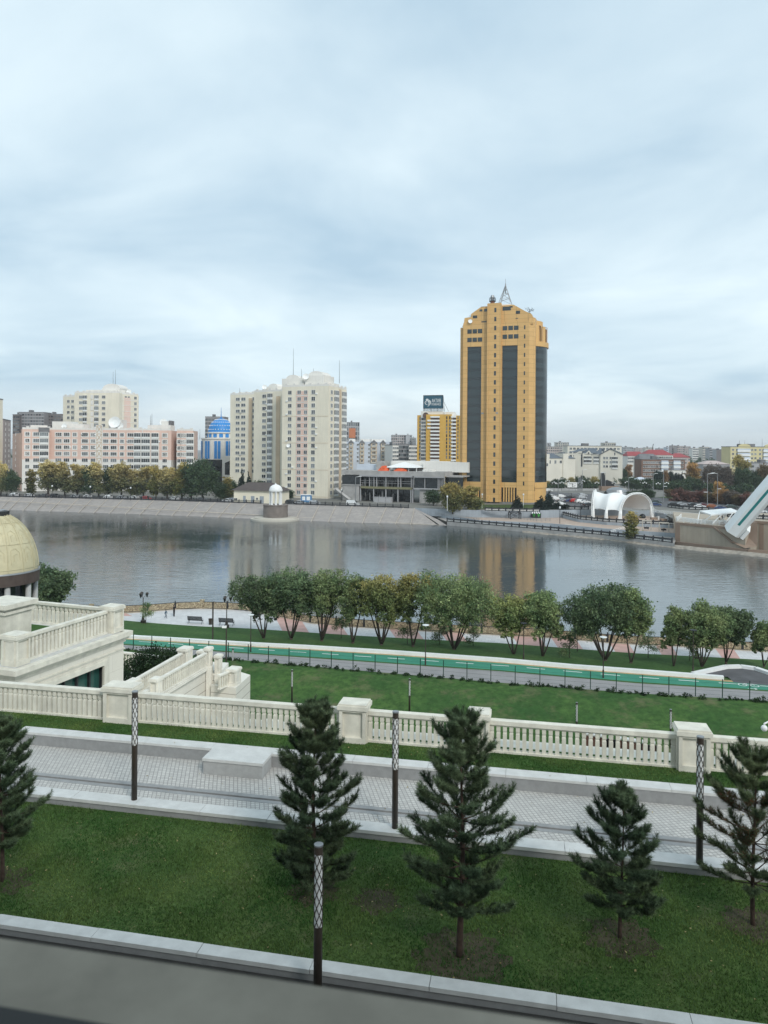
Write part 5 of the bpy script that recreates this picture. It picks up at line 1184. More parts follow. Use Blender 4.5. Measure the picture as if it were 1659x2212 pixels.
# ---- half built shopping building
def site():
    f = Fac(731,334,931,318,1050); rt = root('building_site', 'unfinished two storey concrete building with dark glass and open floors beside the golden tower', 'building', (f.p0.x,f.p0.y,ZG))
    S = lambda x: f.s(qC(x,0)[0], 1050); Z = lambda y: f.z(830, qC(0,y)[1])
    mb = MB(); fbox(mb, f, S(60), S(1420), -.6, 24, Z(1165), Z(1108)); fbox(mb, f, S(300), S(1000), -.9, 0, Z(1185), Z(1162), 1); fbox(mb, f, S(1020), S(1420), -.9, 0, Z(1185), Z(1166), 1); fbox(mb, f, S(310), S(985), -.4, 24, Z(1345), Z(1318), 2); fbox(mb, f, S(60), S(300), -.3, 24, Z(1310), Z(1296)); fbox(mb, f, S(1010), S(1420), -.4, 24, Z(1338), Z(1322), 1)
    fbox(mb, f, S(1420), S(1640), 2, 20, Z(1175), Z(1160)); mb.build('slab', [M['conc'], M['far_grey'], mat('mossy edge', (.2,.19,.11))], rt)
    mb = MB(); fbox(mb, f, S(70), S(285), 0, 14, ZG, Z(1298)); fbox(mb, f, S(1085), S(1370), .5, 14, ZG, Z(1340)); fbox(mb, f, S(1020), S(1640), 12, 22, Z(1120), Z(985), 1); fbox(mb, f, S(560), S(1340), 14, 24, Z(1110), Z(980), 1); fbox(mb, f, S(400), S(500), 10, 18, Z(1110), Z(985)); fbox(mb, f, S(110), S(420), 12, 22, Z(1110), Z(1030), 2)
    mb.build('wall', [M['conc'], M['white_wall'], M['blue_wall']], rt)
    mb = MB(); fbox(mb, f, S(60), S(980), 3.5, 3.7, ZG, Z(1160)); fbox(mb, f, S(1020), S(1410), .2, .4, Z(1322), Z(1170)); fbox(mb, f, S(1400), S(1640), 3, 3.4, ZG, Z(1170)); fbox(mb, f, S(60), S(300), .1, .3, Z(1298), Z(1170)); mb.build('glazing', [M['dark_glass']], rt)
    mb = MB()
    for x in (305,425,485,520,643,805,840,980,1005,1160,1335,1350,1375,1400,1420): fbox(mb, f, S(x)-.12, S(x)+.12, -.3, .2, Z(1320), Z(1165))
    for x in (305,480,643,803,975,1000): fbox(mb, f, S(x)-.18, S(x)+.18, -.2, .3, ZG, Z(1335))
    for y in (1240,1270): fbox(mb, f, S(310), S(980), .1, .2, Z(y)-.05, Z(y)+.05)
    mb.build('column', [M['far_grey']], rt)['kind'] = 'stuff'
    rdm = random.Random(8); mb = MB()
    for i in range(70):
        s = rdm.uniform(S(70), S(980)); z = rdm.choice((ZG+.3, Z(1318))); h = rdm.uniform(1, 4.2); fbox(mb, f, s, s+rdm.uniform(.06,.5), 1+rdm.random(), 2.2, z, z+h, rdm.randint(0,1))
    mb.build('scaffold', [M['dark'], M['dconc']], rt)['kind'] = 'stuff'
    mb = MB(); mb.M = f.M; a, b = S(595), S(1025); zr = Z(1062); mb.add([(a,2,zr),(b,2,zr),(b,14,zr),(a,14,zr),((a+b)/2,8,Z(985))], [(0,1,4),(1,2,4),(2,3,4),(3,0,4),(0,3,2,1)]); mb.M = None; rf = mb.build('tent_roof', [M['white']], rt)
    mb = MB()
    for x in (660,720,910,1015): fbox(mb, f, S(x)-.12, S(x)+.12, 3, 3.3, Z(1108), zr)
    mb.build('tent_post', [M['white']], rf)
    orange = mat('orange tarpaulin', (.62,.10,.03), .6, .25, .8)
    for x0, x1, yt, l in ((520,655,1035,'crumpled orange tarpaulin on the left of the building site roof'),(725,895,1060,'low orange tarpaulin heap under the white tent roof of the building site')):
        mb = MB(); n = 14; m_ = 6
        g = [[f.w(S(x0)+(S(x1)-S(x0))*i/n, 1.0+4*j/m_, Z(1108)+(Z(yt)-Z(1108))*max(0, math.sin(PI*i/n))**.5*math.sin(PI*j/m_)**.6*rdm.uniform(.7,1.1)) for j in range(m_+1)] for i in range(n+1)]
        for i in range(n):
            for j in range(m_): mb.quad(g[i][j], g[i+1][j], g[i+1][j+1], g[i][j+1])
        tag(mb.build('tarpaulin', [orange]), l, 'tarpaulin', 'orange tarpaulins')
    mb = MB()
    for i in range(24): s = S(1110)+rdm.random()*(S(1240)-S(1110)); fbox(mb, f, s, s+rdm.uniform(.5,1.4), .5+rdm.random(), 2.5, Z(1108), Z(1108)+rdm.uniform(.3,1.1))
    tag(mb.build('rubble_sacks', [M['white_wall']]), 'white sacks heaped on the building site roof to the right', 'sacks')['kind'] = 'stuff'
    mb = MB(); mb.bar(f.w(S(0),-2,Z(1365)), f.w(S(190),-2,ZG+.3), 1.2); mb.box(0,0,0,0,0,0) if False else None
    tag(mb.build('site_stair', [M['conc']]), 'concrete stair slab slanting down left of the building site', 'stairs')
    for i, (x0, x1) in enumerate(((530,588),(592,683),(688,755))):
        mb = MB(); fbox(mb, f, S(x0), S(x1), -4.2, -2.2, ZG, ZG+2.2); fbox(mb, f, S(x0)-.06, S(x1)+.06, -4.3, -2.1, ZG+2.2, ZG+2.3)
        tag(mb.build('concrete_block', [M['far_grey']]), ['left','middle','right'][i] + ' one of three pale concrete blocks in front of the building site', 'block', 'concrete blocks at the site')
site()
# ---- small beige house with a hip roof, and the rotunda on the quay
def house():
    f = Fac(505,315,606,309,1070); rt = root('small_house', 'small beige one storey house with a dark hip roof on the quay', 'house', (f.p0.x,f.p0.y,ZG)); zt = f.z(555,1060)
    mb = MB(); fbox(mb, f, 0, f.L, 0, 9, ZG, zt); mb.build('wall', [mat('beige render', (.76,.71,.57), .85, .06, .3)], rt)
    mb = MB(); mb.M = f.M; r = f.z(555,1043); e = .9; L = f.L; mb.add([(-e,-e,zt),(L+e,-e,zt),(L+e,9+e,zt),(-e,9+e,zt),(L*.22,4.5,r),(L*.72,4.5,r)], [(0,1,5,4),(1,2,5),(2,3,4,5),(3,0,4),(0,3,2,1)]); mb.M = None; mb.build('roof', [mat('dark brown roof', (.085,.07,.065), .8, .15, .5)], rt)
    put_windows(rt, [(f, f.s(510), ZG+1.5, 1.6, 1.0, 'two'), (f, f.s(556), ZG+1.9, 1.0, 1.0, 'one')])
    for u, w_ in ((528.5,1.2),(546.5,1.6),(566,1.8)):
        mb = MB(); s = f.s(u); fbox(mb, f, s-w_/2, s+w_/2, -.06, 0, ZG+.05, ZG+3.0); mb.build('door', [M['bluewall']], rt)
house()
def gazebo():
    b = G(592,1121,.6); c = (b.x, b.y+4); zt = 28 - b.y*(1091-966.9)/1600
    mb = MB(); mb.lathe([(1e-3,.62),(9.5,.62),(9.5,-1)], (b.x,b.y+3), 40); mb.lathe([(8.2,.62),(8.2,1.0),(1e-3,1.0)], (b.x,b.y+3.4), 40); tag(mb.build('stone_landing', [M['far_cream']]), 'round pale stone landing at the waterline below the white rotunda', 'landing')
    M['brown_stone'] = mat('brown stone drum', (.18,.155,.14), .8, .18, .6)
    mb = MB(); mb.lathe([(4.75,.9),(4.75,zt-.35),(4.9,zt-.35),(4.9,zt),(1e-3,zt)], c, 36); tag(mb.build('stone_drum', [M['brown_stone']]), 'brown stone drum that carries the white rotunda over the water', 'pedestal')
    mb = MB(); 
    rt = root('rotunda', 'small white open rotunda with a pointed dome on the brown drum by the water', 'rotunda', (c[0],c[1],zt))
    s = b.y/1600; r = 14*s; zc = 28-b.y*(1062-966.9)/1600; zd = 28-b.y*(1047-966.9)/1600
    for i in range(8):
        a = 2*PI*i/8+.2; mb = MB(); x, y = c[0]+(r-.3)*math.cos(a), c[1]+(r-.3)*math.sin(a); mb.tube([(x,y,zt),(x,y,zt+.4),(x,y,zc)], [.42,.3,.26], 10); mb.build('column', [M['white']], rt)
    mb = MB(); mb.lathe([(r-.7,zc),(r+.15,zc),(r+.15,zc+.7),(r-.7,zc+.7)], c, 28); mb.build('ring_beam', [M['white']], rt)
    mb = MB(); h = zd-zc-.7; mb.lathe([(r,zc+.7),(r*.98,zc+.7+h*.25),(r*.8,zc+.7+h*.6),(r*.45,zc+.7+h*.9),(r*.1,zc+.7+h*1.02),(.05,zc+1.2+h*1.1)], c, 28); mb.build('dome', [M['white']], rt, smooth=True)
gazebo()
# ---- right hand background
def gabled():
    f = Fac(1244,525,1343,515,985); rt = root('white_house', 'white four storey house with grey pitched roofs and oriel windows right of the golden tower', 'building', (f.p0.x,f.p0.y,ZG))
    S = lambda x: f.s(qA(x,0)[0], 985); Z = lambda y: f.z(1290, qA(0,y)[1])
    M['slate'] = mat('blue grey roof sheet', (.10,.12,.145), .6, .12, .2); M['ivory'] = mat('ivory render', (.66,.63,.55), .85, .06, .1)
    mb = MB(); fbox(mb, f, S(800), S(1150), 1, 20, ZG, Z(215)); mb.M = f.M; mb.slab([(S(1145),ZG),(S(1428),ZG),(S(1428),Z(218)),(S(1275),Z(152)),(S(1145),Z(222))], 0, 18); mb.slab([(S(805),Z(216)),(S(905),Z(216)),(S(905),Z(178)),(S(865),Z(180))], .95, 12); mb.slab([(S(945),Z(216)),(S(1040),Z(216)),(S(993),Z(170))], .6, 4); mb.M = None
    mb.build('wall', [M['ivory']], rt)
    mb = MB(); mb.M = f.M
    mb.slab([(S(1130),Z(226)),(S(1275),Z(146)),(S(1436),Z(216)),(S(1436),Z(210)),(S(1275),Z(138)),(S(1130),Z(219))], -.6, 19)
    for a, b, c in ((860,1000,1090),(1020,1150,1160)): mb.add([(S(a),.6,Z(205 if a<900 else 225)),(S(c),.6,Z(205 if a<900 else 225)),(S(c),12,Z(140)),(S(b),10,Z(136))], [(0,1,2,3)])
    mb.add([(S(720),.8,Z(200)),(S(900),.8,Z(185)),(S(990),9,Z(134)),(S(860),10,Z(150))], [(0,1,2,3)]); mb.M = None
    fbox(mb, f, S(1160), S(1190), 8, 10, Z(180), Z(140)); fbox(mb, f, S(1260), S(1282), 8, 10, Z(160), Z(132)); fbox(mb, f, S(815), S(850), 8, 10, Z(210), Z(160)); mb.build('roof', [M['slate']], rt)
    it = []
    for y in (264,318,372): it += [(f, S(1196), Z(y), 1.5, 1.7, 'two'), (f, S(1232), Z(y), 1.5, 1.7, 'two'), (f, S(1278), Z(y), 1.4, 1.7, 'two'), (f, S(1322), Z(y), 2.6, 1.6, 'bay'), (f, S(1360), Z(y), 1.3, 1.6, 'bay')]
    for y in (260,310): it += [(Sh(f,.98), S(980), Z(y), 5.4, 1.5, 'bay'), (Sh(f,.98), S(1092), Z(y), 3.8, 1.5, 'bay')]
    it += [(f, S(1332), Z(210), .9, 2.2, 'one'), (Sh(f,.55), S(992), Z(203), 1.2, 1.3, 'one'), (Sh(f,.98), S(903), Z(300), 1.2, 9, 'one')]
    put_windows(rt, it)
    f = Fac(1174,480,1245,500,985); rt = root('low_house', 'low cream house with a long blue grey roof directly right of the golden tower', 'building', (f.p0.x,f.p0.y,ZG))
    S = lambda x: f.s(qA(x,0)[0], 985); Z = lambda y: f.z(1210, qA(0,y)[1])
    mb = MB(); fbox(mb, f, S(400), S(660), 0, 14, ZG, Z(266)); fbox(mb, f, S(650), S(830), .6, 14, ZG, Z(268)); fbox(mb, f, S(655), S(722), -.6, 6, ZG, Z(208)); fbox(mb, f, S(400), S(480), -.5, 8, ZG, Z(212)); mb.build('wall', [M['ivory']], rt)
    mb = MB(); mb.M = f.M; mb.add([(S(395),-.5,Z(268)),(S(655),-.5,Z(268)),(S(655),8,Z(208)),(S(395),8,Z(208))], [(0,1,2,3)]); mb.add([(S(722),0,Z(270)),(S(832),0,Z(270)),(S(740),8,Z(205)),(S(722),8,Z(205))], [(0,1,2,3)]); mb.M = None; fbox(mb, f, S(680), S(720), 2, 5, Z(212), Z(192)); fbox(mb, f, S(470), S(610), 9, 12, Z(215), Z(195)); mb.build('roof', [M['slate']], rt)
    put_windows(rt, [(f, S(492), Z(316), 1.7, 2.3, 'one'), (f, S(562), Z(316), 2.0, 2.3, 'two'), (f, S(632), Z(316), 2.2, 2.0, 'two'), (Sh(f,-.5), S(440), Z(350), 3, 2, 'two')])
gabled()
block('long_block', 'long white building with a flat roof just behind the grey pitched roofs', 1226, 1343, 640, 964, M['ivory'] if 'ivory' in M else M['white_wall'], cc(14), 4, 2.2, 2, 'two')
block('apartment_block', 'pinkish apartment block on the skyline right of the golden tower', 1176, 1212, 1150, 965, M['far_pink'], cc(8), 6, 2.2, 2.2, 'dark', band=M['far_cream'], fh=4)
block('apartment_block', 'taller cream block on the skyline right of the golden tower', 1202, 1229, 1300, 956, M['far_cream'], cc(6), 8, 2.4, 2.4, 'dark', band=M['far_grey'], fh=4)
block('apartment_block', 'pale block touching the golden tower on the right skyline', 1174, 1190, 1400, 957, M['far_grey'], cc(4), 8, 2.4, 2.4, 'dark', fh=4)
block('apartment_block', 'pair of pale roofs with pillars above the long white building', 1304, 1330, 1100, 957, M['far_cream'], cc(6), 6, 2.2, 2.6, 'dark', fh=4.2)
M['red_roof'] = mat('red roof sheet', (.30,.055,.06), .7, .12, .1); M['brick_far'] = mat('brown brick', (.19,.115,.085), .85, .15, .3)
block('red_roof_hall', 'long hall with a red pitched roof in the right distance, left part', 1356, 1392, 700, 985, M['white_wall'], cc(8), 2, 2, 2, 'two', roofm=M['red_roof'], roofh=4.2)
block('red_roof_hall', 'tallest red roofed hall in the right distance, with a thin crane behind', 1393, 1454, 690, 983, M['white_wall'], cc(12), 3, 2, 2, 'two', roofm=M['red_roof'], roofh=5.0)
block('red_roof_hall', 'low red roofed hall at the right end of the red roofs', 1450, 1491, 720, 988, M['far_pink'], cc(6), 2, 2, 2, 'two', roofm=M['red_roof'], roofh=4)
rt, f, zt = block('brick_house', 'brown brick five storey house with white glazed balconies in the right distance', 1386, 1480, 560, 993, M['brick_far'], cc(16), 5, 1.6, 1.8, 'two', fh=3.0)
mb = MB()
for ua, ub in ((1427.5,1443.5),(1454,1469.5)):
    for i in range(5): fbox(mb, f, f.s(ua), f.s(ub), -1.2, 0, zt-3.3-3*i, zt-1.9-3*i); fbox(mb, f, f.s(ua)+.2, f.s(ub)-.2, -1.0, 0, zt-1.9-3*i, zt-.6-3*i, 1)
mb.build('balcony', [M['white'], M['blue_wall']], rt)
block('dark_roof_house', 'house with a dark hip roof in front of the red roofs', 1383, 1424, 600, 991, M['white_wall'], cc(6), 2, 1.6, 1.6, 'two', roofm=M['roof_grey'], roofh=4)
M['lemon'] = mat('pale yellow render', (.60,.53,.30), .85, .06, .1)
rt, f, zt = block('apartment_block', 'pale yellow apartment block with arched gables at the right edge', 1578, 1720, 590, 966, M['lemon'], [.04,.1,.33,.38,.45,.5], 5, 1.7, 1.7, 'two', fh=3.3)
mb = MB()
for ua, ub in ((1592,1620),(1648,1676)):
    for i in range(5): fbox(mb, f, f.s(ua), f.s(ub), -1.1, 0, zt-3.9-3.3*i, zt-2.5-3.3*i); fbox(mb, f, f.s(ua)+.2, f.s(ub)-.2, -.9, 0, zt-2.5-3.3*i, zt-1.2-3.3*i, 1)
mb.build('balcony', [M['white'], M['blue_wall']], rt)
mb = MB(); mb.M = f.M
for u in (1608,1664): s = f.s(u); mb.slab([(s+4.8*math.cos(a), zt+.3+2.2*math.sin(a)) for a in np.linspace(0, PI, 10)], -.3, 1)
mb.M = None; fbox(mb, f, f.s(1603), f.s(1616), 5, 9, zt, zt+2.5, 1); mb.build('gable', [M['lemon'], M['dark']], rt); masts(rt, [(f.w(f.s(1603.5),5,zt),5.5),(f.w(f.s(1615),5,zt),5.5),(f.w(f.s(1653),5,zt),7)])
block('brick_house', 'narrow pinkish brick house leaning on the pale yellow block', 1567, 1578, 600, 972, M['far_pink'], [.3,.7], 5, 1.4, 1.6, 'dark')
block('warehouse', 'low grey roofed warehouse behind the bare trees at the right', 1519, 1577, 520, 1003, M['far_grey'], cc(4), 1, 2, 1.5, 'dark', roofm=M['far_pink'], roofh=2.5)
block('warehouse', 'low grey flat building under the pale yellow block at the right edge', 1620, 1720, 520, 1001, M['far_grey'], cc(5), 2, 2, 1.5, 'dark')
block('site_hut', 'white low hut with a pale blue roof among the trees right of the white tent', 1376, 1399, 470, 1036, M['white_wall'], cc(3,.2,.8), 1, 1.4, 1.2, 'two', depth=6, roofm=M['blue_wall'], roofh=1.5)
block('wall_hut', 'long white wall building behind the dark evergreens in the right middle distance', 1440, 1482, 500, 1016, M['white_wall'], cc(3), 1, 1.4, 1, 'dark', depth=5)
rdm = random.Random(21); wallset = ['far_grey','far_pink','far_cream','far_grey','blue_wall','far_cream']
desc = ['pale','small','low','squat','wide','narrow','blocky','hazy','plain','grey']
sky = [(1346,1368,966,1500),(1372,1390,968,1700),(1394,1412,967,1600),(1420,1436,969,1900),(1440,1452,966.5,1450),(1452,1462,963,1400),(1463,1478,964,1380),(1478,1492,965,1420),(1496,1516,968.5,1300),(1518,1532,966,1250),(1533,1550,970,1200),(1549,1566,972,1150)]
lab = ['small grey block just right of the grey pitched roofs','pinkish low block above the first red roof','cream low block left of the thin crane','grey low block right of the thin crane','pale blue narrow block left of the skyline towers','left brown tower of the skyline trio','middle brown tower of the skyline trio','right brown tower of the skyline trio','white windowed block right of the skyline trio','cream block with a raised middle in the right skyline','wide hazy grey block left of the brick house','low hazy block touching the narrow brick house']
for i, ((a, b, v, Y), l) in enumerate(zip(sky, lab)):
    block('distant_block', l + ', far right distance', a, b, Y, v, M[['far_grey','far_pink','far_cream','far_grey','blue_wall','far_pink','far_pink','far_pink','white_wall','far_cream','far_grey','far_grey'][i]], cc(max(3,int((b-a)/3.2)), .1, .9), 6, 2.4, 2.2, 'dark', fh=4, group='distant blocks on the right skyline')
p = A(1407,985,1000); q = A(1411,960,1000); mb = MB(); mb.tube([p, q], [.7,.4], 5); mb.tube([q, A(1412,959.6,1000)], .6, 4); cr_ = tag(mb.build('crane_mast', [M['dark']]), 'thin dark crane jib slanting above the red roofs', 'crane')
# ------------------------------------------------------------------ trees
def leaves(blobs, n, size, seed, clump=26, spread=.16, shell=.35, asp=.6):
    """leaf clusters: quads scattered round clump centres inside a set of ellipsoids"""
    rd = np.random.default_rng(seed); B = np.array(blobs, float)
    wgt = (B[:,3]*B[:,4]*B[:,5])**.75; wgt /= wgt.sum()
    nc = max(6, n//clump); idx = rd.choice(len(B), nc, p=wgt)
    d = rd.normal(size=(nc,3)); d /= np.linalg.norm(d, axis=1)[:,None]
    r = rd.random(nc)**shell
    C = B[idx,:3] + d*r[:,None]*B[idx,3:]
    ci = rd.integers(0, nc, n); sc = B[idx][ci,3:].mean(1)*spread
    P_ = C[ci] + rd.normal(size=(n,3))*sc[:,None]*np.array([1,1,.8])
    t = rd.normal(size=(n,3)); t /= np.linalg.norm(t, axis=1)[:,None]; b = np.cross(t, rd.normal(size=(n,3))); b /= np.linalg.norm(b, axis=1)[:,None]+1e-9
    s = size*rd.uniform(.6, 1.3, n)[:,None]; t *= s; b *= s*asp
    V = np.stack([P_-t, P_+b, P_+t, P_-b], 1).reshape(-1,3)
    return V, np.arange(len(V)).reshape(-1,4)
M['willow_dark'] = leaf_mat('dark willow leaves', (.075,.125,.07), (.19,.25,.125), rnd=.5)
M['willow'] = leaf_mat('willow leaves', (.11,.175,.08), (.28,.33,.15), rnd=.5)
M['willow_yellow'] = leaf_mat('yellowing willow leaves', (.125,.185,.075), (.29,.33,.13), (.55,.44,.16), (6.5, 10), rnd=.45)
def willow(label, base, W, H, m, seed, n=7500, stems=5, low=.26, size=.125, group='trees along the promenade lawn', lean=0):
    rd = random.Random(seed); rt = root('willow_tree', label, 'tree', base, group)
    mb = MB(); blobs = []
    mb.tube([(0,0,-.2),(0,0,.25*H*.3)], [.022*H,.019*H], 8)
    for i in range(stems):
        a = 2*PI*(i+rd.uniform(-.3,.3))/stems; sp = W*rd.uniform(.45,.72); h = H*rd.uniform(.62,.8)
        dx, dy = math.cos(a)*sp + lean*H*.15, math.sin(a)*sp*.8
        pts = [(0,0,.05*H),(dx*.25,dy*.25,h*.28),(dx*.55,dy*.55,h*.6),(dx*.9,dy*.9,h)]
        mb.tube(pts, [.012*H,.010*H,.007*H,.003*H], 6)
        for k in range(5):
            f = rd.uniform(.45,1); p = Vector(pts[1]).lerp(Vector(pts[3]), f); q = p + Vector((rd.uniform(-1,1)*W*.3, rd.uniform(-1,1)*W*.3, rd.uniform(.05,.16)*H))
            mb.tube([p, (p+q)/2+Vector((0,0,.02*H)), q], [.006*H,.004*H,.0015*H], 5)
        rr = W*rd.uniform(.36,.46); blobs.append((dx, dy, h, rr, rr, H*rd.uniform(.15,.2)))
        blobs.append((dx*.8, dy*.8, h-H*.18, rr*.75, rr*.75, H*.12))
    blobs.append((lean*H*.1, 0, H*.8, W*.5, W*.5, H*.17)); blobs.append((lean*H*.05, 0, H*.6, W*.42, W*.42, H*.16))
    for i in range(4): a = rd.uniform(0,6.28); blobs.append((math.cos(a)*W*.6, math.sin(a)*W*.5, H*rd.uniform(low+.08,.55), W*.2, W*.2, H*.09))
    link('trunk', mb.mesh('trunk', [M['bark']], smooth=True), rt)
    V, F = leaves(blobs, n, size, seed); z = V[:,2]; keep = z.reshape(-1,4)[:,0] > H*low; V = V.reshape(-1,4,3)[keep].reshape(-1,3)
    V[:,2] *= 1; link('crown', np_mesh('crown', V, np.arange(len(V)).reshape(-1,4), [M[m]]), rt); return rt
def W_(label, bu, bv, u0, u1, vt, m, seed, z=3.8, **k):
    b = G(bu, bv, z); s = b.y/1600; H = (bv-vt)*s*1.02; W = (u1-u0)/2*s*(1.28 if bu < 1200 else 1.12); lean = ((u0+u1)/2-bu)*s/H*3.2
    return willow(label, b, W, H, m, seed, lean=lean, **{**k, 'n': int(k.get('n',7500)*2.1)})
W_('dark willow at the left end of the promenade trees, leaning left', 570, 1388.6, 506, 600, 1241, 'willow_dark', 31, n=6500, stems=4)
W_('big dark willow, second from the left of the promenade trees', 629, 1390, 578, 692, 1227, 'willow_dark', 32, n=9500)
W_('slim upright willow with thin stems right of the big dark willow', 695, 1394, 672, 752, 1228, 'willow', 33, n=6000, stems=6)
W_('pale green thin willow between the slim one and the yellow topped one', 762, 1399, 728, 800, 1238, 'willow', 34, n=4500, stems=3, low=.36)
W_('wide willow with yellow leaves in its middle', 824, 1403, 770, 878, 1239, 'willow_yellow', 35, n=7500, stems=6)
W_('narrow willow with a pale yellow top right of the wide yellow one', 892, 1406, 856, 928, 1238, 'willow_yellow', 36, n=4500, stems=3, low=.36)
W_('largest green willow in the centre with a thick forked trunk', 981, 1413.6, 896, 1060, 1239, 'willow', 37, n=12500, stems=7)
W_('yellow green willow just right of the largest willow', 1110, 1424, 1048, 1140, 1284, 'willow_yellow', 38, n=5500, stems=4)
W_('green willow below the reflection of the golden tower', 1172, 1428, 1126, 1222, 1275, 'willow', 39, n=7000)
W_('broad heart shaped willow behind the round headed lane lamp', 1307, 1437, 1220, 1378, 1259, 'willow_dark', 40, n=12500, stems=7)
W_('slender willow on a pale footed trunk, right of the heart shaped one', 1363, 1443, 1336, 1412, 1270, 'willow', 41, n=4500, stems=2, low=.42)
W_('small willow with a yellow left edge beside the gap', 1455, 1450, 1428, 1490, 1306, 'willow', 42, n=4500, stems=3)
W_('round willow in the right group of promenade trees', 1516, 1450, 1478, 1580, 1296, 'willow', 43, n=8000)
W_('dark low willow at the right end near the curved kerb', 1568, 1439, 1552, 1640, 1312, 'willow_dark', 44, n=7500, stems=6)
W_('thin willow cut off by the right edge of the picture', 1650, 1446, 1632, 1690, 1338, 'willow', 45, n=4000, stems=3)
b = G(118, 1335, 3.6); willow('dense dark green tree beside the domed rotunda, in front of the river', Vector((b.x+.6,b.y-6,3.6)), 4.9, 8.6, 'willow_dark', 50, n=20000, stems=7, low=.12, size=.19, group=None)
def sapling(label, bu, bv, h, seed, m='willow', z=3.7, n=420):
    b = G(bu, bv, z); s = b.y/1600; H = h*s; rd = random.Random(seed); rt = root('sapling', label, 'young tree', b, 'saplings by the promenade'); mb = MB(); mb.tube([(0,0,-.1),(0,0,H)], [.05,.015], 5)
    blobs = []
    for i in range(7):
        a = i*2.4; hh = H*rd.uniform(.25,.9); r = H*.28*(1.15-hh/H); q = (math.cos(a)*r, math.sin(a)*r, hh+.2); mb.tube([(0,0,hh-.2),q], [.018,.006], 4); blobs.append((*q, r*.6+.2, r*.6+.2, .35))
    link('trunk', mb.mesh('trunk', [M['bark']]), rt); V, F = leaves(blobs, n*3, .075, seed, clump=8, spread=.35); link('crown', np_mesh('crown', V, F, [M[m]]), rt)
for i, (u, v, h, l) in enumerate([(q5(945,880)[0],q5(0,885)[1],46,'sapling beside the left three armed street lamp'),(737,1382,56,'sapling right of the slim willow, on the lawn edge'),(880,1398,62,'sapling on the lawn left of the largest willow'),(950,1396,48,'sapling partly behind the largest willow'),(1022,1398,44,'sapling right of the trunk of the largest willow'),(1247,1408,72,'slender sapling left of the heart shaped willow'),(1400,1424,66,'sapling in the gap between the right tree groups'),(1490,1430,46,'sapling beside the dark lantern in the right group'),(1230,1432,60,'leaning thin sapling right of the reflection willow')]): sapling(l, u, v, h, 60+i)
# round clipped bush on the planter and low weeds along the fence
M['bush'] = leaf_mat('dark bush leaves', (.018,.042,.020), (.05,.085,.035), rnd=.55)
b = A(330,1440,57.5); rt = root('round_bush', 'dense round dark green bush between the cream building and the stair walls', 'bush', (b.x,b.y,10.2))
V, F = leaves([(-1.3,-.8,.55,1.3,1.2,1.0),(0,0,1.0,1.6,1.4,1.25),(1.1,.4,1.0,1.1,1.1,1.05),(-1.5,-2.6,.5,1.0,1.1,.9),(.5,-1.0,.5,1.2,1.0,.9)], 9000, .09, 71, shell=.2); link('foliage', np_mesh('foliage', V, F, [M['bush']]), rt)
mb = MB(); mb.tube([(0,0,-.1),(0,0,.9)], .1, 6); link('stem', mb.mesh('stem', [M['bark']]), rt)
rd = np.random.default_rng(72); blobs = []
for p, an in along(PN, .38, 14, 2):
    if rd.random() < .72: blobs.append((p.x+rd.normal()*.1+.05, p.y-.35+rd.normal()*.12, 5.05+.1*rd.random(), .32, .26, .2*rd.uniform(.5,1.8)))
V, F = leaves(blobs, 15000, .07, 73, shell=.5, spread=.3); o = link('weeds', np_mesh('weeds', V, F, [M['bush']])); o['kind'] = 'stuff'
b = A(520,1500,60); rt = root('dark_shrub', 'low dark shrub in the shade at the foot of the outer stair wall', 'shrub', (b.x+.6,b.y+1,3.7)); V, F = leaves([(0,0,.5,1.2,1.2,.8),(1.2,-.6,.3,1,1,.5)], 2500, .12, 74, shell=.3); link('foliage', np_mesh('foliage', V, F, [M['willow_dark']]), rt)
# ---- far bank trees: a few crowns per kind, copied
M['poplar'] = leaf_mat('yellow topped poplar leaves', (.10,.135,.065), (.25,.245,.12), (.58,.48,.22), (6, 13), rnd=.4)
M['far_green'] = leaf_mat('far green leaves', (.042,.078,.045), (.085,.125,.062), rnd=.4)
M['far_lime'] = leaf_mat('far yellow green leaves', (.10,.13,.05), (.24,.23,.085), (.45,.35,.12), (7, 16), rnd=.4)
M['far_orange'] = leaf_mat('orange leaves', (.27,.17,.08), (.44,.26,.12), rnd=.35)
M['far_gold'] = leaf_mat('golden leaves', (.2,.19,.08), (.46,.31,.12), (.56,.34,.13), (5, 13), rnd=.35)
M['far_red'] = leaf_mat('dull red leaves', (.13,.07,.06), (.2,.10,.08), rnd=.4)
M['bare'] = leaf_mat('bare brown twigs', (.12,.10,.085), (.18,.15,.125), rnd=.4)
M['spruce'] = leaf_mat('spruce needles', (.02,.038,.032), (.042,.066,.052), rnd=.4)
M['tan_tree'] = leaf_mat('tan twigs and leaves', (.13,.10,.055), (.2,.15,.08), rnd=.4)
PROTO = {}
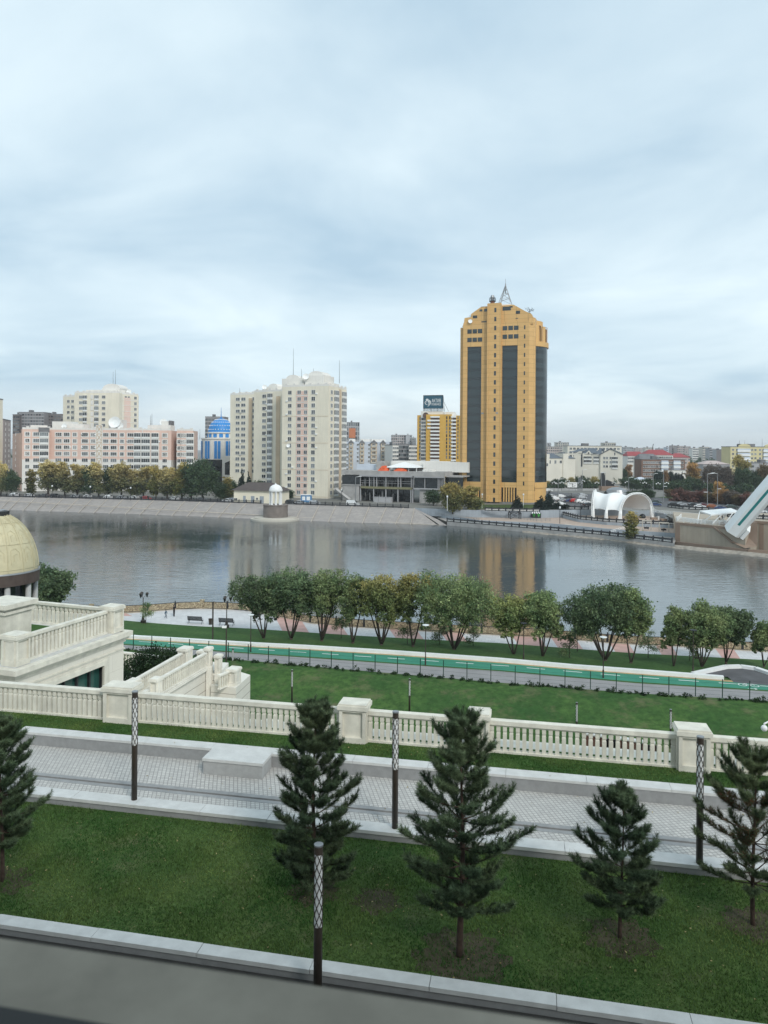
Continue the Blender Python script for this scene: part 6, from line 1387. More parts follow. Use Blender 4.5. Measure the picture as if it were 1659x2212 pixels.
def far_proto(kind, var, shape):
    key = (kind, var, shape)
    if key in PROTO: return PROTO[key]
    sd = 100 + len(PROTO); rd = random.Random(sd); H = 16.0; blobs = []; mb = MB()
    if shape == 'poplar':
        Wd = 4.2; mb.tube([(0,0,-.5),(.1,0,6),(0,.1,13)], [.32,.22,.08], 6)
        for i in range(9): h = H*(.22+.7*i/9); r = Wd*(.62+.4*math.sin(PI*min(1,(h/H)**.8*.95)))*rd.uniform(.6,.85); a = rd.uniform(0,6.28); blobs.append((math.cos(a)*Wd*.3, math.sin(a)*Wd*.3, h, r*.8, r*.8, H*.12))
        n, size = 5200, .36
    elif shape == 'column':
        Wd = 2.2; mb.tube([(0,0,-.5),(0,0,14)], [.3,.06], 6)
        for i in range(9): h = H*(.12+.82*i/9); blobs.append((rd.uniform(-.6,.6), rd.uniform(-.6,.6), h, Wd*rd.uniform(.5,.85), Wd*rd.uniform(.5,.85), H*.1))
        n, size = 2200, .34
    elif shape == 'spruce':
        Wd = 4.4; mb.tube([(0,0,-.5),(0,0,15.5)], [.3,.04], 6)
        for i in range(15):
            h = 1.2 + i*.98; r = Wd*(1-h/(H+.4))**.9
            for k in range(6 if i < 10 else 3): a = k*1.047+i*.6; blobs.append((math.cos(a)*r*.55, math.sin(a)*r*.55, h - r*.08, r*.62+.15, r*.62+.15, .55))
        n, size = 7500, .33
    else:
        Wd = 8.0; mb.tube([(0,0,-.5),(0,0,4.5)], [.4,.3], 6)
        for i in range(6):
            a = i*1.05; q = (math.cos(a)*Wd*.45, math.sin(a)*Wd*.45, H*rd.uniform(.5,.75)); mb.tube([(0,0,3.5), q], [.22,.05], 5); r = Wd*rd.uniform(.36,.5); blobs.append((*q, r, r, H*.2))
        blobs.append((0,0,H*.78,Wd*.5,Wd*.5,H*.2)); blobs.append((0,0,H*.45,Wd*.7,Wd*.7,H*.25)); blobs.append((0,0,H*.25,Wd*.7,Wd*.7,H*.14)); n, size = 5200, .48
    V, F = leaves(blobs, n, size, sd, clump=16, shell=.4, spread=.22); V[:,2] = np.clip(V[:,2], .1, 99)
    rt = root(shape + '_tree', '', 'tree'); link('trunk', mb.mesh('trunk', [M['bark']]), rt); link('crown', np_mesh('crown', V, F, [M[kind]]), rt)
    PROTO[key] = [rt, False, Wd, H]; return PROTO[key]
NAME = {'poplar':'poplar_tree', 'column':'column_tree', 'spruce':'spruce_tree', 'round':'round_tree'}
def far_tree(label, kind, shape, u, vb, vt, wpx, group, z=ZG, var=0, cat='tree', Y=None):
    pr = far_proto(kind, var, shape)
    o = pr[0] if not pr[1] else copy_tree(pr[0]); pr[1] = True
    b = G(u, vb, z) if Y is None else A(u, vb, Y)
    if Y is not None: b.z = z
    s = b.y/1600; H = (vb-vt)*s if Y is None else (28 + b.y*ray(u,vt)[1] - z); o.location = b; k = H/pr[3]; kx = wpx*s/2/pr[2]*1.3; o.scale = (kx, kx, k); o.rotation_euler.z = (u*1.37) % 6.28
    tag(o, label, cat, group); o.name = NAME[shape]; return o
ordn = ['first','second','third','fourth','fifth','sixth','seventh','eighth','ninth','tenth','eleventh','twelfth','thirteenth','fourteenth','fifteenth','sixteenth','seventeenth']
quay = [(2,'poplar','poplar',30,992,'poplar with a yellow top at the left edge of the far quay'),(24,'far_green','round',34,1012,'dark round tree near the left edge of the far quay'),
 (66,'far_lime','column',22,1010,'slim yellowish tree standing alone in front of the white corner of the salmon block'),(104,'poplar','poplar',46,988,None),(140,'poplar','poplar',36,992,None),(167,'poplar','poplar',40,997,None),(193,'far_green','poplar',30,1003,None),(213,'poplar','poplar',40,994,None),(234,'far_green','poplar',26,1004,None),(262,'poplar','poplar',46,992,None),(290,'poplar','poplar',30,1010,None),(310,'poplar','poplar',42,1001,None),(337,'far_lime','poplar',30,1003,None),(361,'poplar','poplar',40,1005,None),(393,'far_lime','poplar',40,997,None),
 (437,'far_green','round',60,988,'big dark green tree at the right end of the poplar row, before the blue dome'),(413,'far_green','poplar',40,1000,'green tree tucked left of the big dark green one on the far quay'),
 (488,'far_lime','column',26,1027,'small yellow green tree left of the beige house'),(476,'far_green','round',26,1040,'low green bush tree under the blue dome building'),
 (522,'spruce','spruce',18,1008,'left dark spruce at the foot of the cream block'),(537,'spruce','spruce',17,1014,'right dark spruce at the foot of the cream block'),(502,'far_green','round',26,1036,'dark green tree directly left of the beige house'),(622,'far_green','round',26,1056,'low green tree right of the beige house'),(560,'far_green','round',40,1036,'dark green tree half hidden behind the beige house')]
k = 0
for i, (u, m, shp, wpx, vt, l) in enumerate(quay):
    p = at_u(TL, u); Y = p.y + 9 + (i % 3)*2 + (14 if shp == 'spruce' or u in (502,560,622) else 0)
    if l is None: l = ordn[k] + ' tree from the left in the row of yellow poplars along the far quay'; k += 1
    far_tree(l, m, shp, u, 1080, vt, wpx, 'trees along the far quay', var=(i % 3 if m == 'poplar' else 0), Y=Y)
far_tree('big yellow tree at the left foot of the golden tower', 'far_lime', 'round', 978, 1107, 1040, 52, None, z=3.4, Y=285)
far_tree('drooping yellow green tree touching the left corner of the golden tower', 'far_lime', 'poplar', 1013, 1106, 1048, 50, None, z=3.4, Y=288)
far_tree('dark round tree in front of the building site', 'far_green', 'round', 936, 1092, 1056, 36, None)
for i, (x, yb, yt, wd, l) in enumerate([(475,935,665,30,'tallest spruce right of the golden tower'),(370,950,740,34,'dark spruce at the right corner of the golden tower'),(590,935,810,26,'small spruce in front of the car park'),(70,940,740,30,'spruce in front of the golden tower entrance'),(1215,760,685,14,'tiny spruce behind the white tent')]):
    u, v = qA(x, yb); far_tree(l, 'spruce', 'spruce', u, v, qA(0,yt)[1], wd*.8, 'spruces near the golden tower', z=4.3)
far_tree('dark conical yew in front of the car park fence', 'spruce', 'column', *qA(685,995), qA(0,855)[1], 18, None, z=3)
p_ = [(1362.7,1168,1101,27,'lone yellow green poplar on the shore in front of the white tent')]
far_tree(p_[0][4], 'far_lime', 'column', 1362.7, 1166, 1101, 30, None, z=.8)
i = 0
R1 = [  # (x, y base, y top, width) in the right middle distance, kind, shape, words
 (435,560,410,50,'far_green','round','dark tree right of the golden tower at lamp level'),(500,560,395,60,'spruce','spruce','dark spruce left in the park belt behind the car park'),(590,560,340,80,'far_gold','poplar','golden birch in front of the low cream house'),(670,540,300,60,'far_lime','poplar','tall yellow birch before the long blue grey roof'),(690,560,420,80,'far_green','round','wide dark tree below the yellow birch'),(765,540,300,60,'far_gold','poplar','golden birch left of the white gabled house'),(770,560,410,70,'far_green','round','dark tree below the golden birch'),(850,560,370,60,'spruce','spruce','spruce at the left corner of the white gabled house'),(955,480,340,110,'far_orange','round','orange trees under the oriel windows'),(940,560,415,60,'spruce','round','dark evergreen in the middle of the park belt'),(1030,560,375,65,'spruce','spruce','spruce in front of the oriel windows'),(1115,470,340,120,'far_orange','round','orange tree in front of the white gable'),(1110,560,400,55,'spruce','spruce','spruce before the orange tree at the gable'),(1200,560,360,80,'spruce','spruce','tall spruce at the foot of the white gable'),(1280,560,370,60,'spruce','spruce','narrow spruce right of the tall one at the gable'),(1370,580,360,70,'spruce','spruce','spruce near the right corner of the white gable'),(1500,540,340,110,'far_orange','poplar','orange poplar right of the white gabled house'),(1450,560,400,90,'far_green','round','dark green tree beside the orange poplar'),(1600,480,300,100,'far_green','poplar','green poplar between the two orange trees'),
 (470,640,560,80,'far_lime','round','low yellowish tree left of the map board'),(560,650,530,110,'far_green','round','low round tree behind the globe lamps at the left'),(650,650,510,90,'far_green','round','second low round tree behind the globe lamps'),(760,640,510,110,'far_lime','round','pale round tree behind the map board'),(850,640,530,60,'far_green','round','green tree right of the map board'),(960,650,530,100,'far_green','round','round tree right of the tall metal pylon'),(1070,650,500,110,'far_lime','round','yellow green round tree before the dark sculpture'),(1130,650,540,60,'far_green','round','small green tree left of the dark sculpture'),
 (1560,690,520,140,'far_green','round','wide dark tree behind the right end of the white tent'),(1460,650,520,130,'far_green','round','dark tree left of the wide one behind the white tent'),(1620,690,560,100,'far_green','round','dark tree at the end of the evergreen hedge')]
R2 = [(90,480,330,180,'far_orange','round','broad orange tree in front of the dark roofed house'),(20,640,520,120,'far_green','round','dark tree left of the white hut lamps'),(235,660,415,130,'spruce','round','dark evergreen clump below the brick house'),(330,640,420,90,'far_orange','round','orange brown tree peeping above the evergreen clump'),(395,640,430,90,'spruce','round','second dark evergreen clump below the brick house'),(480,640,460,110,'spruce','round','third dark evergreen clump left of the golden poplar'),(545,640,430,70,'spruce','spruce','pointed evergreen left of the golden poplar'),(500,645,540,150,'far_green','round','low green tree under the evergreen clumps'),
 (700,650,310,200,'far_gold','poplar','large golden poplar in the right middle distance'),(640,660,500,120,'far_green','round','green tree at the foot of the large golden poplar'),(760,660,530,120,'far_green','round','dark green tree right below the large golden poplar'),
 (900,700,340,190,'bare','round','bare grey brown tree left of the tall lamp'),(1020,700,350,190,'bare','round','bare grey brown tree right of the tall lamp'),(1120,700,370,170,'bare','round','bare brown tree left of the big green poplar'),(860,560,430,90,'bare','poplar','thin bare tree right of the golden poplar'),
 (1310,690,210,200,'far_lime','poplar','tallest yellow topped poplar in front of the pale yellow block'),(1270,700,380,150,'far_green','round','big green tree at the left foot of the yellow topped poplar'),(1370,700,390,170,'far_green','round','big dark green tree at the right foot of the yellow topped poplar'),(1500,700,420,170,'far_green','round','dark green tree left of the bridge pylon'),(1600,700,330,190,'tan_tree','round','brownish tall tree behind the bridge pylon'),(1540,640,520,110,'far_orange','round','rusty tree above the red bushes at the right'),
 (880,330,220,170,'far_green','round','far green tree in front of the skyline, right'),(800,330,240,150,'far_green','round','far green tree right of the red roofs'),(960,330,200,100,'far_green','round','far dark tree below the cream skyline block'),(1060,320,220,110,'far_lime','round','far yellowish tree left of the narrow brick house'),(560,320,210,200,'far_green','round','far green tree in front of the red roofs'),(1100,200,215,1,'far_green','round','')]
R3 = [(500,815,640,160,'far_red','round','dark red round tree beside the road'),(620,830,680,150,'far_red','round','reddish bush right of the dark red tree'),(740,835,680,160,'far_red','round','low red bush left of the tall lamp'),(840,840,660,150,'far_red','round','crimson bush behind the tall lamp'),(900,850,710,150,'tan_tree','round','tan bush at the foot of the tall lamp'),(1030,800,560,150,'far_gold','poplar','orange and yellow tree right of the tall lamp'),(1050,860,660,180,'far_orange','round','rusty bush between the two tall lamps'),(1170,870,680,180,'bare','round','brown bush right of the second tall lamp'),(1270,880,730,170,'tan_tree','round','yellowish bush in the middle of the road hedge'),(1390,890,700,180,'far_red','round','red brown bush before the big green trees'),(1500,900,730,180,'tan_tree','round','tan bush near the bridge pylon'),(1610,905,700,190,'far_red','round','red brown bush behind the bridge pylon'),(380,790,660,130,'tan_tree','round','low tan bush near the white hut'),(60,800,650,150,'far_green','round','dark bushy tree just behind the tent arch'),(140,800,680,110,'far_green','round','dark low tree right of the tent arch')]
for q, L_, g in ((qA, R1, 'trees in the park belt right of the golden tower'), (qB, R2, 'trees in the right middle distance'), (qB, R3, 'bushes along the road at the right')):
    for x, yb, yt, wd, m, shp, l in L_:
        if wd < 2: continue
        u, vb = q(x, yb); vt = q(x, yt)[1]
        far_tree(l, m, shp, u, max(vb, 1000), vt, wd/6, g, Y=None if vb > 1000 else 800)
far_tree('dense rounded tree behind the low blue grey wall at the tent', 'far_green', 'round', *qA(1600,770), qA(0,690)[1], 40, None)
# green masses far behind
rd = np.random.default_rng(90); blobs = []
for i in range(420):
    u = rd.uniform(1180, 2300) if i % 3 else rd.uniform(-700, 1000); Y = rd.uniform(750, 1600); x = (u-829)/1600*Y; r = rd.uniform(8, 16); blobs.append((x, Y, 4.6+r*.35, r, r, r*.55))
V, F = leaves(blobs, 22000, 2.2, 91, shell=.5); o = link('distant_trees', np_mesh('distant_trees', V, F, [M['far_green']])); o['kind'] = 'stuff'

# low undergrowth belts that read as one mass
def belt(name, q, pts, h, n, size, m, seed, z=ZG):
    P_ = [G(*q(*p), z) for p in pts]; blobs = []; rd = random.Random(seed)
    for p, an in along(P_, h*.9): blobs.append((p.x+rd.uniform(-1,1)*h*.4, p.y+rd.uniform(-1,1)*h*.5, z+h*.35, h*.8, h*.8, h*rd.uniform(.4,.8)))
    V, F = leaves(blobs, n, size, seed, shell=.45); V[:,2] = np.maximum(V[:,2], z+.05); o = link(name, np_mesh(name, V, F, [M[m]])); o['kind'] = 'stuff'
belt('undergrowth', qA, [(400,585),(700,590),(1100,590),(1500,600),(1660,600)], 5.5, 9000, .6, 'far_green', 201)
belt('undergrowth', qA, [(430,655),(900,660),(1120,655)], 3.0, 5000, .5, 'far_green', 202)
belt('undergrowth', qB, [(60,660),(400,690),(700,690),(1100,720),(1659,740)], 6, 9000, .6, 'far_green', 203)
belt('undergrowth', qB, [(450,820),(900,845),(1300,870),(1659,900)], 3.6, 8000, .5, 'far_red', 204)
belt('undergrowth', qB, [(560,600),(900,610),(1200,620),(1659,640)], 7, 8000, .8, 'bare', 205)
qG = lambda x, y: (1431.1 + x*.13737, 999.1 + y*.13737)
qH = lambda x, y: (270 + x*.16276, 1258.3 + y*.16276)
qI = lambda x, y: (1296.1 + x*.13021, 1080.1 + y*.13021)
# ------------------------------------------------------------------ promenade fence with stone mosaic panels
m, nt, b = nt_mat('river stone mosaic'); g = N(nt, 'NewGeometry'); sp = N(nt, 'SeparateXYZ'); nt.links.new(g.outputs['Position'], sp.inputs[0])
cb = N(nt, 'CombineXYZ'); nt.links.new(sp.outputs['X'], cb.inputs['X']); nt.links.new(sp.outputs['Z'], cb.inputs['Y'])
vo = N(nt, 'TexVoronoi', Scale=6.5); vo.feature = 'DISTANCE_TO_EDGE'; nt.links.new(cb.outputs[0], vo.inputs['Vector']); v2 = N(nt, 'TexVoronoi', Scale=6.5); nt.links.new(cb.outputs[0], v2.inputs['Vector'])
sc2 = N(nt, 'SeparateColor'); nt.links.new(v2.outputs['Color'], sc2.inputs[0])
st = mix(nt, sc2.outputs[0], (.52,.44,.29), (.22,.16,.10)); cc_ = mix(nt, ramp(nt, vo.outputs['Distance'], .02, .06), (.05,.042,.035), st); nt.links.new(cc_, b.inputs['Base Color']); b.inputs['Roughness'].default_value = .8; M['mosaic'] = m
M['kerb_tan'] = mat('tan kerb', (.42,.36,.28), .8, .15, 2)
fr = root('promenade_fence', 'curving promenade fence of stone mosaic panels in dark metal frames along the river', 'fence', FL[2])
sp_ = along(FL, 4.0, 1.0); pts = [Vector((p.x,p.y,3.5)) for p, a in sp_]
PM = MB(); PM.box(.14, 3.86, -.05, .05, .14, 1.02); me_p = PM.mesh('panel', [M['mosaic']])
PF_ = MB()
for z0, z1 in ((.08,.14),(1.02,1.08)): PF_.box(.08, 3.92, -.06, .06, z0, z1)
for x in (.08, 3.86): PF_.box(x, x+.06, -.06, .06, .14, 1.02)
me_f = PF_.mesh('frame', [M['dark']]); PO = MB(); PO.box(-.07,.07,-.07,.07,0,1.22); PO.ball((0,0,1.26), .09, n=8, k=5); me_o = PO.mesh('post', [M['dark']])
PI_ = MB(); PI_.box(-.3,.3,-.16,.16,0,1.3); PI_.box(-.34,.34,-.2,.2,1.3,1.38); me_i = PI_.mesh('pier', [M['mosaic']])
for i, (p, q) in enumerate(zip(pts, pts[1:])):
    an = math.atan2(q.y-p.y, q.x-p.x); o = link('panel', me_p, fr, p - fr.location, an); o.scale.x = (q-p).length/4
    o2 = link('frame', me_f, o); link('pier' if i % 4 == 2 else 'post', me_i if i % 4 == 2 else me_o, fr, p - fr.location, an)
mb = MB(); mb.path([p for p in FL], .35, 3.45, 3.58); mb.build('kerb', [M['kerb_tan']], fr)
# ---- thin green wire fence along the footpath
fr = root('wire_fence', 'thin dark green post and wire fence along the near edge of the grey footpath', 'fence', PN[2])
gm = mat('dark green metal', (.012,.04,.028), .5)
PO = MB(); PO.box(-.035,.035,-.035,.035,-.1,1.72); me_o = PO.mesh('post', [gm]); wp = along(PN, 2.38, 16, 2)
for p, an in wp: link('post', me_o, fr, Vector((p.x,p.y+.15,5)) - fr.location, an)
mb = MB()
for z in (.25,.62,.98,1.34,1.68): mb.tube([(p.x,p.y+.15,5+z) for p, a in wp], .006, 4)
mb.build('wire', [gm], fr)
# ---- lane lamps with round heads, tall poles, three armed lanterns
def head_lamp(label, u, vt, vb, z, group, dark=False):
    b = G(u, vb, z); H = (vb-vt)*b.y/1600; rt = root('street_lamp', label, 'street lamp', b, group)
    mb = MB(); mb.tube([(0,0,0),(0,0,.8),(0,0,.82),(0,0,H-.15)], [.085,.085,.055,.045], 8); link('pole', mb.mesh('pole', [M['brown_metal']]), rt)
    mb = MB(); mb.lathe([(.06,H-.2),(.18,H-.03),(.36,H-.03),(.36,H+.02),(.001,H+.07)], n=20); link('lamp_head', mb.mesh('lamp_head', [M['dark'] if dark else M['diffuser']]), rt)
gl_ = 'round headed lamps of the cycle lane'
for u, vt, vb, l, dk in [(541.5,1328,1408,'round headed lamp under the left end willow',0),(919,1350,1437,'round headed lamp left of the largest willow trunk',0),(1303,1376,1464,'round headed lamp before the heart shaped willow',0),(1131,1346,1428,'dark round headed lamp left of the reflection willow',1),(1497,1361,1456,'dark round headed lamp in the right willow group',1)]: head_lamp(l, u, vt, vb, 5, gl_, dk)
b = G(459.5,1384,5); mb = MB(); H = 84*b.y/1600; mb.tube([(b.x,b.y,5),(b.x,b.y,5+H)], .09, 8); mb.box(b.x-.2,b.x+.2,b.y-.1,b.y+.1,5+H-.06,5+H+.02); tag(mb.build('lamp_pole', [M['brown_metal']]), 'plain dark pole on the lawn beside the litter bin', 'pole')
p = A(489,1355,62); rt = root('camera_pole', 'tall slim dark pole with a white camera in front of the stair walls', 'pole', (p.x,p.y,3.6))
mb = MB(); mb.tube([(p.x,p.y,3.6),(p.x,p.y,p.z)], [.075,.055], 8); mb.build('pole', [M['brown_metal']], rt); mb = MB(); mb.box(p.x-.35,p.x+.02,p.y-.1,p.y+.06,p.z-.05,p.z+.12); mb.build('camera', [M['white']], rt)
def lantern(label, u, vt, vb, z):
    b = G(u, vb, z); H = (vb-vt)*b.y/1600; rt = root('lantern_post', label, 'street lamp', b, 'old style lantern posts on the promenade')
    mb = MB(); mb.lathe([(.35,0),(.35,.35),(.2,.5),(.16,.9),(.07,1.05),(.055,H-.9),(.1,H-.85),(.05,H-.8)], n=12); link('pole', mb.mesh('pole', [M['brown_metal']]), rt)
    mb = MB(); ml = MB()
    for i in range(3):
        a = 2*PI*i/3 + .15; dx, dy = math.cos(a), math.sin(a)
        mb.tube([(0,0,H-.85),(dx*.25,dy*.25,H-.55),(dx*.42,dy*.42,H-.15),(dx*.52,dy*.52,H-.08)], .022, 5)
        c = (dx*.52, dy*.52); mb.lathe([(.02,H+.0),(.24,H-.14),(.24,H-.2)], c, 8); mb.lathe([(.08,H-.66),(.1,H-.6),(.02,H-.75)], c, 8)
        ml = MB(); ml.lathe([(.11,H-.6),(.21,H-.2)], c, 8); link('lantern', ml.mesh('lantern', [M['dark_glass']]), rt)
    link('arm', mb.mesh('arm', [M['brown_metal']]), rt)
lantern('three armed lantern post beside the sapling at the left of the plaza', 309, 1279, 1346, 3.5); lantern('three armed lantern post behind the right bench on the plaza', 489.5, 1288, 1356, 3.5); lantern('three armed lantern post among the right group of willows', 1505, 1362, 1425, 3.5)
# ---- benches, bin, walkers
def bench(label, u, v, wpx):
    b = G(u, v, 3.5); L = wpx*b.y/1600; rt = root('park_bench', label, 'bench', b, 'park benches on the plaza', R(-9))
    mb = MB()
    for i in range(4): mb.box(-L/2, L/2, -.22+.12*i, -.13+.12*i, .46, .5)
    link('seat', mb.mesh('seat', [M['dark']]), rt); mb = MB()
    for i in range(4): mb.box(-L/2, L/2, -.28-.035*i, -.25-.035*i, .56+.14*i, .67+.14*i)
    link('backrest', mb.mesh('backrest', [M['dark']]), rt)
    for s in (-1, 1):
        mb = MB(); x = s*(L/2-.08); mb.tube([(x,-.45,1.05),(x,-.28,.5),(x,-.05,.42),(x,.25,.46)], .03, 5); mb.tube([(x,-.3,0),(x,-.2,.25),(x,-.05,.44)], .03, 5); mb.tube([(x,.3,0),(x,.18,.2),(x,.22,.46)], .03, 5); mb.tube([(x,-.3,.72),(x,.2,.7),(x,.24,.46)], .025, 5); link('leg', mb.mesh('leg', [M['dark']]), rt)
bench('dark slatted park bench left of the litter bin', *qH(937,546), 33); bench('dark slatted park bench with the lantern post in front of it', *qH(1350,570), 33)
b = G(*qH(1134,556), 3.5); rt = root('litter_bin', 'small dark litter bin standing between the two benches', 'bin', b); mb = MB(); mb.lathe([(.22,.12),(.28,.75),(.31,.78)], n=14); link('body', mb.mesh('body', [M['brown_metal']]), rt); mb = MB(); mb.lathe([(.25,0),(.25,.06),(.06,.06),(.06,.14)], n=12); link('stand', mb.mesh('stand', [M['dark']]), rt)
def person(label, loc, rz, H, joints, cl, group=None, trousers=.5):
    """one continuous skinned body; joints: name -> (x, y, z) for a 1 m tall figure facing -y"""
    J = dict(pelvis=(0,0,.53), waist=(0,0,.61), chest=(0,0,.74), neck=(0,0,.84), head=(0,-.012,.90), crown=(0,-.008,.965), sl=(-.105,0,.80), sr=(.105,0,.80), el=(-.13,.0,.64), er=(.13,0,.64), wl=(-.135,-.02,.50), wr=(.135,-.02,.50), hl=(-.135,-.03,.45), hr=(.135,-.03,.45),
             tl=(-.05,0,.50), tr=(.05,0,.50), kl=(-.052,0,.27), kr=(.052,0,.27), al=(-.052,.01,.04), ar=(.052,.01,.04), fl=(-.055,-.075,.015), fr=(.055,-.075,.015)); J.update(joints)
    rad = dict(pelvis=.082, waist=.078, chest=.09, neck=.034, head=.056, crown=.04, sl=.045, sr=.045, el=.034, er=.034, wl=.024, wr=.024, hl=.022, hr=.022, tl=.062, tr=.062, kl=.042, kr=.042, al=.028, ar=.028, fl=.022, fr=.022)
    E = [('pelvis','waist'),('waist','chest'),('chest','neck'),('neck','head'),('head','crown'),('chest','sl'),('chest','sr'),('sl','el'),('sr','er'),('el','wl'),('er','wr'),('wl','hl'),('wr','hr'),('pelvis','tl'),('pelvis','tr'),('tl','kl'),('tr','kr'),('kl','al'),('kr','ar'),('al','fl'),('ar','fr')]
    nm = list(J); me = bpy.data.meshes.new('body'); me.from_pydata([tuple(c*H for c in J[k]) for k in nm], [(nm.index(a), nm.index(b)) for a, b in E], [])
    tmp = bpy.data.objects.new('body', me); col.objects.link(tmp); sk = tmp.modifiers.new('skin', 'SKIN'); sb = tmp.modifiers.new('sub', 'SUBSURF'); sb.levels = sb.render_levels = 1
    for i, k in enumerate(nm): me.skin_vertices[0].data[i].radius = (rad[k]*H, rad[k]*H*(.75 if k in ('waist','chest','pelvis') else 1)); me.skin_vertices[0].data[i].use_root = (k == 'pelvis')
    dg = bpy.context.evaluated_depsgraph_get(); m2 = bpy.data.meshes.new_from_object(tmp.evaluated_get(dg)); bpy.data.objects.remove(tmp)
    m2.materials.clear()
    for x in (cl[0], cl[1], M['skin'], M['dark']): m2.materials.append(x)
    hp, nk = J['pelvis'][2], J['neck'][2]
    for p in m2.polygons:
        c = p.center/H; hand = min((c-Vector(J['hl'])).length, (c-Vector(J['hr'])).length) < .035; foot = min((c-Vector(J['fl'])).length, (c-Vector(J['fr'])).length) < .06
        p.material_index = 2 if (c.z > nk+.005 or hand) else (3 if foot else (0 if c.z > hp-.03 else 1)); p.use_smooth = True
    rt = root('person', label, 'person', loc, group, rz); link('body', m2, rt)
    mb = MB(); h = J['head']; mb.ball((h[0]*H, (h[1]+.022)*H, (h[2]+.025)*H), .062*H, n=10, k=8, sz=1.05); link('hair', mb.mesh('hair', [M['dark']], smooth=True), rt)
M['black_cloth'] = mat('black cloth', (.018,.018,.02), .9); M['blue_cloth'] = mat('blue grey cloth', (.07,.12,.17), .9); M['navy_cloth'] = mat('dark blue cloth', (.025,.04,.06), .9)
person('adult in black clothes with white shoes, standing with folded arms near the promenade fence', G(*qH(651,450), 3.5), R(70), 1.72, dict(el=(-.13,-.03,.65), wl=(-.02,-.11,.66), hl=(.03,-.115,.66), er=(.13,-.03,.65), wr=(.03,-.12,.64), hr=(-.02,-.12,.64)), (M['black_cloth'], M['black_cloth']))
person('child in blue grey clothes striding past the adult on the plaza', G(*qH(542,474), 3.5), R(80), 1.24, dict(kl=(-.05,-.10,.28), al=(-.05,-.13,.06), fl=(-.05,-.20,.03), kr=(.05,.03,.27), ar=(.05,.17,.07), fr=(.05,.12,.02), el=(-.13,.07,.65), wl=(-.13,.09,.52), hl=(-.13,.08,.47), er=(.13,-.06,.66), wr=(.13,-.12,.55), hr=(.13,-.15,.52)), (M['blue_cloth'], M['navy_cloth']))
sit = dict(pelvis=(0,0,.30), waist=(0,.01,.38), chest=(0,.01,.52), neck=(0,0,.62), head=(0,-.02,.68), crown=(0,-.02,.745), sl=(-.105,.01,.58), sr=(.105,.01,.58), el=(-.14,-.06,.44), er=(.14,-.06,.44), wl=(-.11,-.17,.40), wr=(.11,-.17,.40), hl=(-.09,-.2,.40), hr=(.09,-.2,.40), tl=(-.05,-.03,.29), tr=(.05,-.03,.29), kl=(-.06,-.25,.29), kr=(.06,-.25,.29), al=(-.06,-.27,.05), ar=(.06,-.27,.05), fl=(-.06,-.35,.02), fr=(.06,-.35,.02))
# ------------------------------------------------------------------ ornamental fences of the far bank
M['orn'] = mat('white relief ornament', (.62,.62,.6), .7); M['fence_dark'] = mat('dark cast fence', (.028,.03,.036), .6, .1, 1)
def quay_fence(label, pts, z, orn, step=2.6, h=1.25, m=None, start=0, stuff_limit=100):
    m = m or M['fence_dark']; ps = [Vector((p.x,p.y,z)) for p, a in along(pts, step, start)]; base = ps[0].copy()
    rt = root('quay_fence', label, 'fence', base, 'ornamental fences of the far bank')
    PO = MB(); PO.box(-.17,.17,-.17,.17,0,h+.05); PO.box(-.22,.22,-.22,.22,h+.05,h+.16); PO.box(-.1,.1,-.1,.1,h+.16,h+.4); mo = PO.mesh('post', [m])
    PA = MB(); PA.box(0,1,-.06,.06,h-.14,h); PA.box(0,1,-.06,.06,.08,.2)
    if orn:
        rd = random.Random(len(label)); PA.box(0,1,-.02,.02,.2,h-.14, 1) if False else None
        for k in range(4):
            x = .14 + k*.2; PA.add([(x,-.05,.3),(x+.13,-.05,.36),(x+.16,-.05,.62),(x+.07,-.05,.58),(x+.02,-.05,.86),(x-.05,-.05,.5)], [(0,1,2,3,4,5)], 1); PA.add([(x+.08,-.05,.7),(x+.15,-.05,.72),(x+.12,-.05,.92)], [(0,1,2)], 1)
        PA.box(0,1,-.015,.0,.2,h-.14)
    else:
        for k in range(7): x = .06+k*.135; PA.box(x,x+.035,-.04,.04,.2,h-.14)
        PA.add([(0.05,-.02,.25),(.95,-.02,.25),(.95,-.02,.5),(.05,-.02,.5)], [(0,1,2,3)])
    ma = PA.mesh('panel', [m, M['orn']]); npost = 0
    for i, p in enumerate(ps):
        link('post', mo, rt, p-base, 0)
        if i+1 < len(ps): q = ps[i+1]; o = link('panel', ma, rt, p-base, math.atan2(q.y-p.y, q.x-p.x)); o.scale.x = (q-p).length
up = lambda L: [Vector((p.x,p.y,0)) for p in L]
T0 = [at_u(TL, u) for u in (-40, 0, 120, 240, 333, 459, 565)]
quay_fence('long dark fence on the stone embankment in front of the poplars and parked cars', T0, ZG, False, 3.4)
quay_fence('dark fence on top of the stone embankment in front of the building site', [at_u(TL, u) for u in (640, 672, 780, 895)], ZG, False, 3.2)
quay_fence('lower river fence with white ornaments below the golden tower', [p + Vector((0,.3,0)) for p in QL], 1.3, True, 3.0)
quay_fence('curved fence with white ornaments in front of the white tent', SL, 3.0, True, 2.4)
quay_fence('fence with white ornaments beside the road, above the white railings', [G(*qB(365,905),4.6), G(*qB(560,930),4.6), G(*qB(900,945),4.6)], ZG, True, 2.4)
quay_fence('dark fence in front of the garden of the golden tower', [G(*qF(415,240),4.75), G(*qF(830,252),4.75), G(*qF(1000,250),4.75)], 4.75, True, 2.6)
quay_fence('dark fence at the edge of the car park above the blue grey wall', [G(*qA(725,930),4.9), G(*qA(1030,935),4.9)], 4.9, True, 2.6)
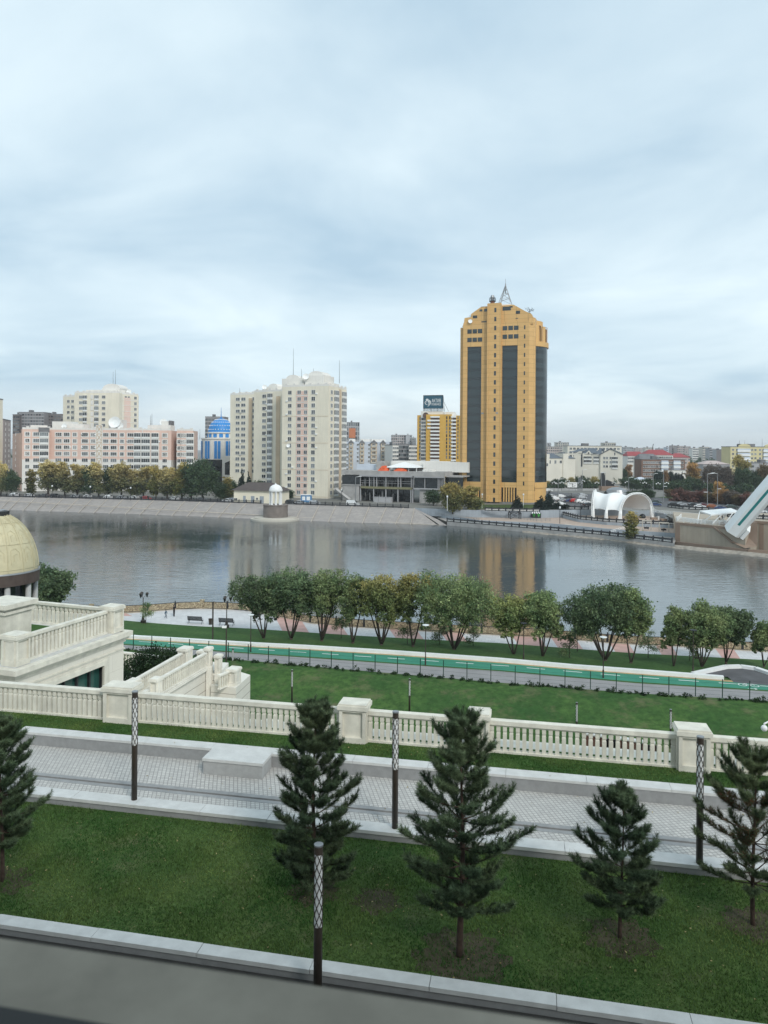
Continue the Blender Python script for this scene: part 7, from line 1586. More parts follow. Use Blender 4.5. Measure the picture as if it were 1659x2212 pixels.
def handrail(label, pts, h=1.0, step=1.8, n=3, m=None, r=.05, name='handrail', panel=False):
    rt = root(name, label, 'railing', pts[0]); m = m or M['white']; mb = MB()
    P_ = [Vector(p) for p in pts]; 
    for i in range(n): mb.tube([p+Vector((0,0,h*(i+1)/n)) for p in P_], r, 4)
    mb.build('rail', [m], rt); mb = MB()
    for a, b in zip(P_, P_[1:]):
        k = max(1, int((b-a).length/step))
        for j in range(k+1): q = a.lerp(b, j/k); mb.tube([q, q+Vector((0,0,h))], r*1.1, 4)
    mb.build('upright', [m], rt)['kind'] = 'stuff'
handrail('grey steel railing along the sloping path at the left of the golden tower', [G(940,1112,2.6), G(985,1118.5,2.6), G(1035,1126,2.6)], 1.1, 1.5, 3, M['steel'])
handrail('grey railing around the curved blue grey terrace below the golden tower', [G(*qF(585,320),2.5), G(*qF(760,330),2.5), G(*qF(950,352),2.5), G(*qF(1090,350),2.5)], 1.1, 1.4, 3, M['steel'])
handrail('white railing slanting from the right tent arch along the ramp', [G(*qB(175,955),4.9), G(*qB(230,985),4.8), G(*qB(560,1010),4.75), G(*qB(850,1040),4.7)], 1.15, 2.0, 4)
handrail('short white stair railing climbing under the shore poplar', [G(*qI(165,560),1.4), G(*qI(420,475),2.4)], .9, 1.0, 2)
mb = MB(); a, b_, c, d = G(*qF(1240,380),2.05), G(*qF(1310,383),2.05), G(*qF(1385,445),1.32), G(*qF(1290,440),1.32); mb.quad(a,b_,c,d); mb.quad(*[p+Vector((0,.05,-.3)) for p in (a,d,c,b_)])
tag(mb.build('ramp', [M['far_cream']]), 'pale ramp sloping from the upper path to the river fence', 'ramp')
# ------------------------------------------------------------------ white membrane tent
def tent():
    F_ = [G(1281,1117.7,2.8), G(1309,1121,2.8), G(1339,1122.7,2.8)]; Bk = [F_[0]+Vector((6,15,0)), F_[1]+Vector((10.5,14.5,0)), G(1407.7,1117.7,2.8)]
    Hh = [9.3, 9.4, 8.9]
    rt = root('membrane_tent', 'white stretched membrane stage tent on curved lattice arches by the river', 'tent', F_[0])
    def arch(t, th, k=1.0):
        i = 0 if t < .5 else 1; f = t*2-i; f0 = F_[i].lerp(F_[i+1], f); b0 = Bk[i].lerp(Bk[i+1], f); h = Hh[i]*(1-f)+Hh[i+1]*f
        sag = math.sin(PI*f)**2*.075
        c = (f0+b0)/2; r = (f0-b0)/2; kk = k*(1-sag)
        x = abs(math.cos(th))**.8*(1 if math.cos(th) > 0 else -1)
        return c + r*x*(1-sag*.35) + Vector((0,0,h*abs(math.sin(th))**.85*kk))
    mb = MB(); nt_, nh = 28, 24; g = []
    for i in range(nt_+1):
        t = i/nt_; f = (t*2) % 1; edge = .26 + .10*math.sin(PI*f)
        g.append([arch(t, edge + (PI-.30-edge)*j/nh, .985) for j in range(nh+1)])
    for i in range(nt_):
        for j in range(nh): mb.quad(g[i][j], g[i+1][j], g[i+1][j+1], g[i][j+1])
    mb.build('membrane', [mat('white membrane', (.83,.84,.83), .55, .03, .3)], rt, smooth=True)
    for t, l in ((0,1),(1,1)):
        mb = MB(); A1 = [arch(t, th, 1.0) for th in np.linspace(0, PI, 30)]; A2 = [arch(t, th, 1.0)*1 + Vector((0,0,.0)) for th in np.linspace(0, PI, 30)]
        cen = (A1[0]+A1[-1])/2; A2 = [cen + (p-cen)*1.075 for p in A1]; off = Vector((.5,-.15,0))*(1 if t else -1); A3 = [cen + (p-cen)*1.04 + off for p in A1]
        for L_ in (A1, A2, A3): mb.tube(L_, .13, 5)
        for i in range(29): mb.tube([A1[i], A2[i+1]], .07, 4); mb.tube([A2[i], A3[i+1]], .07, 4); mb.tube([A3[i], A1[i+1]], .07, 4)
        mb.build('arch', [M['white']], rt)
    for i in range(3):
        mb = MB(); top = arch(i*.5, .42, .98); mb.tube([F_[i], F_[i].lerp(top, .5)+Vector((-.1,-.3,.1)), top], [.75,.6,.35], 8); mb.build('leg', [M['white']], rt)
    mb = MB(); mb.tube([Bk[2], arch(1, PI-.45, .98)], [.7,.45], 8); mb.build('leg', [M['white']], rt)
tent()
mb = MB(); q = G(*qA(1480,735), 4.6); mb.M = Matrix.Translation(q + Vector((-4,4,0))); mb.lathe([(.01,3.6),(2.4,3.3),(5,2.2),(6,0)], n=24); mb.M = None; tag(mb.build('ribbed_shelter', [M['steel']]), 'low ribbed grey shell roof just behind the white tent', 'shelter')
# ------------------------------------------------------------------ bridge abutment, pylon, viewing deck
M['tan_conc'] = mat('tan concrete', (.40,.345,.275), .85, .12, .15, streak=.3); M['brown_trim'] = mat('brown concrete trim', (.26,.19,.145), .85, .12, .2)
F1, F2, F3, F4 = G(1459.3,1169.5,1.0), G(1609.7,1186,1.0), G(1634,1181,1.0), G(1790,1193,1.0)
ab_ = root('bridge_abutment', 'tan and brown concrete bridge abutment walls at the right end of the far bank', 'abutment', F1)
mb = MB(); B4, B1_ = F4+Vector((12,34,0)), F1+Vector((14,38,0)); dk = [F1, F2, F3, F3+Vector((10,30,0)), B1_]; mb.prism([(p.x,p.y) for p in dk], -.5, 6.7); mb.prism([(p.x,p.y) for p in (F3+Vector((.1,1.2,0)), F4, B4, F3+Vector((11,30,0)))], -.5, 8.2); mb.build('wall', [M['tan_conc']], ab_)
mb = MB(); d = (F2-F1).normalized(); n = Vector((d.y,-d.x,0))
o_ = n*.12
mb.prism([(p.x,p.y) for p in (F1+o_-d*.1, F1+d*1.4+o_, F1+d*1.4-o_, F1-o_)], -.4, 6.72); mb.prism([(p.x,p.y) for p in (F1+d*1.4+o_, F2+o_, F2-o_, F1+d*1.4-o_)], 6.0, 6.72); e = (F4-F3).normalized(); ne = Vector((e.y,-e.x,0))*.15
for s in (1.2, 16): q = F3+Vector((.1,1.2,0))+e*s; mb.prism([(p.x,p.y) for p in (q+ne, q+e*1.1+ne, q+e*1.1-ne, q-ne)], -.4, 8.22)
q0, q1 = F3+Vector((.1,1.2,0)), F4; mb.prism([(p.x,p.y) for p in (q0+ne, q1+ne, q1-ne, q0-ne)], 7.5, 8.23)
mb.build('trim', [M['brown_trim']], ab_)
# sloping foot block under the pylon
mb = MB(); fp = [qG(810,1020), qG(1110,1262), qG(1300,1350), qG(1490,1318), qG(1490,940), qG(1150,960)]; fy = [211,206.5,203.2,202.6,205.5,210]
fa = [A(u, v, y) for (u, v), y in zip(fp, fy)]; fb = [p + Vector((1.5,8,0)) for p in fa]; n_ = len(fa)
mb.add(fa + fb, [tuple(range(n_)), tuple(range(2*n_-1, n_-1, -1))] + [(i, n_+i, n_+(i+1)%n_, (i+1)%n_) for i in range(n_)]); mb.bar(fa[0], fa[1], .5); mb.build('pylon_foot', [M['brown_trim']], ab_)
mb = MB(); mb.path([G(*qI(150,582),.8), G(*qI(600,625),.8), F1+Vector((0,-1,0)), F2+Vector((0,-1.5,0)), F4+Vector((3,-4,0))], .7, -.3, 1.1); tag(mb.build('shore_wall', [M['brown_trim']]), 'low brown concrete kerb wall along the right shore at the waterline', 'wall')
py = root('bridge_pylon', 'huge white inclined bridge arch leg with a teal stripe at the right edge', 'bridge leg', A(1578,1155,207))
P0, P1_ = A(1581,1150,206.5), A(1775,925,193); ax = (P1_-P0).normalized(); yv = Vector((.12,1,0)); yv = (yv - ax*yv.dot(ax)).normalized(); zv = ax.cross(yv).normalized()
if zv.z < 0: zv = -zv
Mx = Matrix((ax, yv, zv)).transposed().to_4x4(); Mx.translation = P0; L_ = (P1_-P0).length
mb = MB(); mb.M = Mx; w_ = 2.05
mb.add([(x, y, z) for x in (0, L_) for y, z in ((-2.3, w_*.86),(-1.6,w_),(2.0,w_),(2.4,.2),(1.2,-w_),(-1.2,-w_*1.0),(-2.3,-.9))], [(0,1,2,3,4,5,6)[::-1], tuple(range(7,14))] + [(i,(i+1)%7,7+(i+1)%7,7+i) for i in range(7)]); mb.M = None; mb.build('beam', [mat('white painted steel', (.76,.79,.79), .45, .06, .15)], py)
mb = MB(); mb.M = Mx; mb.quad((3.2,-2.33,.35),(L_-1,-2.33,.35),(L_-1,-2.33,1.05),(3.2,-2.33,1.05)); mb.M = None; mb.build('stripe', [mat('teal paint', (.015,.20,.20), .5)], py)
mb = MB(); mb.M = Mx; mb.prism([(.3,-2.0),(3.2,-2.0),(4.2,.6),(3.0,2.0),(.6,1.6)], -w_-.9, -w_+.02); mb.M = None; mb.build('joint_cover', [M['white']], py)
dk_ = 6.72
pp = [F1+Vector((.6,.8,0)), F1+d*11.5+Vector((0,.5,0)), F1+d*15.5+Vector((2,5,0)), F1+d*14+Vector((5,12,0))]; pp = [Vector((p.x,p.y,dk_)) for p in pp]; pl_ = pp[0]+Vector((7,14,0))
handrail('white three bar railing round the viewing deck on the abutment', [pl_, pp[0], pp[1], pp[2], pp[3]], 1.25, 2.2, 4, r=.07)
handrail('second white railing crossing the viewing deck behind the first', [pp[0]+Vector((1.5,4,0)), pp[1]+Vector((-2,3.5,0)), pp[1]+Vector((1,7,0))], 1.25, 2.2, 4, r=.07)
cn = root('deck_canopy', 'flat white canopy on slanted posts above the viewing deck', 'canopy', pp[1])
mb = MB(); a, b_, c, e_ = [A(*qG(x, y), Y) for x, y, Y in ((585,775,220),(765,838,213),(1210,790,219),(1075,735,227))]; mb.add([a,b_,c,e_]+[p+Vector((0,0,.35)) for p in (a,b_,c,e_)], [(0,3,2,1),(4,5,6,7),(0,1,5,4),(1,2,6,5),(2,3,7,6),(3,0,4,7)]); mb.build('roof', [M['white']], cn)
for p, q in ((a,pp[0].lerp(pp[1],.62)+Vector((0,1,0))),(b_,pp[0].lerp(pp[1],.7)+Vector((0,.6,0))),(b_.lerp(c,.35),pp[1]+Vector((.6,2,0))),(b_.lerp(c,.75),pp[2]+Vector((0,1,0))),(e_,pp[3])):
    mb = MB(); mb.tube([p, Vector((q.x,q.y,dk_))], .16, 6); mb.build('post', [M['white']], cn)
person('person in dark clothes sitting under the white deck canopy', Vector((*G(*qG(880,900),dk_)[:2],dk_)), .3, 1.7, sit, (M['black_cloth'], M['black_cloth'])); person('second dark figure sitting right of the first under the deck canopy', Vector((*G(*qG(940,895),dk_)[:2],dk_)), -.3, 1.65, sit, (M['navy_cloth'], M['black_cloth']))
quay_fence('fence with white ornaments on the bridge abutment behind the pylon', [A(*qG(1025,860),226), A(*qG(1250,870),222)], A(*qG(1025,860),226).z, True, 2.4)
quay_fence('fence with white ornaments on the abutment right of the pylon', [A(*qG(1440,880),216), A(*qG(1800,900),213)], 8.2, True, 2.4)
# swings with people, kiosks and furniture of the lower terraces
for i, (x0, x1, yt, yb, l) in enumerate([(705,850,345,500,'left beige swing frame on the lower terrace'),(985,1145,380,530,'right beige swing frame on the lower terrace')]):
    a, b_ = G(*qI(x0,yb),2.05), G(*qI(x1,yb+8),2.05); h = (yb-yt)*.13021*a.y/1600; rt = root('swing_frame', l, 'swing', a, 'swing frames'); mb = MB()
    for p in (a, b_, a+Vector((.6,2,0)), b_+Vector((.6,2,0))): mb.tube([p, p+Vector((0,0,h))], .11, 5)
    for p, q in ((a,b_),(a+Vector((.6,2,0)),b_+Vector((.6,2,0))),(a,a+Vector((.6,2,0))),(b_,b_+Vector((.6,2,0)))): mb.tube([p+Vector((0,0,h)), q+Vector((0,0,h))], .11, 5)
    mb.build('frame', [M['far_cream']], rt); c = (a+b_)/2+Vector((.3,1,0)); mb = MB(); mb.box(c.x-.8,c.x+.8,c.y-.25,c.y+.25,2.5,2.56); mb.box(c.x-.8,c.x+.8,c.y+.25,c.y+.3,2.56,3.0)
    for s in (-.75,.75): mb.tube([(c.x+s,c.y,2.56),(c.x+s,c.y,2.05+h)], .025, 4)
    mb.build('seat', [M['dark']], rt)
    person(['person leaning back on the left swing by the far water','person in black bending forward on the right swing by the far water'][i], Vector((c.x,c.y-.05,2.08)), [1.2,-1.0][i], 1.65, sit, (M['navy_cloth'] if i == 0 else M['black_cloth'], M['black_cloth']), 'people on the swings')
p = G(*qA(315,1045), 2.05); rt = root('kiosk_tent', 'small dark kiosk tent with green triangles and a striped roof below the golden tower', 'kiosk', p); s = p.y/1600; w_ = 120/6*s/2; h = 60/6*s
mb = MB(); mb.box(p.x-w_,p.x+w_,p.y,p.y+3,2.05,2.05+h); mb.build('cabin', [M['dark']], rt); mb = MB()
gm2 = mat('green cloth', (.05,.32,.06), .7)
for k in (-1,1): mb.add([(p.x+k*w_*.95,p.y-.03,2.05+h),(p.x+k*w_*.1,p.y-.03,2.05+h),(p.x+k*w_*.5,p.y-.03,2.3)], [(0,1,2)])
mb.build('green_panel', [gm2], rt); mb = MB()
for k in range(8): a0 = -w_*1.1+2.2*w_*k/8; mb.add([(p.x+a0,p.y-.4,2.05+h),(p.x+a0+.275*w_,p.y-.4,2.05+h),(p.x+(a0+.14*w_)*.15,p.y+1.5,2.05+h+1.6)], [(0,1,2)], k % 2); mb.add([(p.x+a0,p.y+3.4,2.05+h),(p.x+a0+.275*w_,p.y+3.4,2.05+h),(p.x+(a0+.14*w_)*.15,p.y+1.5,2.05+h+1.6)], [(0,1,2)], k % 2)
mb.build('roof', [M['white'], M['dark']], rt)
p = G(*qF(730,325), 2.05); rt = root('steel_frame_pavilion', 'dark steel lattice frame standing on the terrace in front of the golden tower', 'frame', p); s = p.y/1600; w_ = 55*.20833*s; h = 62*.20833*s; mb = MB(); top = p+Vector((0,1.5,h*1.75))
cs = [p+Vector((i*w_,j*2.2+1.5,0)) for i, j in ((-1,-1),(1,-1),(1,1),(-1,1))]
for i in range(4): a, b_ = cs[i], cs[(i+1)%4]; mb.tube([a,a+Vector((0,0,h))],.14,4); mb.tube([a+Vector((0,0,h)),b_+Vector((0,0,h))],.12,4); mb.tube([a+Vector((0,0,h)),top],.12,4); mb.tube([a,b_+Vector((0,0,h))],.08,4); mb.tube([b_,a+Vector((0,0,h))],.08,4)
mb.tube([top, top+Vector((0,0,1.2))], .08, 4); mb.build('frame', [M['dark']], rt)
for i, (x, y, l) in enumerate([(930,325,'left tan planter box by the tent'),(1085,345,'right tan planter box by the tent')]):
    p = G(*qI(x, y), 2.82); mb = MB(); mb.box(p.x-1.6,p.x+.6,p.y,p.y+1.5,2.8,3.5); mb.box(p.x+.62,p.x+1.2,p.y-.1,p.y+1.6,2.8,4.0,1); tag(mb.build('planter_box', [M['brown_trim'], M['white_stone']]), l, 'planter', 'planter boxes by the tent')
p = G(*qI(705,300), 2.82); mb = MB(); mb.lathe([(.9,2.8),(1.2,3.2),(1.0,4.0),(.4,4.4),(.01,4.5)], (p.x,p.y), 14); tag(mb.build('stage_speaker', [M['dark']]), 'round dark covered object inside the tent on the stage', 'equipment')
# ------------------------------------------------------------------ lamps and signs of the far bank
def tall_lamp(label, u, vt, vb, arm=1, z=ZG, h2=None):
    b = G(u, vb, z); s = b.y/1600; H = (vb-vt)*s; rt = root('street_lamp', label, 'street lamp', b, 'tall street lamps of the far bank')
    mb = MB(); mb.tube([(0,0,0),(0,0,H)], [.2,.11], 6); link('pole', mb.mesh('pole', [M['steel']]), rt)
    mb = MB(); mb.tube([(0,0,H-.1),(arm*2.2,0,H+.15)], .08, 5); mb.box(min(arm*1.2,arm*2.6),max(arm*1.2,arm*2.6),-.2,.2,H+.1,H+.3)
    if h2: mb.box(-arm*1.6 if arm > 0 else .1, -.1 if arm > 0 else 1.6, -.15, .15, H*h2, H*h2+.2)
    link('lamp_head', mb.mesh('lamp_head', [M['diffuser']]), rt)
for q, x, yt, yb, arm, h2, l in [(qB,873,470,885,1,.42,'tallest street lamp in front of the bare trees at the right'),(qB,1003,465,870,-1,.5,'second tall street lamp right of the tallest one'),(qB,303,440,830,-1,.5,'tall street lamp above the road, right of the tent'),(qB,170,470,690,1,None,'street lamp left of the dark evergreen clumps'),(qA,1160,455,690,1,None,'street lamp left of the dark sculpture'),(qA,1207,455,690,-1,None,'street lamp right next to the dark sculpture'),(qA,910,420,690,1,None,'thin lamp in front of the spruces of the park belt'),(qA,597,540,790,1,.75,'lamp at the back of the car park'),(qA,1512,520,700,1,None,'lamp among the trees behind the white tent'),(qC,238,1185,1540,1,None,'tall lamp in front of the building site')]:
    u, vb = q(x, yb); tall_lamp(l, u, q(0,yt)[1] if q is not qC else q(0,yt)[1], vb, arm, h2=h2)
def globe_lamp(label, u, v, s_=1):
    b = G(u, v, ZG); rt = root('globe_lamp', label, 'lamp', b, 'globe lamps of the park'); mb = MB(); mb.tube([(0,0,0),(0,0,4.4)], .09, 5); mb.tube([(-1,0,4.1),(0,0,3.9),(1,0,4.1)], .06, 4); link('pole', mb.mesh('pole', [M['dark']]), rt); mb = MB()
    for x, z in ((-1,4.4),(1,4.4),(0,4.9)): mb.ball((x,0,z), .36, n=8, k=6)
    link('globe', mb.mesh('globe', [M['white']], smooth=True), rt)
for x, y, l in [(545,690,'first globe lamp from the left, right of the golden tower'),(645,690,'second globe lamp from the left, left of the map board'),(720,660,'globe lamp peeping over the map board'),(880,690,'globe lamp at the foot of the metal pylon'),(918,660,'globe lamp right of the metal pylon'),(1100,690,'globe lamp left of the dark sculpture'),(1320,690,'globe lamp right of the dark sculpture'),(1490,680,'globe lamp left of the dark trees behind the tent'),(1535,690,'globe lamp in front of the dark trees behind the tent')]: globe_lamp(l, *qA(x,y))
for x, y, l in [(60,690,'left globe lamp near the white hut'),(235,700,'globe lamp under the dark evergreen clump'),(345,695,'globe lamp left of the dark red tree')]: globe_lamp(l, *qB(x,y))
for u, vb, l in [(q2(835,0)[0],1085,'lamp post in front of the concrete stair of the building site'),(966,1104,'white lamp post left of the big yellow tree'),(qF(384,0)[0],1098,'white lamp post in front of the golden tower door'),(qF(812,0)[0],1098,'white lamp post before the right glass strip of the golden tower'),(282,1081,'lamp post among the poplars at the left quay'),(112.6,1076,'lamp post left of the poplar row'),(195,1078,'lamp post under the third poplar'),(qF(1190,0)[0],1131,'dark lamp post on the pinkish path below the car park'),(qF(1405,0)[0],1114,'dark lamp post left of the tent'),(1388,1112,'dark lamp post inside the tent opening')]:
    b = G(u, vb, ZG if vb < 1108 else 2.8); rt = root('lamp_post', l, 'lamp', b, 'small lamp posts of the far bank'); H = 5.2; mb = MB(); mb.tube([(0,0,0),(0,0,H)], .09, 6); link('pole', mb.mesh('pole', [M['white'] if 'white' in l else M['dark']]), rt); mb = MB(); mb.lathe([(.1,H-.1),(.34,H+.05),(.3,H+.55),(.05,H+.7)], n=10); link('lantern', mb.mesh('lantern', [M['diffuser']]), rt)
p, q = G(*qA(718,690), ZG), G(*qA(840,690), ZG); s = p.y/1600; bb = root('map_board', 'white roadside direction board with a black route diagram in the park belt', 'sign', p); h0, h1 = 43/6*s, 110/6*s
mb = MB(); mb.box(p.x,q.x,p.y-.1,p.y+.1,ZG+h0,ZG+h1); mb.build('panel', [M['white']], bb); mb = MB(); X = lambda x: p.x+(x-718)/122*(q.x-p.x); Z_ = lambda y: ZG+(690-y)/6*s
for x0, y0, x1, y1 in ((740,600,790,598),(778,600,780,640),(780,632,818,625),(785,600,788,612)): mb.tube([(X(x0),p.y-.13,Z_(y0)),(X(x1),p.y-.13,Z_(y1))], .13, 4)
for x0, x1, y in ((725,745,590),(725,742,625),(800,825,590),(800,830,600)): mb.tube([(X(x0),p.y-.12,Z_(y)),(X(x1),p.y-.12,Z_(y))], .05, 4)
mb.build('diagram', [M['dark']], bb); mb = MB()
for x in (p.x+1,q.x-1): mb.tube([(x,p.y+.2,ZG),(x,p.y+.2,ZG+h1)], .12, 5)
mb.build('post', [M['steel']], bb)
p = G(*qA(878,690), ZG); mb = MB(); H = 175/6*p.y/1600
for i, j in ((-1,-1),(1,-1),(1,1),(-1,1)): mb.tube([p+Vector((i,j,0)), p+Vector((i*.5,j*.5,H))], .12, 4)
for k in range(7): z = H*k/7; mb.tube([p+Vector((-1+.07*k,-1,z)), p+Vector((1-.07*k,-1,z+H/7))], .08, 4); mb.tube([p+Vector((1-.07*k,-1,z)), p+Vector((-1+.07*k,-1,z+H/7))], .08, 4)
tag(mb.build('lattice_mast', [M['steel']]), 'grey lattice mast right of the direction board', 'mast')
p = G(*qA(1185,690), ZG); s = p.y/1600; mb = MB(); mb.M = Matrix.Translation(p); k = s/6; mb.slab([(-25*k,60*k),(22*k,60*k),(18*k,200*k),(8*k,230*k),(-18*k,225*k)], 0, 3); mb.slab([(22*k,60*k),(150*k,60*k),(130*k,110*k),(60*k,140*k),(22*k,120*k)], 1, 3); mb.box(-30*k,190*k,-1,5,0,60*k,1); mb.M = None
tag(mb.build('monument', [M['dark'], M['brown_trim']]), 'dark upright monument on a brown plinth in the park belt', 'monument')
p, q = G(*qB(820,632), ZG), G(*qB(877,632), ZG); mb = MB(); z0 = p.z; s = p.y/1600; mb.box(p.x,q.x,p.y,p.y+.2,z0+1,z0+70/6*s); sg = mb.build('road_sign', [M['blue_wall']]); tag(sg, 'pale blue road sign board left of the tallest street lamp', 'sign')
mb = MB(); k = (q.x-p.x)/57
for x0, y0, x1, y1 in ((12,5,12,28),(24,28,24,5),(24,5,34,5),(34,5,34,28),(44,28,44,8),(42,5,46,5)): mb.tube([(p.x+x0*k,p.y-.1,z0+(632-565-y0)/6*s),(p.x+x1*k,p.y-.1,z0+(632-565-y1)/6*s)], .12, 4)
mb.build('arrows', [M['white']], sg, off=None)
mb = MB(); p = G(*q2(605,908), ZG); mb.box(p.x-2.2,p.x+2.4,p.y,p.y+2.2,ZG,ZG+3.2); mb.box(p.x-1.6,p.x-.3,p.y-.05,p.y,ZG+1,ZG+2.6,1); mb.box(p.x+.3,p.x+1.8,p.y-.05,p.y,ZG+1,ZG+2.6,1); mb.box(p.x-2.4,p.x+2.6,p.y-.2,p.y+2.4,ZG+3.2,ZG+3.4,1); tag(mb.build('booth', [mat('blue booth', (.08,.22,.42), .6), M['white']]), 'small blue and white booth on the quay right of the white rotunda', 'booth')
# ------------------------------------------------------------------ vehicles
def car_proto(kind):
    rt = root('parked_car', '', 'car'); L, H = (4.5, 1.48) if kind == 'saloon' else ((4.6, 1.72) if kind == 'suv' else (5.4, 2.2)); W_2 = .9; x0 = -L/2
    low = [(x0,.3),(x0+.05,.62),(x0+.15,.86 if kind == 'saloon' else 1.0),(x0+1.15,.92 if kind == 'saloon' else 1.08),(L/2-.65,.95 if kind != 'suv' else 1.1),(L/2-.1,.9 if kind == 'saloon' else 1.05),(L/2,.55),(L/2,.3)]
    top = {'saloon':[(x0+1.05,.9),(x0+1.75,1.40),(x0+2.2,H),(x0+3.1,H-.02),(x0+3.95,.93)],'suv':[(x0+1.05,1.06),(x0+1.65,1.6),(x0+2.1,H),(x0+3.9,H-.03),(L/2-.08,1.08)],'van':[(x0+.75,1.05),(x0+1.4,1.7),(x0+1.8,H),(L/2-.1,H),(L/2-.02,1.0)]}[kind]
    me = MB(); me.slab(low, -W_2, W_2); n = len(top); ins = .13
    me.add([(x,-W_2+(0.02 if z < 1.15 else ins),z) for x, z in top]+[(x,W_2-(0.02 if z < 1.15 else ins),z) for x, z in top], [tuple(range(n)), tuple(range(2*n-1,n-1,-1))]+[(n+i,n+(i+1)%n,(i+1)%n,i) for i in range(n)])
    link('body', me.mesh('body', [bpy.data.materials.get('paint white') or M['white']]), rt)
    mw = MB(); a = top
    for s in (-1, 1):
        y = lambda z: s*(W_2-(.02+(ins-.02)*min(1,max(0,(z-.95)/.4)))+.012)
        if kind == 'van': q = [(x0+1.05,1.12),(x0+1.5,1.62),(x0+2.3,1.62),(x0+2.3,1.12)]
        else:
            zb, zt = a[0][1]+.07, H-.12; q = [(a[0][0]+.28,zb),(a[1][0]+.15,zt),(a[3][0]-.05,zt),(a[4][0]-.35,zb)]
        mw.add([(x,y(z),z) for x, z in q], [(0,1,2,3) if s < 0 else (3,2,1,0)])
    (xa, za), (xb, zb) = a[0], a[2 if kind == 'van' else 1]; f = lambda t, yy: (xa+(xb-xa)*t-.03, yy, za+(zb-za)*t+.02)
    mw.add([f(.12,-W_2+.12), f(.12,W_2-.12), f(.95,W_2-.2), f(.95,-W_2+.2)], [(0,1,2,3)])
    if kind != 'van': (xa, za), (xb, zb) = a[4], a[3]; f = lambda t, yy: (xa+(xb-xa)*t+.02, yy, za+(zb-za)*t+.02); mw.add([f(.15,-W_2+.12), f(.15,W_2-.12), f(.9,W_2-.2), f(.9,-W_2+.2)], [(3,2,1,0)])
    link('window', mw.mesh('window', [M['dark_glass']]), rt)
    wm = MB(); wm.M = Matrix.Rotation(PI/2, 4, 'X'); wm.lathe([(.01,-.1),(.33,-.1),(.33,.1),(.01,.1)], n=14); wm.lathe([(.01,.105),(.19,.105),(.19,-.105),(.01,-.105)], n=10, m=1); wm.M = None; wme = wm.mesh('wheel', [M['dark'], M['steel']])
    for sx in (-L*.31, L*.29):
        for sy in (-1, 1): link('wheel', wme, rt, (sx, sy*.82, .33))
    lm = MB(); 
    for sy in (-.62,.62): lm.box(x0-.02,x0+.1,sy-.2,sy+.2,.64,.78)
    link('headlight', lm.mesh('headlight', [M['diffuser']]), rt); lm = MB()
    for sy in (-.65,.65): lm.box(L/2-.12,L/2+.015,sy-.18,sy+.18,.72,.88)
    link('tail_light', lm.mesh('tail_light', [mat('red lamp', (.35,.02,.02), .4)]), rt); return rt
PAINT = {}
for nme, c in dict(white=(.74,.75,.75), silver=(.40,.42,.44), grey=(.14,.15,.16), black=(.015,.016,.018), blue=(.03,.06,.16), red=(.45,.03,.03), darkred=(.13,.025,.03), orange=(.26,.09,.04), green=(.04,.06,.055), skyblue=(.10,.28,.42)).items(): PAINT[nme] = mat('paint ' + nme, c, .28, .03, 1, spec=.6)
CP = {}
def car(label, u, v, kind, paint, rz, group, dY=0, z=ZG):
    if kind not in CP: CP[kind] = [car_proto(kind), False]
    o = CP[kind][0] if not CP[kind][1] else copy_tree(CP[kind][0]); CP[kind][1] = True
    p = G(u, v, z) if not dY else at_u(TL, u) + Vector((0, dY, 0)); o.location = (p.x, p.y, z+.012); o.rotation_euler.z = rz; tag(o, label, 'van' if kind == 'van' else 'car', group); o.name = 'parked_van' if kind == 'van' else 'parked_car'
    for c in o.children:
        if c.name.startswith('body'): c.material_slots[0].link = 'OBJECT'; c.material_slots[0].material = PAINT[paint]
rz = R(-13)
for x, y, k, c, a, l in [(470,702,'suv','white',0,'white car driving alone on the road beyond the car park'),(520,778,'saloon','white',.5,'white car at the back left of the car park'),(568,812,'suv','white',.5,'white off roader in the second row of the car park, left'),(640,782,'suv','white',.5,'large white car at the back of the car park under the lamp'),(658,828,'saloon','silver',.5,'silver blue car in the middle of the car park'),(742,792,'saloon','black',.5,'black car at the back of the car park'),(745,838,'saloon','blue',.5,'dark blue car left of the red one in the car park'),(808,840,'suv','red',.5,'bright red car in the middle of the car park'),(905,795,'suv','silver',.5,'grey car at the back right of the car park beside the van'),(880,848,'suv','white',.5,'white car right of the red one in the car park'),(945,853,'saloon','white',.5,'white saloon at the front right of the car park'),(628,884,'suv','white',.35,'white car at the front left of the car park, partly behind spruces'),(548,884,'saloon','white',.35,'white car hidden behind the spruces of the car park'),(915,765,'suv','silver',.5,'pale grey car behind the van at the back of the car park'),(838,780,'van','grey',.3,'dark grey box van at the back of the car park'),(425,795,'van','skyblue',.4,'light blue van beside the golden tower corner'),(988,888,'saloon','black',.5,'black car at the right front corner of the car park beside the tent')]:
    u, v = qA(x, y); car(l, u, v, k, c, rz+a+PI, 'cars in the car park')
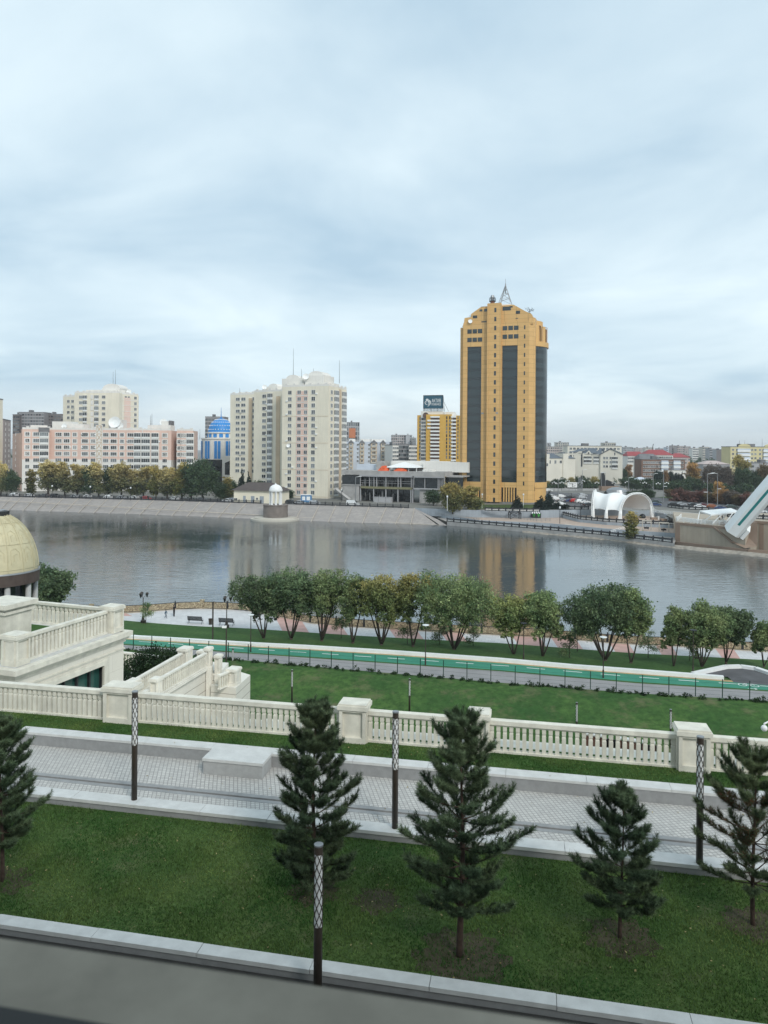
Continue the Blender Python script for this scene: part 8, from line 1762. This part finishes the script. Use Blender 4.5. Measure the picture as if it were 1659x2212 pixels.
for x, y, k, c, l in [(210,852,'saloon','green','dark green car on the road right behind the tent arch'),(203,886,'saloon','blue','purple blue car at the tent arch on the road'),(445,893,'suv','black','black car above the ornamental road fence, left'),(535,882,'saloon','silver','silver car behind the black one on the road'),(690,892,'saloon','black','black saloon in the middle of the road'),(775,912,'saloon','white','white saloon in front of the black one on the road'),(828,892,'saloon','darkred','dark red car at the foot of the tallest street lamp'),(940,915,'suv','orange','orange brown off roader on the road'),(1040,932,'saloon','blue','blue car right of the orange brown one'),(1195,922,'suv','green','dark green estate car alone on the road at the right'),(1560,978,'saloon','white','white car on the road right of the bridge pylon')]:
    u, v = qB(x, y); car(l, u, v, k, c, R(-14)+PI, 'cars on the road at the right')
for i, (x, k, c, l) in enumerate([(20,'suv','white','white car at the left edge of the quay road'),(53,'saloon','white','white car under the slim single tree on the quay'),(84,'saloon','grey','grey car left of the poplar row on the quay'),(113,'suv','black','black car under the first poplar'),(154,'saloon','silver','silver car under the second poplar'),(181,'saloon','white','white car under the third poplar'),(229,'suv','white','white off roader under the middle poplars'),(256,'saloon','silver','silver car with a roof box look, middle of the poplar row'),(281,'saloon','white','white saloon beside the quay lamp post'),(310,'saloon','red','red car under the poplar row'),(369,'saloon','white','white car near the right end of the poplar row'),(428,'saloon','grey','grey car under the big dark green quay tree'),(487,'saloon','white','white car left of the beige house'),(499,'suv','silver','silver car tucked behind the white one left of the beige house')]):
    car(l.replace(' with a roof box look,', ' in the'), x, 0, k, c, R(-24)+(PI if i % 2 else 0), 'cars along the quay road', dY=4.5+(i % 3)*1.2)
for x, k, c, l in [(626,'suv','black','black off roader just right of the white rotunda'),(646,'saloon','silver','silver car on the quay left of the blue booth'),(678,'suv','silver','silver off roader right of the blue booth'),(764,'van','white','white pickup van in front of the building site')]: car(l, x, 0, k, c, R(-22)+PI, 'cars on the quay by the building site', dY=4)

# ------------------------------------------------------------------ thin autumn haze
mb = MB(); mb.box(-6200, 6200, -300, 6200, -3, 106); hz_ = bpy.data.materials.new('haze air'); hz_.use_nodes = True; nt = hz_.node_tree; nt.nodes.remove(nt.nodes['Principled BSDF'])
pv = N(nt, 'VolumePrincipled', Density=.00015, Anisotropy=.2); pv.inputs['Color'].default_value = (.95,.975,1,1); nt.links.new(pv.outputs[0], nt.nodes['Material Output'].inputs['Volume'])
structure('haze', mb, hz_)['kind'] = 'stuff'
